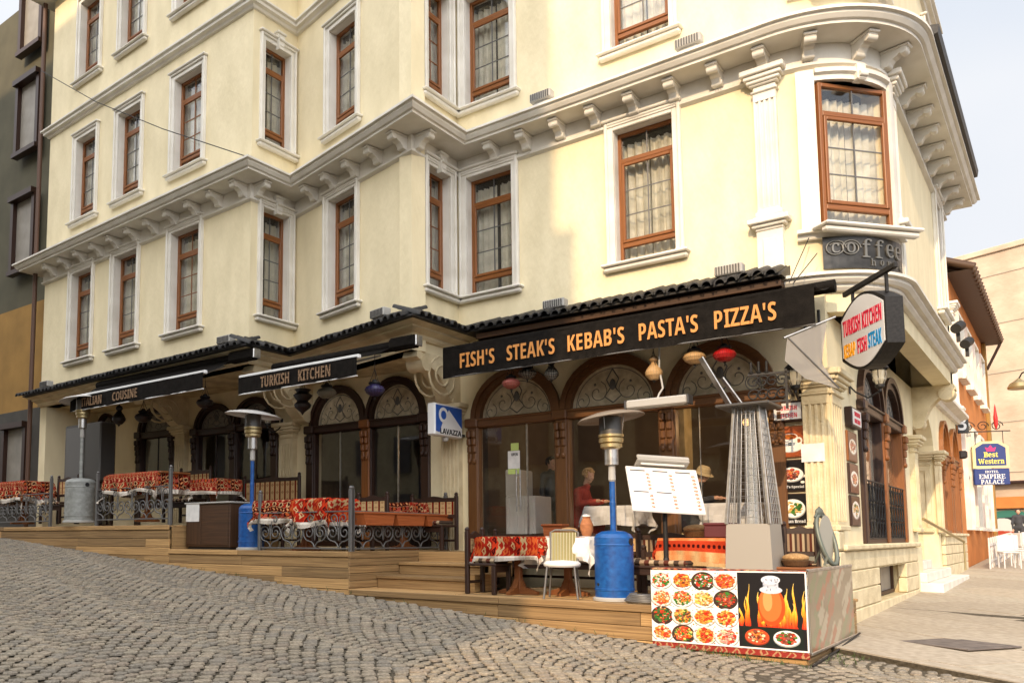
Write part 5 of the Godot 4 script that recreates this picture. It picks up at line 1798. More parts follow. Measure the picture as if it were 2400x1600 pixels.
func make_people() -> void:
	# woman in red leaning on the window table; she looks to the right
	var red := tri_mat(0.55, 0.07, 0.04, 0.9, noise_tex(128, 0.05, Color(0.8, 0.8, 0.8), Color(1, 1, 1), 90, 3), 3.0)
	var t := thing("person", "person with curly blond hair in a red sweater leaning on the window table", "person", V(-6.42, 1.3, -0.75), 0.0)
	var g := G.new()
	skin_net([[V(-0.28, 0.50, 0.0), V(-0.24, 0.78, 0.0), 0.16, 0.15], [V(-0.24, 0.78, 0.0), V(-0.10, 1.03, 0.04), 0.15, 0.13], [V(-0.10, 1.06, -0.13), V(-0.08, 1.06, 0.20), 0.075, 0.075],
		[V(-0.08, 1.05, 0.20), V(-0.02, 0.86, 0.30), 0.062, 0.05], [V(-0.02, 0.86, 0.30), V(0.24, 0.90, 0.22), 0.05, 0.038], [V(-0.10, 1.05, -0.13), V(-0.02, 0.86, -0.22), 0.062, 0.05], [V(-0.02, 0.86, -0.22), V(0.24, 0.90, -0.10), 0.05, 0.038], [V(-0.04, 1.08, 0.04), V(0.02, 1.16, 0.05), 0.06, 0.055],
		[V(-0.28, 0.48, 0.09), V(0.16, 0.50, 0.12), 0.10, 0.075], [V(-0.28, 0.48, -0.09), V(0.16, 0.50, -0.12), 0.10, 0.075], [V(0.16, 0.50, 0.12), V(0.16, 0.06, 0.12), 0.07, 0.05], [V(0.16, 0.50, -0.12), V(0.16, 0.06, -0.12), 0.07, 0.05]], 0.018, 0.05, g)
	obj("body", g, red, t)
	head_parts(t, V(0.05, 1.33, 0.05), PI / 2 - 0.3, 0.25, mat(0.50, 0.30, 0.12, 0.7), true)
	var hg := G.new()
	hand(hg, V(0.25, 0.90, 0.22), V(1, 0.05, -0.1).normalized(), Vector3.UP)
	hand(hg, V(0.25, 0.90, -0.10), V(1, 0.05, 0.1).normalized(), Vector3.UP)
	obj("hands", hg, M.skin, t)
	# woman in a beige hat bent over the second window table
	var dk := mat(0.045, 0.045, 0.05, 0.9)
	t = thing("person", "person in a beige hat and dark coat sitting at the window nearer the corner", "person", V(-4.55, 1.3, -0.8), 0.0)
	g = G.new()
	skin_net([[V(-0.2, 0.50, 0.0), V(-0.18, 0.78, 0.0), 0.16, 0.15], [V(-0.18, 0.78, 0.0), V(-0.06, 1.0, 0.03), 0.15, 0.13], [V(-0.08, 1.02, -0.15), V(-0.06, 1.02, 0.20), 0.075, 0.075],
		[V(-0.06, 1.01, 0.20), V(0.0, 0.84, 0.28), 0.06, 0.05], [V(0.0, 0.84, 0.28), V(0.26, 0.9, 0.16), 0.05, 0.038], [V(-0.08, 1.01, -0.15), V(0.0, 0.84, -0.22), 0.06, 0.05], [V(0.0, 0.84, -0.22), V(0.26, 0.9, -0.06), 0.05, 0.038], [V(-0.02, 1.05, 0.03), V(0.04, 1.12, 0.04), 0.058, 0.052],
		[V(-0.2, 0.48, 0.09), V(0.2, 0.50, 0.12), 0.10, 0.075], [V(-0.2, 0.48, -0.09), V(0.2, 0.50, -0.12), 0.10, 0.075], [V(0.2, 0.50, 0.12), V(0.2, 0.06, 0.12), 0.07, 0.05], [V(0.2, 0.50, -0.12), V(0.2, 0.06, -0.12), 0.07, 0.05]], 0.018, 0.05, g)
	obj("body", g, dk, t)
	head_parts(t, V(0.09, 1.27, 0.05), PI / 2 - 0.35, 0.4, mat(0.10, 0.06, 0.03, 0.7), false, mat(0.52, 0.40, 0.22, 0.9))
	hg = G.new()
	hand(hg, V(0.27, 0.90, 0.16), V(1, 0.05, -0.2).normalized(), Vector3.UP)
	hand(hg, V(0.27, 0.90, -0.06), V(1, 0.05, 0.2).normalized(), Vector3.UP)
	obj("hands", hg, M.skin, t)
	# man in black inside the glass door, and two people far down the side street
	for p in [["person in dark clothes standing inside behind the glass door", V(-7.35, 1.3, -1.2), 1.2, 1.0, M.black], ["person in black walking past the beige wall at the end of the street", V(-1.95, 1.085, -34), 0.3, 1.0, dk], ["second person in dark clothes, right of the one in black at the street end", V(-1.35, 1.07, -34.5), 0.6, 0.96, mat(0.10, 0.09, 0.09, 0.9)]]:
		t = thing("person", p[0], "person", p[1], p[2])
		g = G.new()
		var bn := []
		for s in [-1, 1]:
			bn.append([V(s * 0.10, 0.93, 0), V(s * 0.11, 0.50, s * 0.06), 0.095, 0.06])
			bn.append([V(s * 0.11, 0.50, s * 0.06), V(s * 0.11, 0.07, s * 0.10 - 0.03), 0.058, 0.042])
			bn.append([V(s * 0.11, 0.05, s * 0.10 - 0.03), V(s * 0.12, 0.035, s * 0.10 + 0.12), 0.045, 0.035])
			bn.append([V(s * 0.18, 1.40, 0), V(s * 0.24, 1.12, -s * 0.03), 0.06, 0.045])
			bn.append([V(s * 0.24, 1.12, -s * 0.03), V(s * 0.24, 0.86, s * -0.08), 0.045, 0.033])
		bn.append([V(0, 0.95, 0), V(0, 1.15, 0), 0.145, 0.14])
		bn.append([V(0, 1.15, 0), V(0, 1.36, 0), 0.15, 0.13])
		bn.append([V(-0.13, 1.41, 0), V(0.13, 1.41, 0), 0.075, 0.075])
		bn.append([V(0, 1.42, 0), V(0, 1.52, 0.01), 0.058, 0.052])
		skin_net(bn, 0.024, 0.05, g)
		obj("body", g, p[4], t)
		head_parts(t, V(0, 1.62, 0.02), 0.0, 0.1, mat(0.03, 0.02, 0.015, 0.7), false)
		hg = G.new()
		for s in [-1, 1]:
			hand(hg, V(s * 0.24, 0.85, s * -0.08), V(0, -1, 0), V(0, 0, 1))
		obj("hands", hg, M.skin, t)
		t.scale = Vector3.ONE * p[3]


func make_awnings() -> void:
	var a := make_awning("awning", "long black awning over the three wide arches, reading fish, steak, kebab, pasta and pizza", -7.76, -2.28, 0.62, 4.84, 1.6, 4.61, 0.46, M.awning)
	for w in [["FISH'S", -7.10, 0.64], ["STEAK'S", -6.155, 0.81], ["KEBAB'S", -5.11, 0.86], ["PASTA'S", -4.07, 0.80], ["PIZZA'S", -3.085, 0.75]]:
		_fit(a, w[0], V(w[1], 4.385, 1.618), w[2], 0.235, M.letter)
	a = make_awning("awning", "shorter black awning on white bars reading turkish kitchen", -11.3, -8.52, 1.95, 4.72, 2.85, 4.40, 0.30, M.whiteplastic)
	_fit(a, "TURKISH", V(-10.36, 4.25, 2.868), 0.70, 0.19, M.letterold)
	_fit(a, "KITCHEN", V(-9.43, 4.25, 2.868), 0.72, 0.19, M.letterold)
	a = make_awning("awning", "black awning on white bars at the left end, its lettering ending in cousine", -16.6, -12.1, 2.3, 4.95, 3.0, 4.58, 0.30, M.whiteplastic)
	_fit(a, "ITALIAN", V(-15.75, 4.43, 3.018), 0.75, 0.18, M.letterold)
	_fit(a, "COUSINE", V(-14.55, 4.43, 3.018), 0.85, 0.18, M.letterold)
	# folded awning cassettes that run on beyond the open awnings
	for c in [["black awning cassette under the eave right of the turkish kitchen awning", -8.5, -7.95, 2.02, 4.72], ["black awning cassette under the eave right of the leftmost awning", -12.05, -11.35, 2.4, 4.92]]:
		var t := thing("awning_cassette", c[0], "awning")
		obj("cassette", G.new().box(V(c[1], c[4] - 0.10, c[3] - 0.1), V(c[2], c[4] + 0.10, c[3] + 0.10), 0.04), M.awning, t)
		obj("end_cap", G.new().box(V(c[2], c[4] - 0.09, c[3] - 0.09), V(c[2] + 0.03, c[4] + 0.09, c[3] + 0.09), 0.02), M.steel, t)


func _fit(p: Node3D, s: String, at: Vector3, w: float, h: float, m: Material, turn := 0.0, font := "Droid Sans", depth := 0.006) -> MeshInstance3D:
	# lettering scaled to a width and a cap height
	var o := text("lettering", s, 0.3, m, p, Transform3D.IDENTITY, depth, 700, font)
	var bb := o.mesh.get_aabb()
	var k := V(w / bb.size.x, h / bb.size.y, 1)
	var c := bb.get_center()
	o.transform = Transform3D(Basis(Vector3.UP, turn) * Basis.from_scale(k), at) * Transform3D(Basis.IDENTITY, V(-c.x, -c.y, 0))
	return o


func make_lanterns() -> void:
	var m := [img_mat(mosaic_img(Color(0.60, 0.30, 0.28), Color(0.78, 0.55, 0.45), Color(0.45, 0.12, 0.12)), 0.4), img_mat(mosaic_img(Color(0.10, 0.09, 0.09), Color(0.82, 0.80, 0.74), Color(0.2, 0.16, 0.14)), 0.35), img_mat(mosaic_img(Color(0.78, 0.62, 0.42), Color(0.45, 0.30, 0.16), Color(0.9, 0.8, 0.6)), 0.4), img_mat(mosaic_img(Color(0.62, 0.06, 0.07), Color(0.82, 0.25, 0.22), Color(0.5, 0.02, 0.04)), 0.3), img_mat(mosaic_img(Color(0.16, 0.14, 0.28), Color(0.40, 0.36, 0.55), Color(0.1, 0.08, 0.2)), 0.35), img_mat(mosaic_img(Color(0.07, 0.05, 0.05), Color(0.20, 0.12, 0.10), Color(0.02, 0.02, 0.02)), 0.45), img_mat(mosaic_img(Color(0.45, 0.44, 0.38), Color(0.15, 0.14, 0.13), Color(0.7, 0.68, 0.6)), 0.4)]
	var L := [["flat dusky pink mosaic lantern over the glass door", V(-6.65, 3.97, 1.35), 0.145, 0, 0, 4.55], ["flat black and white mosaic lantern beside the dusky pink one", V(-6.39, 4.10, 1.3), 0.145, 1, 0, 4.55], ["tall black and white mosaic lantern with a small ball on top", V(-5.95, 4.04, 1.35), 0.115, 1, 1, 4.55],
		["pear shaped cream and red lantern above the hanging heater bar", V(-4.38, 3.86, 1.35), 0.125, 2, 1, 4.55], ["flat beige mosaic lantern left of the bright red one", V(-3.82, 3.99, 1.35), 0.15, 2, 0, 4.55], ["flat bright red mosaic lantern under the word pizza", V(-3.43, 3.97, 1.35), 0.15, 3, 0, 4.55],
		["flat purple mosaic lantern hanging between the middle awning and its cassette", V(-8.70, 3.98, 2.2), 0.17, 4, 0, 4.6], ["flat grey mosaic lantern under the word kitchen", V(-9.68, 4.03, 2.3), 0.17, 6, 0, 4.5], ["large dark pierced lantern hanging below the word turkish", V(-10.25, 3.95, 2.3), 0.17, 5, 2, 4.5], ["dark lantern under the right end of the leftmost awning", V(-12.79, 4.16, 2.4), 0.17, 5, 0, 4.8], ["dark lantern under the middle of the leftmost awning", V(-14.79, 4.06, 2.4), 0.18, 5, 0, 4.7], ["dark round lantern beside the left door under the leftmost awning", V(-15.67, 4.12, 2.4), 0.15, 5, 1, 4.7]]
	for l in L:
		make_lantern(l[0], l[1], l[2], m[l[3]], l[5], l[4])
	make_wall_lantern("black wall lantern left of the corner column, by the plastic pennant", V(-2.74, 3.70, 0.72), 0.0, 0.36)
	make_wall_lantern("larger black wall lantern right of the corner column, below the oval sign", V(-2.02, 3.86, -0.9), PI / 2, 0.38)
	make_wall_lantern("small black wall lantern right of the left glass doors, by a stone pilaster", V(-12.6, 4.02, 0.95), 0.0, 0.4)
	var F := [["floodlight box on the eave at the right end, under the bay pilaster", V(-3.54, 5.21, 0.62), 0.0], ["floodlight box on the eave left of the single first floor window", V(-6.25, 5.21, 0.62), 0.0], ["floodlight box on the eave of the middle wall", V(-8.75, 5.2, 2.0), -0.22], ["floodlight box on the eave by the second corner from the left", V(-12.2, 5.2, 2.4), 0.0], ["floodlight box at the far left end of the eave", V(-19.2, 5.2, 2.15), 0.0], ["floodlight box on the white cornice below the top right window", V(-3.95, 8.66, 0.75), 0.0], ["floodlight box on the white cornice beside the inner corner", V(-6.35, 8.66, 0.75), 0.0]]
	for f in F:
		make_floodlight(f[0], f[1], f[2])
	for f in [["round black spotlight on the side moulding below the long window", V(-1.45, 5.33, -5.6)], ["second round black spotlight, farther along the side moulding", V(-1.45, 5.33, -7.2)]]:
		var t := thing("spotlight", f[0], "spotlight", f[1], 0.0, "black spotlights on the side wall")
		obj("housing", G.new().tube([V(-0.02, 0, 0.14), V(0.04, 0.10, -0.08)], 0.09, 12), M.iron, t)
		obj("yoke", G.new().box(V(-0.03, -0.22, -0.02), V(0.03, -0.05, 0.02)), M.iron, t)
	# infrared heater bar on a swan neck
	var h := thing("heater_bar", "grey infrared heater bar hanging under the cream lantern", "heater", V(-4.28, 3.40, 1.5), 0.0)
	obj("case", G.new().box(V(-0.42, -0.05, -0.09), V(0.42, 0.07, 0.09), 0.02), M.lightgrey, h)
	obj("reflector_slot", G.new().box(V(-0.38, -0.062, -0.06), V(0.38, -0.049, 0.06)), M.steel, h)
	obj("end_cap", G.new().box(V(-0.445, -0.055, -0.095), V(-0.42, 0.075, 0.095), 0.01).box(V(0.42, -0.055, -0.095), V(0.445, 0.075, 0.095), 0.01), M.steeldark, h)
	obj("neck", G.new().tube([V(0, 0.07, 0), V(0.0, 0.13, -0.05), V(0.03, 0.22, -0.12), V(-0.02, 0.5, -0.14), V(0, 1.15, -0.15)], 0.014, 6), M.lightgrey, h)


func poster(kind: int) -> Image:
	var w := 160
	var hh := 176
	var im := Image.create(w, hh, false, Image.FORMAT_RGB8)
	var white := Color(0.93, 0.92, 0.88)
	if kind == 0:
		im.fill(Color(0.62, 0.30, 0.13))
		for i in 400:
			blob(im, rng.randf() * w, rng.randf() * hh, 12, 1.5, Color(0.5, 0.22, 0.09).lerp(Color(0.7, 0.36, 0.17), rng.randf()))
		blob(im, 80, 118, 72, 34, Color(0.70, 0.70, 0.68)); blob(im, 80, 114, 72, 33, white)
		blob(im, 128, 84, 22, 22, white); blob(im, 128, 84, 12, 12, Color(0.6, 0.32, 0.15))
		blob(im, 78, 88, 44, 40, white); blob(im, 78, 58, 46, 20, Color(0.86, 0.84, 0.8)); blob(im, 78, 58, 40, 16, Color(0.65, 0.30, 0.08)); blob(im, 72, 56, 24, 9, Color(0.80, 0.45, 0.16))
		im.fill_rect(Rect2i(70, 92, 18, 20), Color(0.16, 0.24, 0.26)); im.fill_rect(Rect2i(75, 97, 8, 10), Color(0.8, 0.8, 0.78))
	elif kind == 1:
		im.fill(Color(0.07, 0.05, 0.05))
		for p in [[18, 100], [150, 92], [140, 128], [26, 132]]:
			blob(im, p[0], p[1], 12, 8, white)
		food(im, 80, 80, 66, [Color(0.75, 0.15, 0.06), Color(0.55, 0.2, 0.1), Color(0.82, 0.42, 0.16), Color(0.35, 0.12, 0.06)], white, 0.62, 90)
	elif kind == 2:
		im.fill(Color(0.06, 0.045, 0.045))
		food(im, 80, 80, 68, [Color(0.85, 0.55, 0.2), Color(0.88, 0.72, 0.4), Color(0.2, 0.42, 0.1), Color(0.12, 0.3, 0.07)], white, 0.78, 50)
	else:
		im.fill(Color(0.30, 0.08, 0.07))
		food(im, 80, 86, 66, [Color(0.75, 0.2, 0.1), Color(0.85, 0.6, 0.4), Color(0.4, 0.15, 0.1)], white, 0.7, 60)
	return im


func banner_img() -> Image:
	var w := 900
	var h := 450
	var im := Image.create(w, h, false, Image.FORMAT_RGB8)
	im.fill(Color(0.93, 0.93, 0.91))
	var red := Color(0.85, 0.16, 0.04)
	var org := Color(0.93, 0.45, 0.08)
	var yel := Color(0.95, 0.75, 0.3)
	var brn := Color(0.42, 0.16, 0.07)
	var grn := Color(0.15, 0.42, 0.08)
	var pale := Color(0.9, 0.8, 0.62)
	var sets := [[pale, grn, red, Color(0.92, 0.9, 0.85)], [org, yel, red, brn], [Color(0.9, 0.88, 0.86), red, brn, grn], [red, red, org], [org, red, pale], [red, org, grn, pale], [org, yel, pale], [brn, Color(0.6, 0.2, 0.12), red, grn], [grn, red, Color(0.1, 0.3, 0.08)], [brn, grn, yel, org], [yel, org, red], [red, yel, org], [red, org, pale], [yel, red, org, grn], [org, red, yel], [Color(0.8, 0.55, 0.5), red, pale]]
	for i in 16:
		var cx := 66 + (i % 4) * 129
		var cy := 62 + (i / 4) * 110
		var plate: Color = [Color(0.9, 0.9, 0.88), Color(0.88, 0.86, 0.82), Color(0.25, 0.18, 0.15), Color(0.92, 0.92, 0.9)][(i * 7 + i / 4) % 4]
		food(im, cx, cy, 68, sets[i], plate, 0.80, 240)
	for i in 260:   # garnish between the plates
		blob(im, 10 + rng.randf() * 506, 10 + rng.randf() * 428, rng.randf_range(2, 7), rng.randf_range(2, 5), [red, org, grn, brn, pale][rng.randi() % 5].lightened(rng.randf() * 0.2))
	# flames and the clay jug
	im.fill_rect(Rect2i(525, 8, 368, 434), Color(0.10, 0.09, 0.10))
	for i in 34:   # tongues of fire
		var bx := 530.0 + rng.randf() * 358.0
		var tall := (60.0 + rng.randf() * 240.0) * (0.45 + 0.75 * absf(bx - 710.0) / 180.0)
		var wid := rng.randf_range(9, 24)
		var ph := rng.randf() * 6.0
		for k in int(tall):
			var u := k / tall
			var cx := bx + sin(u * 7.0 + ph) * 9.0 * u
			var r := wid * pow(1.0 - u, 0.7) * (0.8 + 0.25 * sin(u * 11.0 + ph))
			var c := Color(0.80, 0.16, 0.03).lerp(Color(0.98, 0.66, 0.12), clampf(u * 1.7, 0, 1)).lerp(Color(1.0, 0.9, 0.5), clampf(u * 1.5 - 0.8, 0, 1))
			blob(im, cx, 320 - k, maxf(r, 1.5), 2.5, c, 0.25)
			blob(im, cx, 320 - k, maxf(r * 0.45, 1.0), 2.0, c.lightened(0.3), 0.3)
	blob(im, 710, 200, 74, 110, Color(0.78, 0.30, 0.10)); blob(im, 704, 190, 62, 98, Color(0.90, 0.44, 0.20)); blob(im, 690, 170, 26, 60, Color(0.95, 0.60, 0.36))
	im.fill_rect(Rect2i(668, 60, 84, 44), Color(0.72, 0.74, 0.78)); blob(im, 710, 50, 52, 26, Color(0.85, 0.87, 0.9)); blob(im, 710, 108, 62, 22, Color(0.78, 0.8, 0.84))
	for i in 40:
		blob(im, 670 + rng.randf() * 80, 40 + rng.randf() * 70, 4, 7, Color(0.5, 0.52, 0.58).lerp(Color(0.95, 0.96, 1), rng.randf()))
	im.fill_rect(Rect2i(545, 322, 330, 112), Color(0.08, 0.12, 0.10))
	food(im, 625, 378, 66, [red, org, brn, pale], Color(0.85, 0.3, 0.15), 0.66, 90)
	food(im, 785, 378, 70, [brn, Color(0.55, 0.2, 0.12), grn, red], Color(0.93, 0.93, 0.9), 0.62, 110)
	im.fill_rect(Rect2i(0, 0, w, 7), Color(0.93, 0.92, 0.9)); im.fill_rect(Rect2i(0, h - 9, w, 9), Color(0.93, 0.92, 0.9)); im.fill_rect(Rect2i(w - 7, 0, 7, h), Color(0.93, 0.92, 0.9))
	return im


func menu_img() -> Image:
	var im := Image.create(420, 300, false, Image.FORMAT_RGB8)
	im.fill(Color(0.93, 0.92, 0.90))
	for c in 3:
		for r in 11:
			var y := 20 + r * 25
			if r == 0 or (r == 6 and c < 2):
				im.fill_rect(Rect2i(14 + c * 138, y, 92, 9), Color(0.32, 0.30, 0.30))
				continue
			for k in 5:
				im.fill_rect(Rect2i(14 + c * 138 + k * 16, y, 9 + rng.randi() % 5, 3), Color(0.55, 0.55, 0.56))
			im.fill_rect(Rect2i(14 + c * 138, y + 7, 40 + rng.randi() % 30, 2), Color(0.7, 0.7, 0.7))
			food(im, 118 + c * 138, y + 3, 13, [Color(0.75, 0.2, 0.1), Color(0.85, 0.45, 0.2), Color(0.4, 0.18, 0.1)], Color(0.85, 0.75, 0.68), 0.7, 16)
	return im



func _upright(a: Vector3, b: Vector3, h: float) -> G:
	var g := G.new()
	g.quad(a, b, b + V(0, h, 0), a + V(0, h, 0))
	return g


func make_signs() -> void:
	# light box and food pictures beside the corner column, on both faces
	for s in 2:
		var bx := Transform3D(Basis.IDENTITY, V(-3.10, 0, 0.36)) if s == 0 else Transform3D(Basis(Vector3.UP, PI / 2), V(-2.42, 0, -0.55))
		var w := 0.38 if s == 0 else 0.62
		var side: String = ["left of the corner column", "on the side street wall"][s]
		var t := thing("light_box_sign", "white light box reading turkish kitchen in red, " + side, "sign")
		t.transform = bx
		obj("case", G.new().box(V(0, 3.14, 0), V(w, 3.42, 0.10), 0.012), M.darkframe, t)
		obj("face", G.new().box(V(0.02, 3.17, 0.10), V(w - 0.02, 3.39, 0.106)), M.whiteplastic, t)
		_fit(t, "TURKISH", V(w / 2, 3.325, 0.108), w * 0.62, 0.06, M.signred)
		_fit(t, "KITCHEN", V(w / 2, 3.225, 0.108), w * 0.62, 0.06, M.signred)
		for k in 3:
			var nm: Array = [["coffee cup", "roast meat", "pasta plate"], ["meat platter", "grilled dish", "white plate"]][s]
			var p := thing("food_picture", "framed picture of a %s, %s" % [nm[k], side], "picture", V0, 0.0, "framed food pictures on the corner")
			p.transform = bx
			var y0 := 2.66 - k * 0.455
			obj("frame", G.new().box(V(0, y0, 0), V(w, y0 + 0.43, 0.03), 0.008), M.frame if k == 0 else M.darkframe, p)
			var q := G.new()
			q.quad(V(0.015, y0 + 0.015, 0.034), V(w - 0.015, y0 + 0.015, 0.034), V(w - 0.015, y0 + 0.415, 0.034), V(0.015, y0 + 0.415, 0.034))
			obj("print", q, img_mat(poster(k if s == 0 else 3 if k < 2 else 2), 0.3), p)
			if s == 0 and k > 0:
				_fit(p, ["Chef's Special", "Italian Bread"][k - 1], V(w / 2, y0 + 0.06, 0.036), 0.30, 0.045, M.whiteplastic, 0.0, "Droid Serif", 0.003)
	var nt := thing("paper_notice", "white paper notice stuck on the fluted corner column", "notice", V(-2.60, 2.58, 0.515))
	obj("sheet", G.new().box(V(-0.15, 0, 0), V(0.13, 0.24, 0.003)), M.cloth, nt)
	# oval sign on the corner
	var t := thing("projecting_sign", "white oval sign in a black case reading turkish kitchen, kebap, fish and steak", "sign", V(-1.79, 4.10, 1.03), atan2(-0.586, 0.81) + PI / 2 + PI)
	t.rotation.y = PI - atan2(0.81, 0.586) + PI
	var pts := PackedVector2Array()
	var inner := PackedVector2Array()
	for i in 13:
		var a := i / 12.0
		pts.append(Vector2(-0.54 + 1.08 * a, -0.27 - 0.20 * sin(PI * a)))
		inner.append(Vector2(-0.50 + 1.0 * a, -0.235 - 0.20 * sin(PI * a)))
	for i in 13:
		var a := i / 12.0
		pts.append(Vector2(0.54 - 1.08 * a, 0.27 + 0.20 * sin(PI * a)))
		inner.append(Vector2(0.50 - 1.0 * a, 0.235 + 0.20 * sin(PI * a)))
	obj("case", G.new().prism(pts, -0.10, 0.10), M.iron, t)
	for s in [1.0, -1.0]:
		var turn := 0.0 if s > 0 else PI
		var f := obj("face", G.new().prism(inner, 0.10, 0.108), M.whiteplastic, t, Transform3D(Basis(Vector3.UP, turn), V0))
		_fit(f, "TURKISH KITCHEN", V(0, 0.12, 0.111), 0.92, 0.20, M.signred)
		_fit(f, "KEBAP", V(-0.32, -0.17, 0.111), 0.28, 0.17, M.signorange)
		_fit(f, "FISH", V(-0.01, -0.17, 0.111), 0.22, 0.18, M.signred)
		_fit(f, "STEAK", V(0.29, -0.16, 0.111), 0.30, 0.18, M.signblue)
	obj("hanger", G.new().bar(V(-0.62, 0.62, 0), V(0.62, 0.62, 0), 0.05, 0.07, 0.01).bar(V(-0.4, 0.62, 0), V(-0.4, 0.40, 0), 0.03, 0.03).bar(V(0.4, 0.62, 0), V(0.4, 0.36, 0), 0.03, 0.03), M.iron, t)
	# curved coffee house plate
	t = thing("curved_sign", "curved dark metal plate reading coffee house below the corner bay window", "sign")
	var g := G.new()
	var r0 := BR + 0.10
	g.sweep(arc(r0, 0.40, 1.46, 14), [Vector2(0, 5.16), Vector2(0.02, 5.16), Vector2(0.02, 5.595), Vector2(0, 5.595), Vector2(0, 5.16)])
	var plate := tri_mat(0.07, 0.066, 0.06, 0.35, noise_tex(256, 0.02, Color(0.6, 0.6, 0.6), Color(1, 1, 1), 95, 4), 1.5)
	plate.metallic = 0.5
	obj("plate", g, plate, t)
	var lt := mat(0.17, 0.165, 0.15, 0.4, 0.4)
	var word := "coffee"
	for i in 6:
		var a := 0.52 + 0.155 * i + (0.02 if i > 1 else 0.0)
		var xf := Transform3D(Basis(Vector3.UP, a), V(BAY.x + sin(a) * (r0 + 0.022), 5.43, BAY.y + cos(a) * (r0 + 0.022)))
		var o := text("letter", word[i], 0.34 if i > 1 else 0.24, lt, t, Transform3D.IDENTITY, 0.02, 400, "Droid Serif")
		var c := o.mesh.get_aabb().get_center()
		o.transform = xf * Transform3D(Basis.IDENTITY, V(-c.x, -c.y, 0.008))
		if i < 2:
			var ring := []
			for k in 22:
				var q := k * 0.42
				ring.append(xf * V(cos(q) * (0.13 - 0.002 * k), sin(q) * (0.11 - 0.002 * k), 0.008))
			obj("cup_scroll", G.new().tube(ring, 0.011, 5), lt, t)
	for i in 5:
		var a := 0.92 + 0.115 * i
		var xf := Transform3D(Basis(Vector3.UP, a), V(BAY.x + sin(a) * (r0 + 0.022), 5.245, BAY.y + cos(a) * (r0 + 0.022)))
		var o := text("letter", "house"[i], 0.13, lt, t, Transform3D.IDENTITY, 0.012, 400, "Droid Serif")
		var c := o.mesh.get_aabb().get_center()
		o.transform = xf * Transform3D(Basis.IDENTITY, V(-c.x, -c.y, 0.006))
	# blue and white coffee sign on the fluted pilaster
	t = thing("coffee_sign", "square blue and white coffee light box on the pilaster between the doors", "sign", V(-8.12, 3.56, 0.93), PI / 2)
	obj("case", G.new().box(V(-0.41, -0.27, -0.16), V(0.41, 0.27, 0), 0.02), M.whiteplastic, t)
	obj("blue_panel", G.new().prism(PackedVector2Array([Vector2(-0.38, -0.20), Vector2(-0.38, 0.24), Vector2(0.38, 0.24), Vector2(0.38, -0.10), Vector2(0.0, 0.19), Vector2(-0.16, 0.02), Vector2(-0.28, -0.22)]), 0.0, 0.006), mat(0.02, 0.09, 0.38, 0.4), t)
	var sun := G.new()
	sun.tube([V(-0.17, 0.08, 0.0), V(-0.17, 0.08, 0.010)], 0.13, 20)
	obj("white_disc", sun, M.whiteplastic, t)
	obj("blue_disc", G.new().tube([V(-0.17, 0.08, 0.01), V(-0.17, 0.08, 0.014)], 0.075, 18), mat(0.02, 0.09, 0.38, 0.4), t)
	_fit(t, "LAVAZZA", V(0.05, -0.19, 0.004), 0.62, 0.09, M.black)
	obj("wall_arm", G.new().bar(V(0.3, 0.2, -0.08), V(0.62, 0.2, -0.08), 0.04, 0.04).bar(V(0.3, -0.2, -0.08), V(0.62, -0.2, -0.08), 0.04, 0.04), M.iron, t)
	obj("lamp_below", G.new().lathe([Vector2(0, -0.36), Vector2(0.05, -0.34), Vector2(0.06, -0.28), Vector2(0.03, -0.27)], 12, V(0, 0, -0.08)), M.lightgrey, t)
	# translucent plastic pennant on a rod
	t = thing("pennant", "clear plastic pennant hanging from a slanted rod at the corner column", "pennant", V(-2.3, 3.9, 1.55), 0.55)
	obj("rod", G.new().tube([V(-0.36, 0.10, 0), V(0.24, 0.34, 0)], 0.014, 6), M.steel, t)
	var pm := mat(0.34, 0.31, 0.27, 0.3)
	pm.albedo_color.a = 0.5
	pm.transparency = BaseMaterial3D.TRANSPARENCY_ALPHA
	obj("sheet", G.new().prism(PackedVector2Array([Vector2(-0.32, 0.11), Vector2(0.14, 0.29), Vector2(0.06, -0.22), Vector2(0.24, -0.54), Vector2(-0.14, -0.40), Vector2(-0.36, -0.18)]), -0.006, 0.0), pm, t)
	obj("seam", G.new().bar(V(-0.31, 0.10, 0.004), V(0.24, -0.53, 0.004), 0.018, 0.012), M.steeldark, t)
	# wrought iron candle basket
	t = thing("iron_candle_bracket", "black wrought iron bracket with candles above the pyramid heater", "bracket", V(-2.90, 3.50, 1.35), 0.2)
	var ir := G.new()
	ir.bar(V(-0.24, 0.16, 0), V(0.24, 0.16, 0), 0.03, 0.03).bar(V(-0.2, -0.2, 0), V(0.24, -0.2, 0), 0.025, 0.025).bar(V(0.2, -0.3, 0), V(0.2, 0.2, 0), 0.03, 0.03).bar(V(0.2, 0.0, 0), V(0.24, 0.0, -0.95), 0.025, 0.025)
	obj("frame", ir, M.iron, t)
	for k in 8:
		var sp := []
		var c := V(-0.18 + (k % 4) * 0.11, -0.11 + (k / 4) * 0.17, 0)
		for i in 18:
			var q := i * 0.5
			sp.append(c + V(cos(q), sin(q), 0.25 * sin(q * 0.5)) * (0.085 - 0.004 * i))
		obj("scroll", G.new().tube(sp, 0.010, 5), M.iron, t)
	for k in 3:
		obj("candle", G.new().lathe([Vector2(0.03, 0.17), Vector2(0.035, 0.19), Vector2(0.016, 0.2), Vector2(0.016, 0.32), Vector2(0, 0.33)], 8, V(-0.2 + k * 0.09, 0, 0)), M.iron, t)
	# hotel sign down the side street
	t = thing("hotel_sign", "hanging blue and yellow hotel sign with a crown, in two panels down the side street", "sign", V(-1.86, 3.62, -18.2), 0.35)
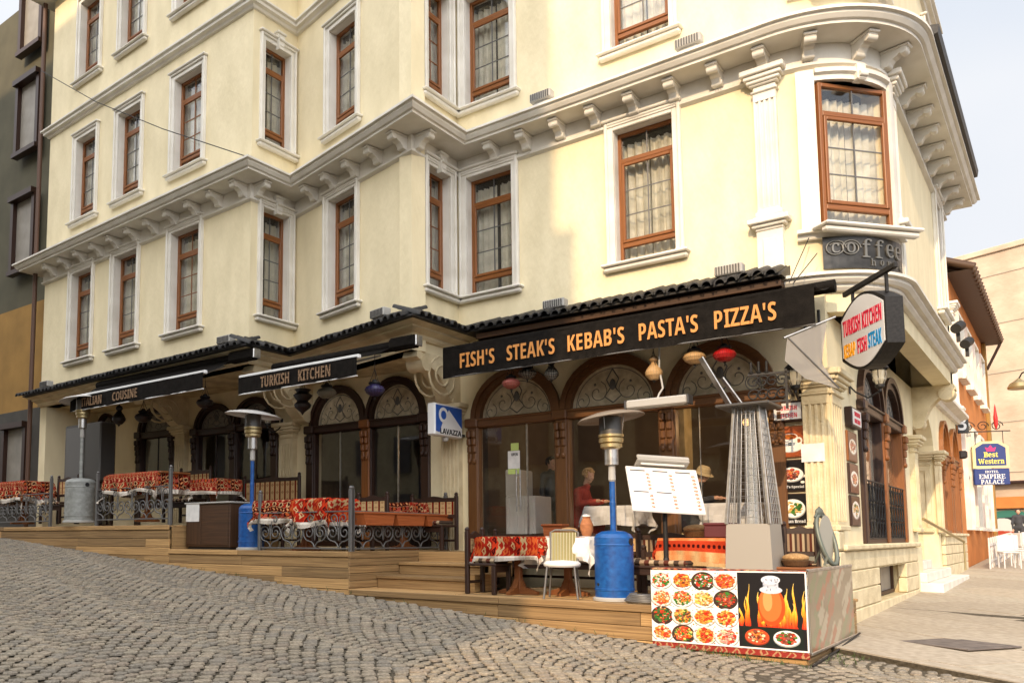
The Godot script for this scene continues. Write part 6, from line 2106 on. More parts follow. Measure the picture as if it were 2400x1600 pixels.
	obj("yellow_board", G.new().prism(PackedVector2Array([Vector2(-0.46, 0.02), Vector2(0.46, 0.02), Vector2(0.46, 0.66), Vector2(0.22, 0.82), Vector2(-0.22, 0.82), Vector2(-0.46, 0.66)]), -0.06, 0.06), mat(0.75, 0.62, 0.30, 0.5), t)
	obj("blue_board", G.new().prism(PackedVector2Array([Vector2(-0.38, 0.09), Vector2(0.38, 0.09), Vector2(0.38, 0.62), Vector2(0.19, 0.75), Vector2(-0.19, 0.75), Vector2(-0.38, 0.62)]), 0.06, 0.07), M.navy, t)
	obj("crown", G.new().prism(PackedVector2Array([Vector2(-0.10, 0.52), Vector2(0.10, 0.52), Vector2(0.14, 0.64), Vector2(0.06, 0.61), Vector2(0, 0.70), Vector2(-0.06, 0.61), Vector2(-0.14, 0.64)]), 0.07, 0.08), mat(0.70, 0.02, 0.16, 0.5), t)
	_fit(t, "Best", V(0, 0.42, 0.072), 0.36, 0.15, mat(0.9, 0.75, 0.1, 0.5), 0, "Droid Serif")
	_fit(t, "Western", V(0, 0.22, 0.072), 0.66, 0.15, mat(0.9, 0.75, 0.1, 0.5), 0, "Droid Serif")
	obj("lower_board", G.new().box(V(-0.45, -0.48, -0.06), V(0.45, 0.0, 0.06), 0.02), M.navy, t)
	_fit(t, "HOTEL", V(0, -0.09, 0.062), 0.34, 0.07, M.whiteplastic, 0, "Droid Serif")
	_fit(t, "EMPIRE", V(0, -0.23, 0.062), 0.66, 0.13, M.whiteplastic, 0, "Droid Serif")
	_fit(t, "PALACE", V(0, -0.39, 0.062), 0.58, 0.13, M.whiteplastic, 0, "Droid Serif")
	var hg := G.new()
	hg.bar(V(-0.75, 1.12, 0), V(0.55, 1.12, 0), 0.03, 0.03)
	for k in 3:
		var sp := []
		for i in 20:
			var q := i * 0.45
			sp.append(V(-0.5 + k * 0.36 + cos(q) * (0.16 - 0.006 * i), 1.28 + sin(q) * (0.16 - 0.006 * i), 0))
		hg.tube(sp, 0.014, 5)
	hg.bar(V(-0.35, 1.12, 0), V(-0.35, 0.72, 0), 0.015, 0.015).bar(V(0.35, 1.12, 0), V(0.35, 0.7, 0), 0.015, 0.015)
	obj("scrolled_hanger", hg, M.iron, t)
	obj("finial_flame", G.new().lathe([Vector2(0, 1.14), Vector2(0.05, 1.3), Vector2(0.06, 1.5), Vector2(0.02, 1.85), Vector2(0, 1.95)], 8, V(0.2, 0, 0)), M.redpaint, t)
	t = thing("letter_sign", "small black sign boxes on the corner pilaster of the cream building", "sign", V(-2.32, 4.5, -15.9), 0.4)
	obj("plate", G.new().box(V(-0.16, 0, -0.04), V(0.16, 0.55, 0.04), 0.02), M.black, t)
	obj("camera_box", G.new().box(V(-0.16, -0.72, -0.1), V(0.06, -0.5, 0.15), 0.04).tube([V(-0.24, -0.6, 0), V(-0.1, -0.6, 0)], 0.07, 8), M.iron, t)
	_fit(t, "3", V(0, 0.28, 0.042), 0.2, 0.4, M.whiteplastic)


func make_counter() -> void:
	# food banner box at the street corner
	var t := thing("food_banner", "bright banner of food photographs hung on the front of the corner terrace", "banner")
	var b := G.new()
	b.quad(V(-3.79, 0.43, 3.135), V(-2.16, 0.43, 3.135), V(-2.16, 1.245, 3.135), V(-3.79, 1.225, 3.135))
	obj("print", b, img_mat(banner_img(), 0.35), t)
	obj("backing", G.new().box(V(-3.79, 0.43, 3.10), V(-2.16, 1.22, 3.13)), M.whiteplastic, t)
	var ed := G.new()
	ed.box(V(-3.79, 1.225, 2.90), V(-2.16, 1.25, 3.13), 0.006)
	var red := img_mat(kilim_img(0), 0.6)
	obj("top_edge", ed, red, t)
	obj("bottom_edge", G.new().box(V(-3.79, 0.36, 3.105), V(-2.16, 0.428, 3.13), 0.005), red, t)
	t = thing("glass_side_panel", "printed clear panel closing the right side of the corner terrace", "panel")
	var gi := Image.create(40, 26, false, Image.FORMAT_RGB8)
	gi.fill(Color(0.58, 0.52, 0.43))
	for i in 60:
		var c: Color = [Color(0.72, 0.42, 0.32), Color(0.50, 0.54, 0.40), Color(0.80, 0.76, 0.68), Color(0.58, 0.50, 0.42)][i % 4]
		var x := rng.randf() * 40
		var y := rng.randf() * 26
		for k in 7:
			blob(gi, x + k * 0.7, y - k * 0.9, 1.6, 1.6, c.lerp(Color(0.58, 0.52, 0.43), 0.5))
	gi.resize(320, 208, Image.INTERPOLATE_CUBIC)
	var gq := G.new()
	gq.quad(V(-2.144, 0.40, 3.10), V(-2.144, 0.40, 0.95), V(-2.144, 1.26, 0.95), V(-2.144, 1.26, 3.10))
	obj("print", gq, img_mat(gi, 0.2), t)
	obj("panel", G.new().box(V(-2.155, 0.40, 0.95), V(-2.147, 1.26, 3.10)), M.panel, t)
	for k in 2:
		obj("rail", G.new().box(V(-2.165, 0.40 + k * 0.84, 0.95), V(-2.135, 0.43 + k * 0.84, 3.10), 0.006), M.steel, t)
	obj("wire", G.new().tube([V(-2.12, 0.31, 3.2), V(-2.1, 0.36, 2.2), V(-2.1, 0.44, 0.9)], 0.012, 5), M.iron, t)


func make_furniture() -> void:
	var yA := 1.90
	var yB := 1.38
	var yC := 0.82
	# --- corner terrace ---
	make_table("pedestal table under the red striped kilim on the corner terrace", V(-5.98, yC, 2.35), 0.0, 0.95, 0.62, 0.78)
	make_cloth("bright red striped kilim cloth with a white fringe, beside the stair", V(-5.98, yC + 0.78, 2.35), 0.0, 0.98, 0.66, 0.34, M.kilim1, true, 3, 1.9)
	make_bench("narrow dark chair at the left end of the corner terrace, by the stair", V(-6.33, yC, 2.55), PI / 2 + 0.0, 0.44, 0.86, M.kilim2, "carved chairs with kilim backs", "terrace_chair", "chair")
	make_bench("long bench along the wall behind the red striped table", V(-6.2, yC, 0.85), 0.0, 2.5, 0.86, M.kilim2)
	make_table("square table under the plain white cloth", V(-5.33, yC, 2.15), 0.0, 0.8, 0.60, 0.78)
	make_cloth("plain white cloth on the small table behind the white seated chair", V(-5.33, yC + 0.78, 2.12), 0.0, 0.92, 0.66, 0.36, M.cloth, false, 5, 1.0, "white tablecloths")
	# white seated metal chair with a striped rug over its back
	var t := thing("metal_chair", "metal chair with a round white seat and an olive striped rug on its back", "chair", V(-5.12, yC, 2.72), 0.35)
	obj("seat", G.new().lathe([Vector2(0, 0.40), Vector2(0.22, 0.40), Vector2(0.235, 0.42), Vector2(0.235, 0.44), Vector2(0.21, 0.47), Vector2(0.0, 0.485)], 22), M.cloth, t)
	for p in [[-0.17, 0.15], [0.17, 0.15], [-0.16, -0.17], [0.16, -0.17]]:
		obj("leg", G.new().tube([V(p[0], 0.41, p[1]), V(p[0] * 1.25, 0, p[1] * 1.3)], 0.014, 8), M.greyiron, t)
	var rug := G.new()
	for k in 8:
		var ya := 0.44 + k * 0.05
		rug.quad(V(-0.16, ya, -0.19 - 0.006 * k), V(0.16, ya, -0.19 - 0.006 * k), V(0.16, ya + 0.05, -0.196 - 0.006 * k), V(-0.16, ya + 0.05, -0.196 - 0.006 * k), Vector2(0, 1), Vector2(1.4, 1), Vector2(1.4, 0), Vector2(0, 0))
	obj("striped_rug", rug, M.kilim3, t)
	obj("back_frame", G.new().tube([V(-0.17, 0.42, -0.2), V(-0.18, 0.84, -0.26), V(-0.12, 0.87, -0.27), V(0.12, 0.87, -0.27), V(0.18, 0.84, -0.26), V(0.17, 0.42, -0.2)], 0.014, 8), M.greyiron, t)
	t = thing("bread_basket", "round bread loaf in a basket on the white tablecloth", "bread", V(-5.32, yC + 0.79, 2.12), 0.0, "flat loaves in baskets")
	obj("basket", G.new().lathe([Vector2(0, 0), Vector2(0.10, 0.0), Vector2(0.13, 0.05), Vector2(0.12, 0.055)], 16), M.basket, t)
	obj("loaf", G.new().ball(V(0, 0.075, 0), V(0.125, 0.045, 0.12), 14, 8), M.bread, t)
	dup(t, "bread_basket", "large flat loaf in a basket behind the orange kilim drape", "bread", V(-3.80, 1.60, 1.55), 1.0, "flat loaves in baskets", 1.35)
	dup(t, "bread_basket", "flat loaf in a basket in front of the brown chair at the corner", "bread", V(-2.58, 1.26, 1.75), 2.0, "flat loaves in baskets", 1.25)
	t = thing("clay_jug", "orange clay jug standing beside the loaf on the white tablecloth", "jug", V(-5.08, yC + 0.79, 2.08))
	obj("jug", G.new().lathe([Vector2(0, 0), Vector2(0.055, 0.0), Vector2(0.085, 0.08), Vector2(0.088, 0.15), Vector2(0.06, 0.22), Vector2(0.05, 0.24), Vector2(0.06, 0.26), Vector2(0.045, 0.262)], 18), M.terracotta, t)
	obj("lid", G.new().lathe([Vector2(0.055, 0.26), Vector2(0.05, 0.285), Vector2(0, 0.295)], 14), M.cloth, t)
	t = thing("planter_box", "small orange wooden planter behind the red striped kilim", "planter", V(-6.15, 1.56, 0.95))
	obj("box", G.new().prism(PackedVector2Array([Vector2(-0.13, 0), Vector2(0.13, 0), Vector2(0.16, 0.22), Vector2(-0.16, 0.22)]), -0.1, 0.1).box(V(-0.18, 0.2, -0.12), V(0.18, 0.235, 0.12), 0.008), M.planter, t)
	make_heater("large blue mushroom heater standing at the front of the corner terrace", V(-4.46, yC, 2.62), M.blue, 2.33, 0.235, 0.86, 0.12, 0.84, mat(0.30, 0.25, 0.20, 0.4, 0.4))
	make_bench("bench with a striped back right of the big blue heater", V(-4.35, yC, 1.25), 0.0, 0.95, 0.84, M.kilim6)
	make_bench("low bench with striped seats between the blue heater and the banner", V(-4.05, yC, 2.0), 0.0, 0.8, 0.62, M.kilim6)
	# menu board on a turned stand
	t = thing("menu_stand", "tilted white menu board with its own lamp on a turned black stand", "menu stand", V(-4.0, yC, 2.1), 0.72)
	obj("stand", G.new().lathe([Vector2(0.16, 0), Vector2(0.17, 0.03), Vector2(0.05, 0.07), Vector2(0.028, 0.12), Vector2(0.03, 0.3), Vector2(0.05, 0.34), Vector2(0.028, 0.4), Vector2(0.05, 0.46), Vector2(0.03, 0.52), Vector2(0.028, 1.3)], 14), M.iron, t)
	var bt := Transform3D(Basis(V(0, 0, 1), -0.06) * Basis(Vector3.RIGHT, -0.55), V(0.0, 1.36, 0.05))
	obj("board", G.new().box(V(-0.46, -0.33, -0.03), V(0.46, 0.36, 0), 0.01), M.whiteplastic, t, bt)
	var pr := G.new()
	pr.quad(V(-0.445, -0.315, 0.004), V(0.445, -0.315, 0.004), V(0.445, 0.345, 0.004), V(-0.445, 0.345, 0.004))
	obj("menu_print", pr, img_mat(menu_img(), 0.3), t, bt)
	obj("lamp_hood", G.new().box(V(-0.34, 0.37, -0.03), V(0.34, 0.40, 0.13), 0.012).box(V(-0.34, 0.40, 0.10), V(0.34, 0.46, 0.13), 0.012), M.lightgrey, t, bt)
	obj("lamp_tube", G.new().tube([V(-0.28, 0.36, 0.06), V(0.28, 0.36, 0.06)], 0.014, 8), M.whiteplastic, t, bt)
	# table with an orange kilim drape
	make_table("table under the orange kilim drape behind the food banner", V(-3.72, yC, 1.75), 0.0, 0.80, 0.5, 0.76)
	make_cloth("orange and cream kilim drape with a dotted red border, behind the banner", V(-3.72, yC + 0.76, 1.75), 0.0, 0.84, 0.54, 0.36, M.kilim4, false, 9, -1.6)
	t = thing("maroon_box", "dark maroon box on the orange draped table", "box", V(-3.45, yC + 0.772, 1.7))
	obj("case", G.new().box(V(-0.17, 0, -0.11), V(0.17, 0.15, 0.11), 0.012), mat(0.10, 0.02, 0.025, 0.6), t)
	obj("lid", G.new().box(V(-0.18, 0.15, -0.12), V(0.18, 0.185, 0.12), 0.012), mat(0.12, 0.025, 0.03, 0.6), t)
	# pyramid heater
	t = thing("pyramid_heater", "tall grey pyramid shaped gas heater with bars, behind the banner", "patio heater", V(-3.00, yC, 1.88), 0.0)
	var px := G.new()
	px.box(V(-0.29, 0, -0.29), V(0.29, 0.06, 0.29), 0.01)
	for s in 4:
		px.xf = Transform3D(Basis(Vector3.UP, s * PI / 2), V0)
		px.quad(V(-0.28, 0.06, 0.28), V(0.28, 0.06, 0.28), V(0.245, 0.93, 0.245), V(-0.245, 0.93, 0.245))
	px.xf = Transform3D.IDENTITY
	px.box(V(-0.245, 0.92, -0.245), V(0.245, 0.935, 0.245))
	obj("cabinet", px, mat(0.36, 0.33, 0.285, 0.55, 0.2), t)
	for s in 4:
		var sx := 1.0 if s & 1 else -1.0
		var sz := 1.0 if s & 2 else -1.0
		obj("corner_bar", G.new().bar(V(sx * 0.245, 0.93, sz * 0.245), V(sx * 0.14, 2.34, sz * 0.14), 0.035, 0.035, 0.006), M.steel, t)
	for s in 4:
		var gr := G.new()
		gr.xf = Transform3D(Basis(Vector3.UP, s * PI / 2), V0)
		for k in 5:
			var q := -0.66 + k * 0.33
			gr.tube([V(q * 0.245, 0.93, 0.242), V(q * 0.14, 2.34, 0.138)], 0.006, 4)
		for k in 16:
			var u := (k + 1) / 17.0
			var w := lerpf(0.235, 0.13, u)
			gr.tube([V(-w, lerpf(0.93, 2.34, u), w + 0.012), V(w, lerpf(0.93, 2.34, u), w + 0.012)], 0.003, 4)
		obj("wire_guard", gr, M.steel, t)
	var tg := mat(0.7, 0.72, 0.7, 0.05)
	tg.albedo_color.a = 0.25
	tg.transparency = BaseMaterial3D.TRANSPARENCY_ALPHA
	obj("flame_tube", G.new().lathe([Vector2(0.065, 0.94), Vector2(0.065, 2.32)], 18), tg, t)
	obj("cap", G.new().box(V(-0.31, 2.34, -0.31), V(0.31, 2.375, 0.31), 0.01), M.steeldark, t)
	obj("cap_flap", G.new().bar(V(-0.20, 2.39, 0.10), V(-0.46, 2.98, 0.30), 0.13, 0.02, 0.004).bar(V(-0.10, 2.39, -0.1), V(-0.30, 2.75, 0.02), 0.10, 0.02, 0.004), M.steel, t)
	make_bench("brown slatted chair at the corner of the terrace, by the food pictures", V(-2.62, yC, 1.35), 0.2, 0.42, 0.92, M.kilim6, "carved chairs with kilim backs", "terrace_chair", "chair")
	t = thing("plinth_table", "small table carrying the loaf at the corner of the terrace", "table", V(-2.58, yC, 1.75), 0.0, "wooden terrace tables")
	obj("tabletop", G.new().box(V(-0.24, 0.40, -0.24), V(0.24, 0.43, 0.24), 0.008), M.table, t)
	for s in 4:
		obj("leg", G.new().box(V((0.18 if s & 1 else -0.22), 0, (0.18 if s & 2 else -0.22)), V((0.22 if s & 1 else -0.18), 0.40, (0.22 if s & 2 else -0.18)), 0.006), M.table, t)
	t = thing("oval_easel_frame", "ornate grey green oval easel frame beside the corner column", "easel", V(-2.28, 1.27, 1.55), 1.15)
	var og := mat(0.13, 0.145, 0.12, 0.45, 0.3)
	var ov := []
	for i in 25:
		var q := i * TAU / 24
		ov.append(V(cos(q) * 0.13, 0.30 + sin(q) * 0.29, -0.08 * sin(q)))
	obj("frame", G.new().tube(ov, 0.026, 8), og, t)
	var op := PackedVector2Array()
	for i in 24:
		op.append(Vector2(cos(i * TAU / 24) * 0.125, 0.30 + sin(i * TAU / 24) * 0.285))
	obj("picture", G.new().prism(op, -0.01, 0.0), mat(0.30, 0.29, 0.25, 0.25), t)
	obj("crest", G.new().ball(V(0, 0.62, -0.08), V(0.07, 0.06, 0.03), 8, 6).tube([V(-0.1, 0.56, -0.07), V(0, 0.68, -0.08), V(0.1, 0.56, -0.07)], 0.014, 6), og, t)
	obj("foot", G.new().bar(V(-0.12, 0.0, 0.04), V(-0.10, 0.1, 0.07), 0.025, 0.025).bar(V(0.12, 0.0, 0.04), V(0.10, 0.1, 0.07), 0.025, 0.025).bar(V(0, 0.0, -0.18), V(0, 0.3, -0.02), 0.02, 0.02), og, t)
	t = thing("rope_coil", "coiled grey hose lying beside the foot of the menu stand", "hose", V(-4.02, yC, 2.85))
	var rc := []
	for i in 70:
		var q := i * 0.42
		rc.append(V(cos(q) * (0.20 - 0.001 * i), 0.02 + 0.0012 * i, sin(q) * 0.12))
	obj("coil", G.new().tube(rc, 0.018, 6), M.greyiron, t)
	# --- middle terrace ---
	t = thing("brown_cabinet", "brown wooden cabinet with a white paper on its corner, on the middle terrace", "cabinet", V(-12.15, yB, 2.45), 0.0)
	obj("case", G.new().box(V(-0.62, 0.04, -0.35), V(0.62, 0.82, 0.35), 0.012), M.cabinet, t)
	obj("top", G.new().box(V(-0.65, 0.82, -0.38), V(0.65, 0.85, 0.38), 0.008), M.lightgrey, t)
	obj("foot", G.new().box(V(-0.58, 0, -0.32), V(0.58, 0.04, 0.32)), M.black, t)
	obj("door_panel", G.new().box(V(-0.58, 0.08, 0.35), V(-0.18, 0.79, 0.362), 0.006).box(V(-0.15, 0.08, 0.35), V(0.58, 0.79, 0.362), 0.006), M.cabinet, t)
	obj("paper", G.new().box(V(-0.60, 0.50, 0.364), V(-0.22, 0.84, 0.37)), M.cloth, t)
	make_heater("small blue mushroom heater on the middle terrace, right of the brown cabinet", V(-11.05, yB, 2.72), M.blue, 2.40, 0.225, 0.80, -0.10)
	make_railing("iron railing along the front of the middle terrace, between the blue heater and the stair", V(-10.49, yB, 3.03), V(-8.47, yB, 3.03), 0.62)
	make_railing("iron railing beside the stair, below the planter boxes", V(-8.47, yB, 3.0), V(-8.47, yB, 0.55), 0.62)
	make_table("table under the kilim cloths behind the railing on the middle terrace", V(-9.82, yB, 2.62), 0.0, 1.7, 0.7, 0.82)
	make_cloth("red brown kilim cloth on the left half of the middle terrace table", V(-10.2, yB + 0.82, 2.64), 0.0, 0.95, 0.76, 0.40, M.kilim0, true, 11, 2.2)
	make_cloth("orange red kilim cloth on the right half of the middle terrace table", V(-9.36, yB + 0.826, 2.64), 0.0, 0.80, 0.76, 0.46, M.kilim1, true, 12, 2.0)
	make_bench("chair with a kilim back right of the kilim covered table, middle terrace", V(-9.12, yB, 1.95), 0.1, 0.64, 0.92, M.kilim2, "carved chairs with kilim backs", "terrace_chair", "chair")
	make_table("small table by the wall on the middle terrace", V(-9.0, yB, 1.05), 0.0, 0.6, 0.5, 0.80)
	make_cloth("small red kilim cloth between the chair and the bench, middle terrace", V(-9.0, yB + 0.80, 1.05), 0.0, 0.62, 0.52, 0.26, M.kilim0, true, 13, 2.4)
	make_bench("bench with a kilim back behind the planter boxes", V(-8.95 + 0.35, yB, 0.95), 0.0, 1.0, 0.92, M.kilim2)
	for k in 3:
		t = thing("planter_box", ["orange wooden planter box on the stair railing, nearest the street", "orange wooden planter box in the middle of the three on the stair railing", "orange wooden planter box on the stair railing, nearest the wall"][k], "planter", V(-8.40, yB + 0.40, 2.55 - k * 0.80), PI / 2, "planter boxes on the stair railing")
		obj("box", G.new().prism(PackedVector2Array([Vector2(-0.33, 0), Vector2(0.33, 0), Vector2(0.38, 0.17), Vector2(-0.38, 0.17)]), -0.12, 0.10), M.planter, t)
		obj("rim", G.new().box(V(-0.40, 0.17, -0.14), V(0.40, 0.20, 0.12), 0.008), M.planter, t)
	# --- upper terrace ---
	make_railing("iron railing on the upper terrace, right of the grey heater", V(-15.39, yA, 3.03), V(-12.95, yA, 3.03), 0.66)
	make_railing("iron railing at the far left end of the upper terrace", V(-20.6, yA, 3.03), V(-17.2, yA, 3.03), 0.66)
	make_heater("grey mushroom heater with a round hole in its housing, on the upper terrace", V(-16.25, yA, 2.9), M.greypaint, 2.66, 0.31, 0.94, 0.10)
	make_table("table under the kilim cloth behind the railing, upper terrace", V(-14.25, yA, 2.62), 0.0, 1.8, 0.7, 0.95)
	make_cloth("dark red kilim cloth with a white fringe right of the grey heater", V(-14.3, yA + 0.95, 2.64), 0.0, 1.75, 0.76, 0.44, M.kilim0, true, 21, 2.0)
	make_table("table under the kilim cloth at the far left end", V(-19.2, yA, 2.62), 0.0, 1.4, 0.7, 0.98)
	make_cloth("dark red kilim cloth at the far left end of the terrace", V(-19.2, yA + 0.98, 2.64), 0.0, 1.5, 0.76, 0.5, M.kilim0, true, 22, 2.0)
	make_bench("chair with a kilim back left of the grey heater", V(-18.0, yA, 2.4), 0.0, 0.9, 1.08, M.kilim2, "carved chairs with kilim backs", "terrace_chair", "chair")
	make_bench("chair with a kilim back left of the brown cabinet, upper terrace", V(-14.35, yA, 1.6), 0.0, 1.05, 1.12, M.kilim2, "carved chairs with kilim backs", "terrace_chair", "chair")
	make_table("narrow table between two benches, behind the brown cabinet", V(-13.1, yB, 1.9), 0.0, 0.9, 0.6, 1.34)
	make_cloth("red kilim cloth behind the brown cabinet", V(-13.1, yB + 1.34, 1.9), 0.0, 0.95, 0.62, 0.32, M.kilim0, true, 23, 2.2)
	make_bench("bench with a kilim back behind the small blue heater", V(-12.45, yB, 1.2), 0.0, 1.65, 1.42, M.kilim2)
	t = thing("dark_panel", "large dark grey panel box at the left end of the terrace, behind the grey heater", "panel box", V(-17.6, 2.85, 1.9))
	obj("case", G.new().box(V(-0.75, 0, -0.2), V(0.75, 1.35, 0.2), 0.03), M.steeldark, t)
	obj("face", G.new().box(V(-0.68, 0.07, 0.2), V(0.1, 1.28, 0.215), 0.01), M.greyiron, t)
	obj("leg", G.new().box(V(-0.5, -0.95, -0.05), V(-0.42, 0, 0.05)).box(V(0.42, -0.95, -0.05), V(0.5, 0, 0.05)), M.steeldark, t)
	# --- inside the front windows ---
	for k in 2:
		var x: float = [-5.88, -3.95][k]
		make_table(["table under a white cloth inside the middle window", "table under a white cloth inside the right window"][k], V(x, 1.3, -0.72), 0.0, 0.8, 0.72, 0.80, "tables inside the windows")
		make_cloth(["white cloth on the table before the person in red, inside the window", "white cloth on the table before the person in a hat, inside the window"][k], V(x, 2.10, -0.72), 0.0, 0.86, 0.76, 0.34, M.cloth, false, 31 + k, 1.0, "white tablecloths")
	for k in 3:
		var lp := thing("pendant_lamp", ["small lit pendant lamp inside the right window", "second small lit pendant lamp inside, left of the one in the right window", "added small pendant lamp deep inside behind the glass door, brightening the room"][k], "lamp", [V(-3.75, 3.45, -1.7), V(-4.15, 3.5, -2.0), V(-6.9, 3.6, -3.2)][k], 0, "lit pendant lamps inside the restaurant")  # third lamp is unseen, added to brighten the room behind the door
		var em := mat(0.9, 0.7, 0.45, 0.5)
		em.emission_enabled = true
		em.emission = Color(1.0, 0.78, 0.48)
		em.emission_energy_multiplier = 1.2
		obj("bulb", G.new().ball(V0, V(0.055, 0.065, 0.055), 12, 8), em, lp)
		obj("cord", G.new().tube([V(0, 0.06, 0), V(0, 1.36, 0)], 0.006, 5), M.black, lp)
		var ol := OmniLight3D.new()
		ol.light_energy = 0.2
		ol.light_color = Color(1.0, 0.80, 0.55)
		ol.light_size = 0.05
		ol.omni_range = 9.0
		ol.omni_attenuation = 2.0
		ol.shadow_enabled = true
		put(ol, "bulb_light", lp)
	t = thing("white_counter", "white counter with a raised back inside the glass door", "counter", V(-7.62, 1.3, -0.75))
	obj("front", G.new().box(V(-0.25, 0, -0.3), V(0.35, 1.02, 0.3), 0.015), M.white, t)
	obj("raised_back", G.new().box(V(-0.25, 1.02, -0.3), V(-0.02, 1.5, 0.3), 0.02), M.white, t)
	for k in 4:
		obj("pilaster_strip", G.new().box(V(-0.22 + k * 0.15, 0.05, 0.3), V(-0.15 + k * 0.15, 0.97, 0.325), 0.008), M.white, t)
	t = thing("door_notice", "white and green paper notices taped on the glass door", "notice", V(-7.22, 2.74, 0.305))
	obj("sheet", G.new().box(V(-0.13, 0, 0), V(0.10, 0.30, 0.003)), M.cloth, t)
	obj("green_strip", G.new().box(V(-0.13, -0.09, 0), V(0.10, -0.003, 0.003)).box(V(-0.07, 0.305, 0), V(0.08, 0.43, 0.003)), mat(0.50, 0.62, 0.18, 0.7), t)
	_fit(t, "OPEN", V(0, 0.24, 0.005), 0.12, 0.05, M.black)
	t = thing("drip_wire", "thin black cable strung from the eave corner up to the left", "cable")
	obj("cable", G.new().tube([V(-19.96, 13.57, 2.2), V(-17.1, 11.7, 2.32), V(-14.3, 10.1, 2.45), V(-11.5, 8.62, 2.6)], 0.010, 5), M.iron, t)
	t = thing("sign_wires", "pair of thin stay wires running from the bay to the right end of the awning", "cable")
	obj("cable", G.new().tube([V(-2.55, 5.6, 0.45), V(-2.75, 4.95, 0.75)], 0.007, 4).tube([V(-2.45, 5.35, 0.5), V(-2.68, 4.9, 0.85)], 0.007, 4), M.iron, t)
	t = thing("drain_pipes", "dark pipes running up the wall above the corner column", "pipe")
	for k in 3:
		obj("pipe", G.new().tube([V(-2.66 + k * 0.09, 3.75, 0.40 + k * 0.02), V(-2.66 + k * 0.09, 4.6, 0.40 + k * 0.02)], 0.02, 6), M.iron, t)


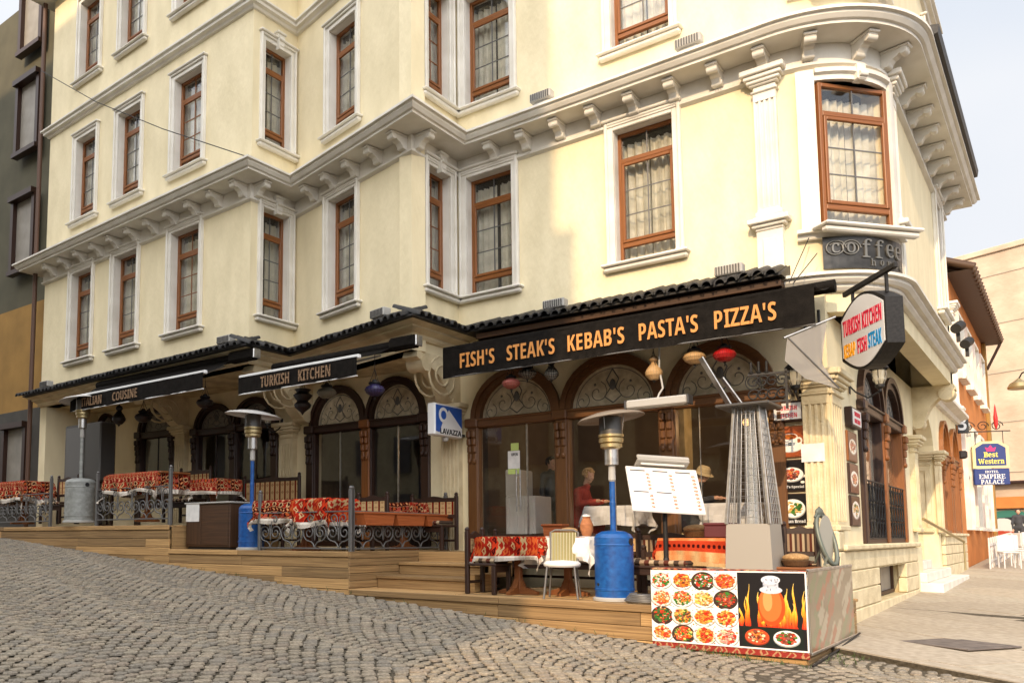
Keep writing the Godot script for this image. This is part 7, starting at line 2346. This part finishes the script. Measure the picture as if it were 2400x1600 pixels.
func make_surroundings() -> void:
	# orange house behind the cream building
	var t := thing("orange_house", "orange house with white windows and an overhanging tiled roof, behind the cream building", "building")
	var xf := fr(Vector2(-2.42, -15.62), Vector2(-2.42, -27.0))
	var rows := [[1.9, 4.9], [6.3, 8.1]]
	var hl := []
	for k in 4:
		hl.append([1.2 + k * 2.5, 2.6 + k * 2.5, rows])
	wall(t, xf, 11.38, 0.4, 9.0, hl, 0.3, M.orange)
	wall(t, fr(Vector2(-14, -27.0), Vector2(-2.42, -27.0)), 11.58, 0.4, 9.0, [], 0.3, M.orange)
	obj("corner_pier", G.new().box(V(10.9, 0.4, 0), V(11.42, 9.0, 0.12), 0.02), M.ochre, t, xf)
	for r in rows:
		for k in 4:
			var x0 := 1.2 + k * 2.5
			var w := obj("window", G.new().box(V(x0 - 0.1, r[0] - 0.1, -0.05), V(x0, r[1] + 0.1, 0.12)).box(V(x0 + 1.4, r[0] - 0.1, -0.05), V(x0 + 1.5, r[1] + 0.1, 0.12)).box(V(x0, r[1], -0.05), V(x0 + 1.4, r[1] + 0.1, 0.12)).box(V(x0, r[0] - 0.1, -0.05), V(x0 + 1.4, r[0], 0.2)).box(V(x0 + 0.66, r[0], -0.1), V(x0 + 0.74, r[1], 0.04)).box(V(x0, (r[0] + r[1]) / 2 - 0.03, -0.1), V(x0 + 1.4, (r[0] + r[1]) / 2 + 0.03, 0.036)), M.white, t, xf)
			obj("pane", G.new().box(V(x0, r[0], -0.12), V(x0 + 1.4, r[1], -0.11)), M.glass, w)
			obj("curtain", G.new().box(V(x0 - 0.1, r[0] - 0.1, -0.32), V(x0 + 1.5, r[1] + 0.1, -0.28)), M.curtain, w)
	var rf := G.new()
	rf.face([V(-0.3, 9.0, 0.6), V(11.6, 9.0, 0.6), V(11.6, 9.06, 0.62), V(-0.3, 9.06, 0.62)], V(0, 0, 1))
	rf.face([V(-0.3, 9.0, 0.6), V(11.6, 9.0, 0.6), V(11.6, 9.0, -0.3), V(-0.3, 9.0, -0.3)], Vector3.DOWN)
	rf.face([V(-0.3, 9.06, 0.62), V(11.6, 9.06, 0.62), V(11.6, 11.0, -5), V(-0.3, 11.0, -5)], Vector3.UP)
	obj("roof", rf, M.cabinet, t, xf)
	for k in 26:
		obj("roof_tile", G.new().tube([V(-0.2 + k * 0.46, 9.06, 0.66), V(-0.2 + k * 0.46, 9.45, -0.2)], 0.12, 6), M.cabinet, t, xf)
	obj("roof_brace", G.new().bar(V(11.2, 8.0, 0.12), V(11.2, 8.95, 0.58), 0.09, 0.09), M.cabinet, t, xf)
	# white terrace furniture and railing in front of it
	var fp := thing("white_fence", "low white lattice fence along the orange house terrace", "fence")
	for k in 14:
		obj("fence_panel", G.new().box(V(-1.9, pave_y(-2, -16.2 - k * 0.8), -16.0 - k * 0.8), V(-1.86, pave_y(-2, -16.2 - k * 0.8) + 0.85, -16.06 - k * 0.8)).box(V(-1.9, 1.35 + k * 0.015, -16.06 - k * 0.8), V(-1.86, 1.42 + k * 0.015, -16.78 - k * 0.8)).box(V(-1.895, 0.9 + k * 0.015, -16.06 - k * 0.8), V(-1.865, 0.97 + k * 0.015, -16.78 - k * 0.8)).bar(V(-1.88, 0.9 + k * 0.015, -16.1 - k * 0.8), V(-1.88, 1.38 + k * 0.015, -16.75 - k * 0.8), 0.02, 0.04).bar(V(-1.88, 1.38 + k * 0.015, -16.1 - k * 0.8), V(-1.88, 0.9 + k * 0.015, -16.75 - k * 0.8), 0.022, 0.04), M.chairwhite, fp)
	var c := thing("cafe_chair", "white plastic cafe chair nearest the cream building's far end", "chair", V(-1.5, pave_y(-1.5, -17), -17), 0.4, "white cafe chairs by the orange house")
	obj("seat", G.new().box(V(-0.22, 0.42, -0.22), V(0.22, 0.46, 0.22), 0.015), M.chairwhite, c)
	obj("backrest", G.new().box(V(-0.22, 0.46, -0.24), V(0.22, 0.90, -0.20), 0.015), M.chairwhite, c)
	for s in 4:
		obj("leg", G.new().box(V(0.18 if s & 1 else -0.21, 0, 0.18 if s & 2 else -0.21), V(0.21 if s & 1 else -0.18, 0.42, 0.21 if s & 2 else -0.18)), M.chairwhite, c)
	for k in 5:
		var z := -18.6 - k * 1.9
		dup(c, "cafe_chair", "white cafe chair, %s in the row along the white fence" % ["second", "third", "fourth", "fifth", "farthest"][k], "chair", V(-1.45 + 0.1 * (k % 2), pave_y(-1.5, z), z), 0.5 + k, "white cafe chairs by the orange house")
	# beige stone building that closes the street
	var bw := thing("beige_building", "tall windowless beige stone building closing the side street", "building", V(-4.5, 0.3, -42.0), -0.40)
	obj("wall", G.new().box(V(-14, 0, -10), V(34, 16.2, 0)), M.beige, bw)
	for k in 5:
		obj("wall_joint", G.new().box(V(-14, 4.6 + k * 2.6, 0), V(34, 4.64 + k * 2.6, 0.03)), M.slab3, bw)
	obj("coping", G.new().box(V(-14.1, 16.2, -10), V(34.1, 16.5, 0.12), 0.03), M.beige, bw)
	obj("ledge", G.new().box(V(-2, 4.0, 0.03), V(34, 4.14, 0.5), 0.03), M.darkframe, bw)
	obj("shop_fascia", G.new().box(V(0.4, 2.75, 0.03), V(20, 3.35, 0.2), 0.02), M.orange, bw)
	var mu := Image.create(256, 128, false, Image.FORMAT_RGB8)
	mu.fill(Color(0.5, 0.45, 0.38))
	for i in 90:
		blob(mu, rng.randf() * 256, rng.randf() * 128, rng.randf_range(6, 26), rng.randf_range(6, 22), [Color(0.12, 0.12, 0.13), Color(0.75, 0.75, 0.72), Color(0.2, 0.42, 0.36), Color(0.65, 0.22, 0.12)][rng.randi() % 4])
	var mg := G.new()
	mg.quad(V(0.2, 0.6, 0.04), V(14, 0.6, 0.04), V(14, 2.7, 0.04), V(0.2, 2.7, 0.04))
	obj("painted_shutter", mg, img_mat(mu), bw)
	# street lamp arm
	t = thing("street_lamp", "bell shaped street lamp hanging from a curved iron arm at the right edge", "street lamp", V(-1.02, 5.85, -17.25))
	t.scale = Vector3.ONE * 0.8
	obj("shade", G.new().lathe([Vector2(0.0, -0.04), Vector2(0.34, -0.06), Vector2(0.36, 0.0), Vector2(0.28, 0.14), Vector2(0.12, 0.24), Vector2(0.06, 0.3), Vector2(0, 0.34)], 18), M.brass, t)
	obj("arm", G.new().tube([V(0, 0.3, 0), V(0.1, 0.5, 0), V(0.5, 0.62, 0), V(1.2, 0.55, 0), V(2.6, 0.6, 0)], 0.03, 6), M.iron, t)
	obj("post", G.new().lathe([Vector2(0.12, -5.4), Vector2(0.09, -4.4), Vector2(0.06, 0.8), Vector2(0, 0.9)], 12, V(2.6, 0, 0)), M.iron, t)
	# narrow old house beyond the left end
	t = thing("left_house", "old olive and ochre house pressed against the left end of the cream building", "building")
	obj("wall", G.new().box(V(-34, 0.5, -8), V(-20.55, 17, 1.3)), M.olive, t)
	obj("ochre_wall", G.new().box(V(-34, 5.0, 1.3), V(-20.6, 7.9, 1.38)), M.ochre, t)
	obj("plinth_wall", G.new().box(V(-34, 0.5, 1.3), V(-20.6, 5.0, 1.42)), M.soot, t)
	obj("downpipe", G.new().tube([V(-20.42, 1.6, 1.9), V(-20.42, 17, 1.9)], 0.06, 8), mat(0.10, 0.05, 0.03, 0.6), t)
	for k in 4:
		var y: float = [2.4, 8.8, 12.2, 15.2][k]
		var w := obj("window", G.new().box(V(-22.6, y, 1.42), V(-21.3, y + 0.12, 1.62)).box(V(-22.6, y + 2.1, 1.42), V(-21.3, y + 2.25, 1.66)).box(V(-22.6, y + 0.12, 1.42), V(-22.45, y + 2.1, 1.56)).box(V(-21.45, y + 0.12, 1.42), V(-21.3, y + 2.1, 1.56)), M.darkframe, t)
		obj("pane", G.new().box(V(-22.45, y + 0.12, 1.43), V(-21.45, y + 2.1, 1.44)), M.panel, w)
	# houses across the square, which shade the left part of the facade
	t = thing("opposite_house", "tall cream house across the square, behind the camera", "building")
	obj("wall", G.new().box(V(-80, 0, 30), V(-0.42, 29.0, 42)).box(V(-80, 0, 29.7), V(-0.14, 20.9, 30.0)), M.cream2, t)
	obj("cornice", G.new().box(V(-80.2, 20.9, 29.5), V(-0.16, 21.2, 30.0)), M.white, t)
	for k in 11:
		for j in 7:
			obj("window", G.new().box(V(-36.5 + k * 3.2, 2.0 + j * 3.6, 29.5), V(-35.2 + k * 3.2, 4.3 + j * 3.6, 29.69 if j < 5 else 29.99)), M.steeldark, t)
	t = thing("low_house_row", "row of low brown houses across the square, right of the tall cream one", "building")
	for k in 4:
		obj("wall", G.new().box(V(1.5 + k * 9.0, -1, 31), V(10.3 + k * 9.0, 8.6 + 1.2 * (k % 2), 40)), [M.olive, M.insidewall, M.ochre, M.olive][k], t)
		for j in 6:
			obj("window", G.new().box(V(2.6 + k * 9.0 + (j % 3) * 2.6, 1.4 + (j / 3) * 3.4, 30.9), V(3.8 + k * 9.0 + (j % 3) * 2.6, 3.6 + (j / 3) * 3.4, 31.01)), M.steeldark, t)


func _ready() -> void:
	rng.seed = 20240
	make_camera()
	make_light()
	make_materials()
	make_ground()
	make_pavement()
	make_building()
	make_terraces()
	make_surroundings()
	make_awnings()
	make_signs()
	make_counter()
	make_lanterns()
	make_furniture()
	make_people()
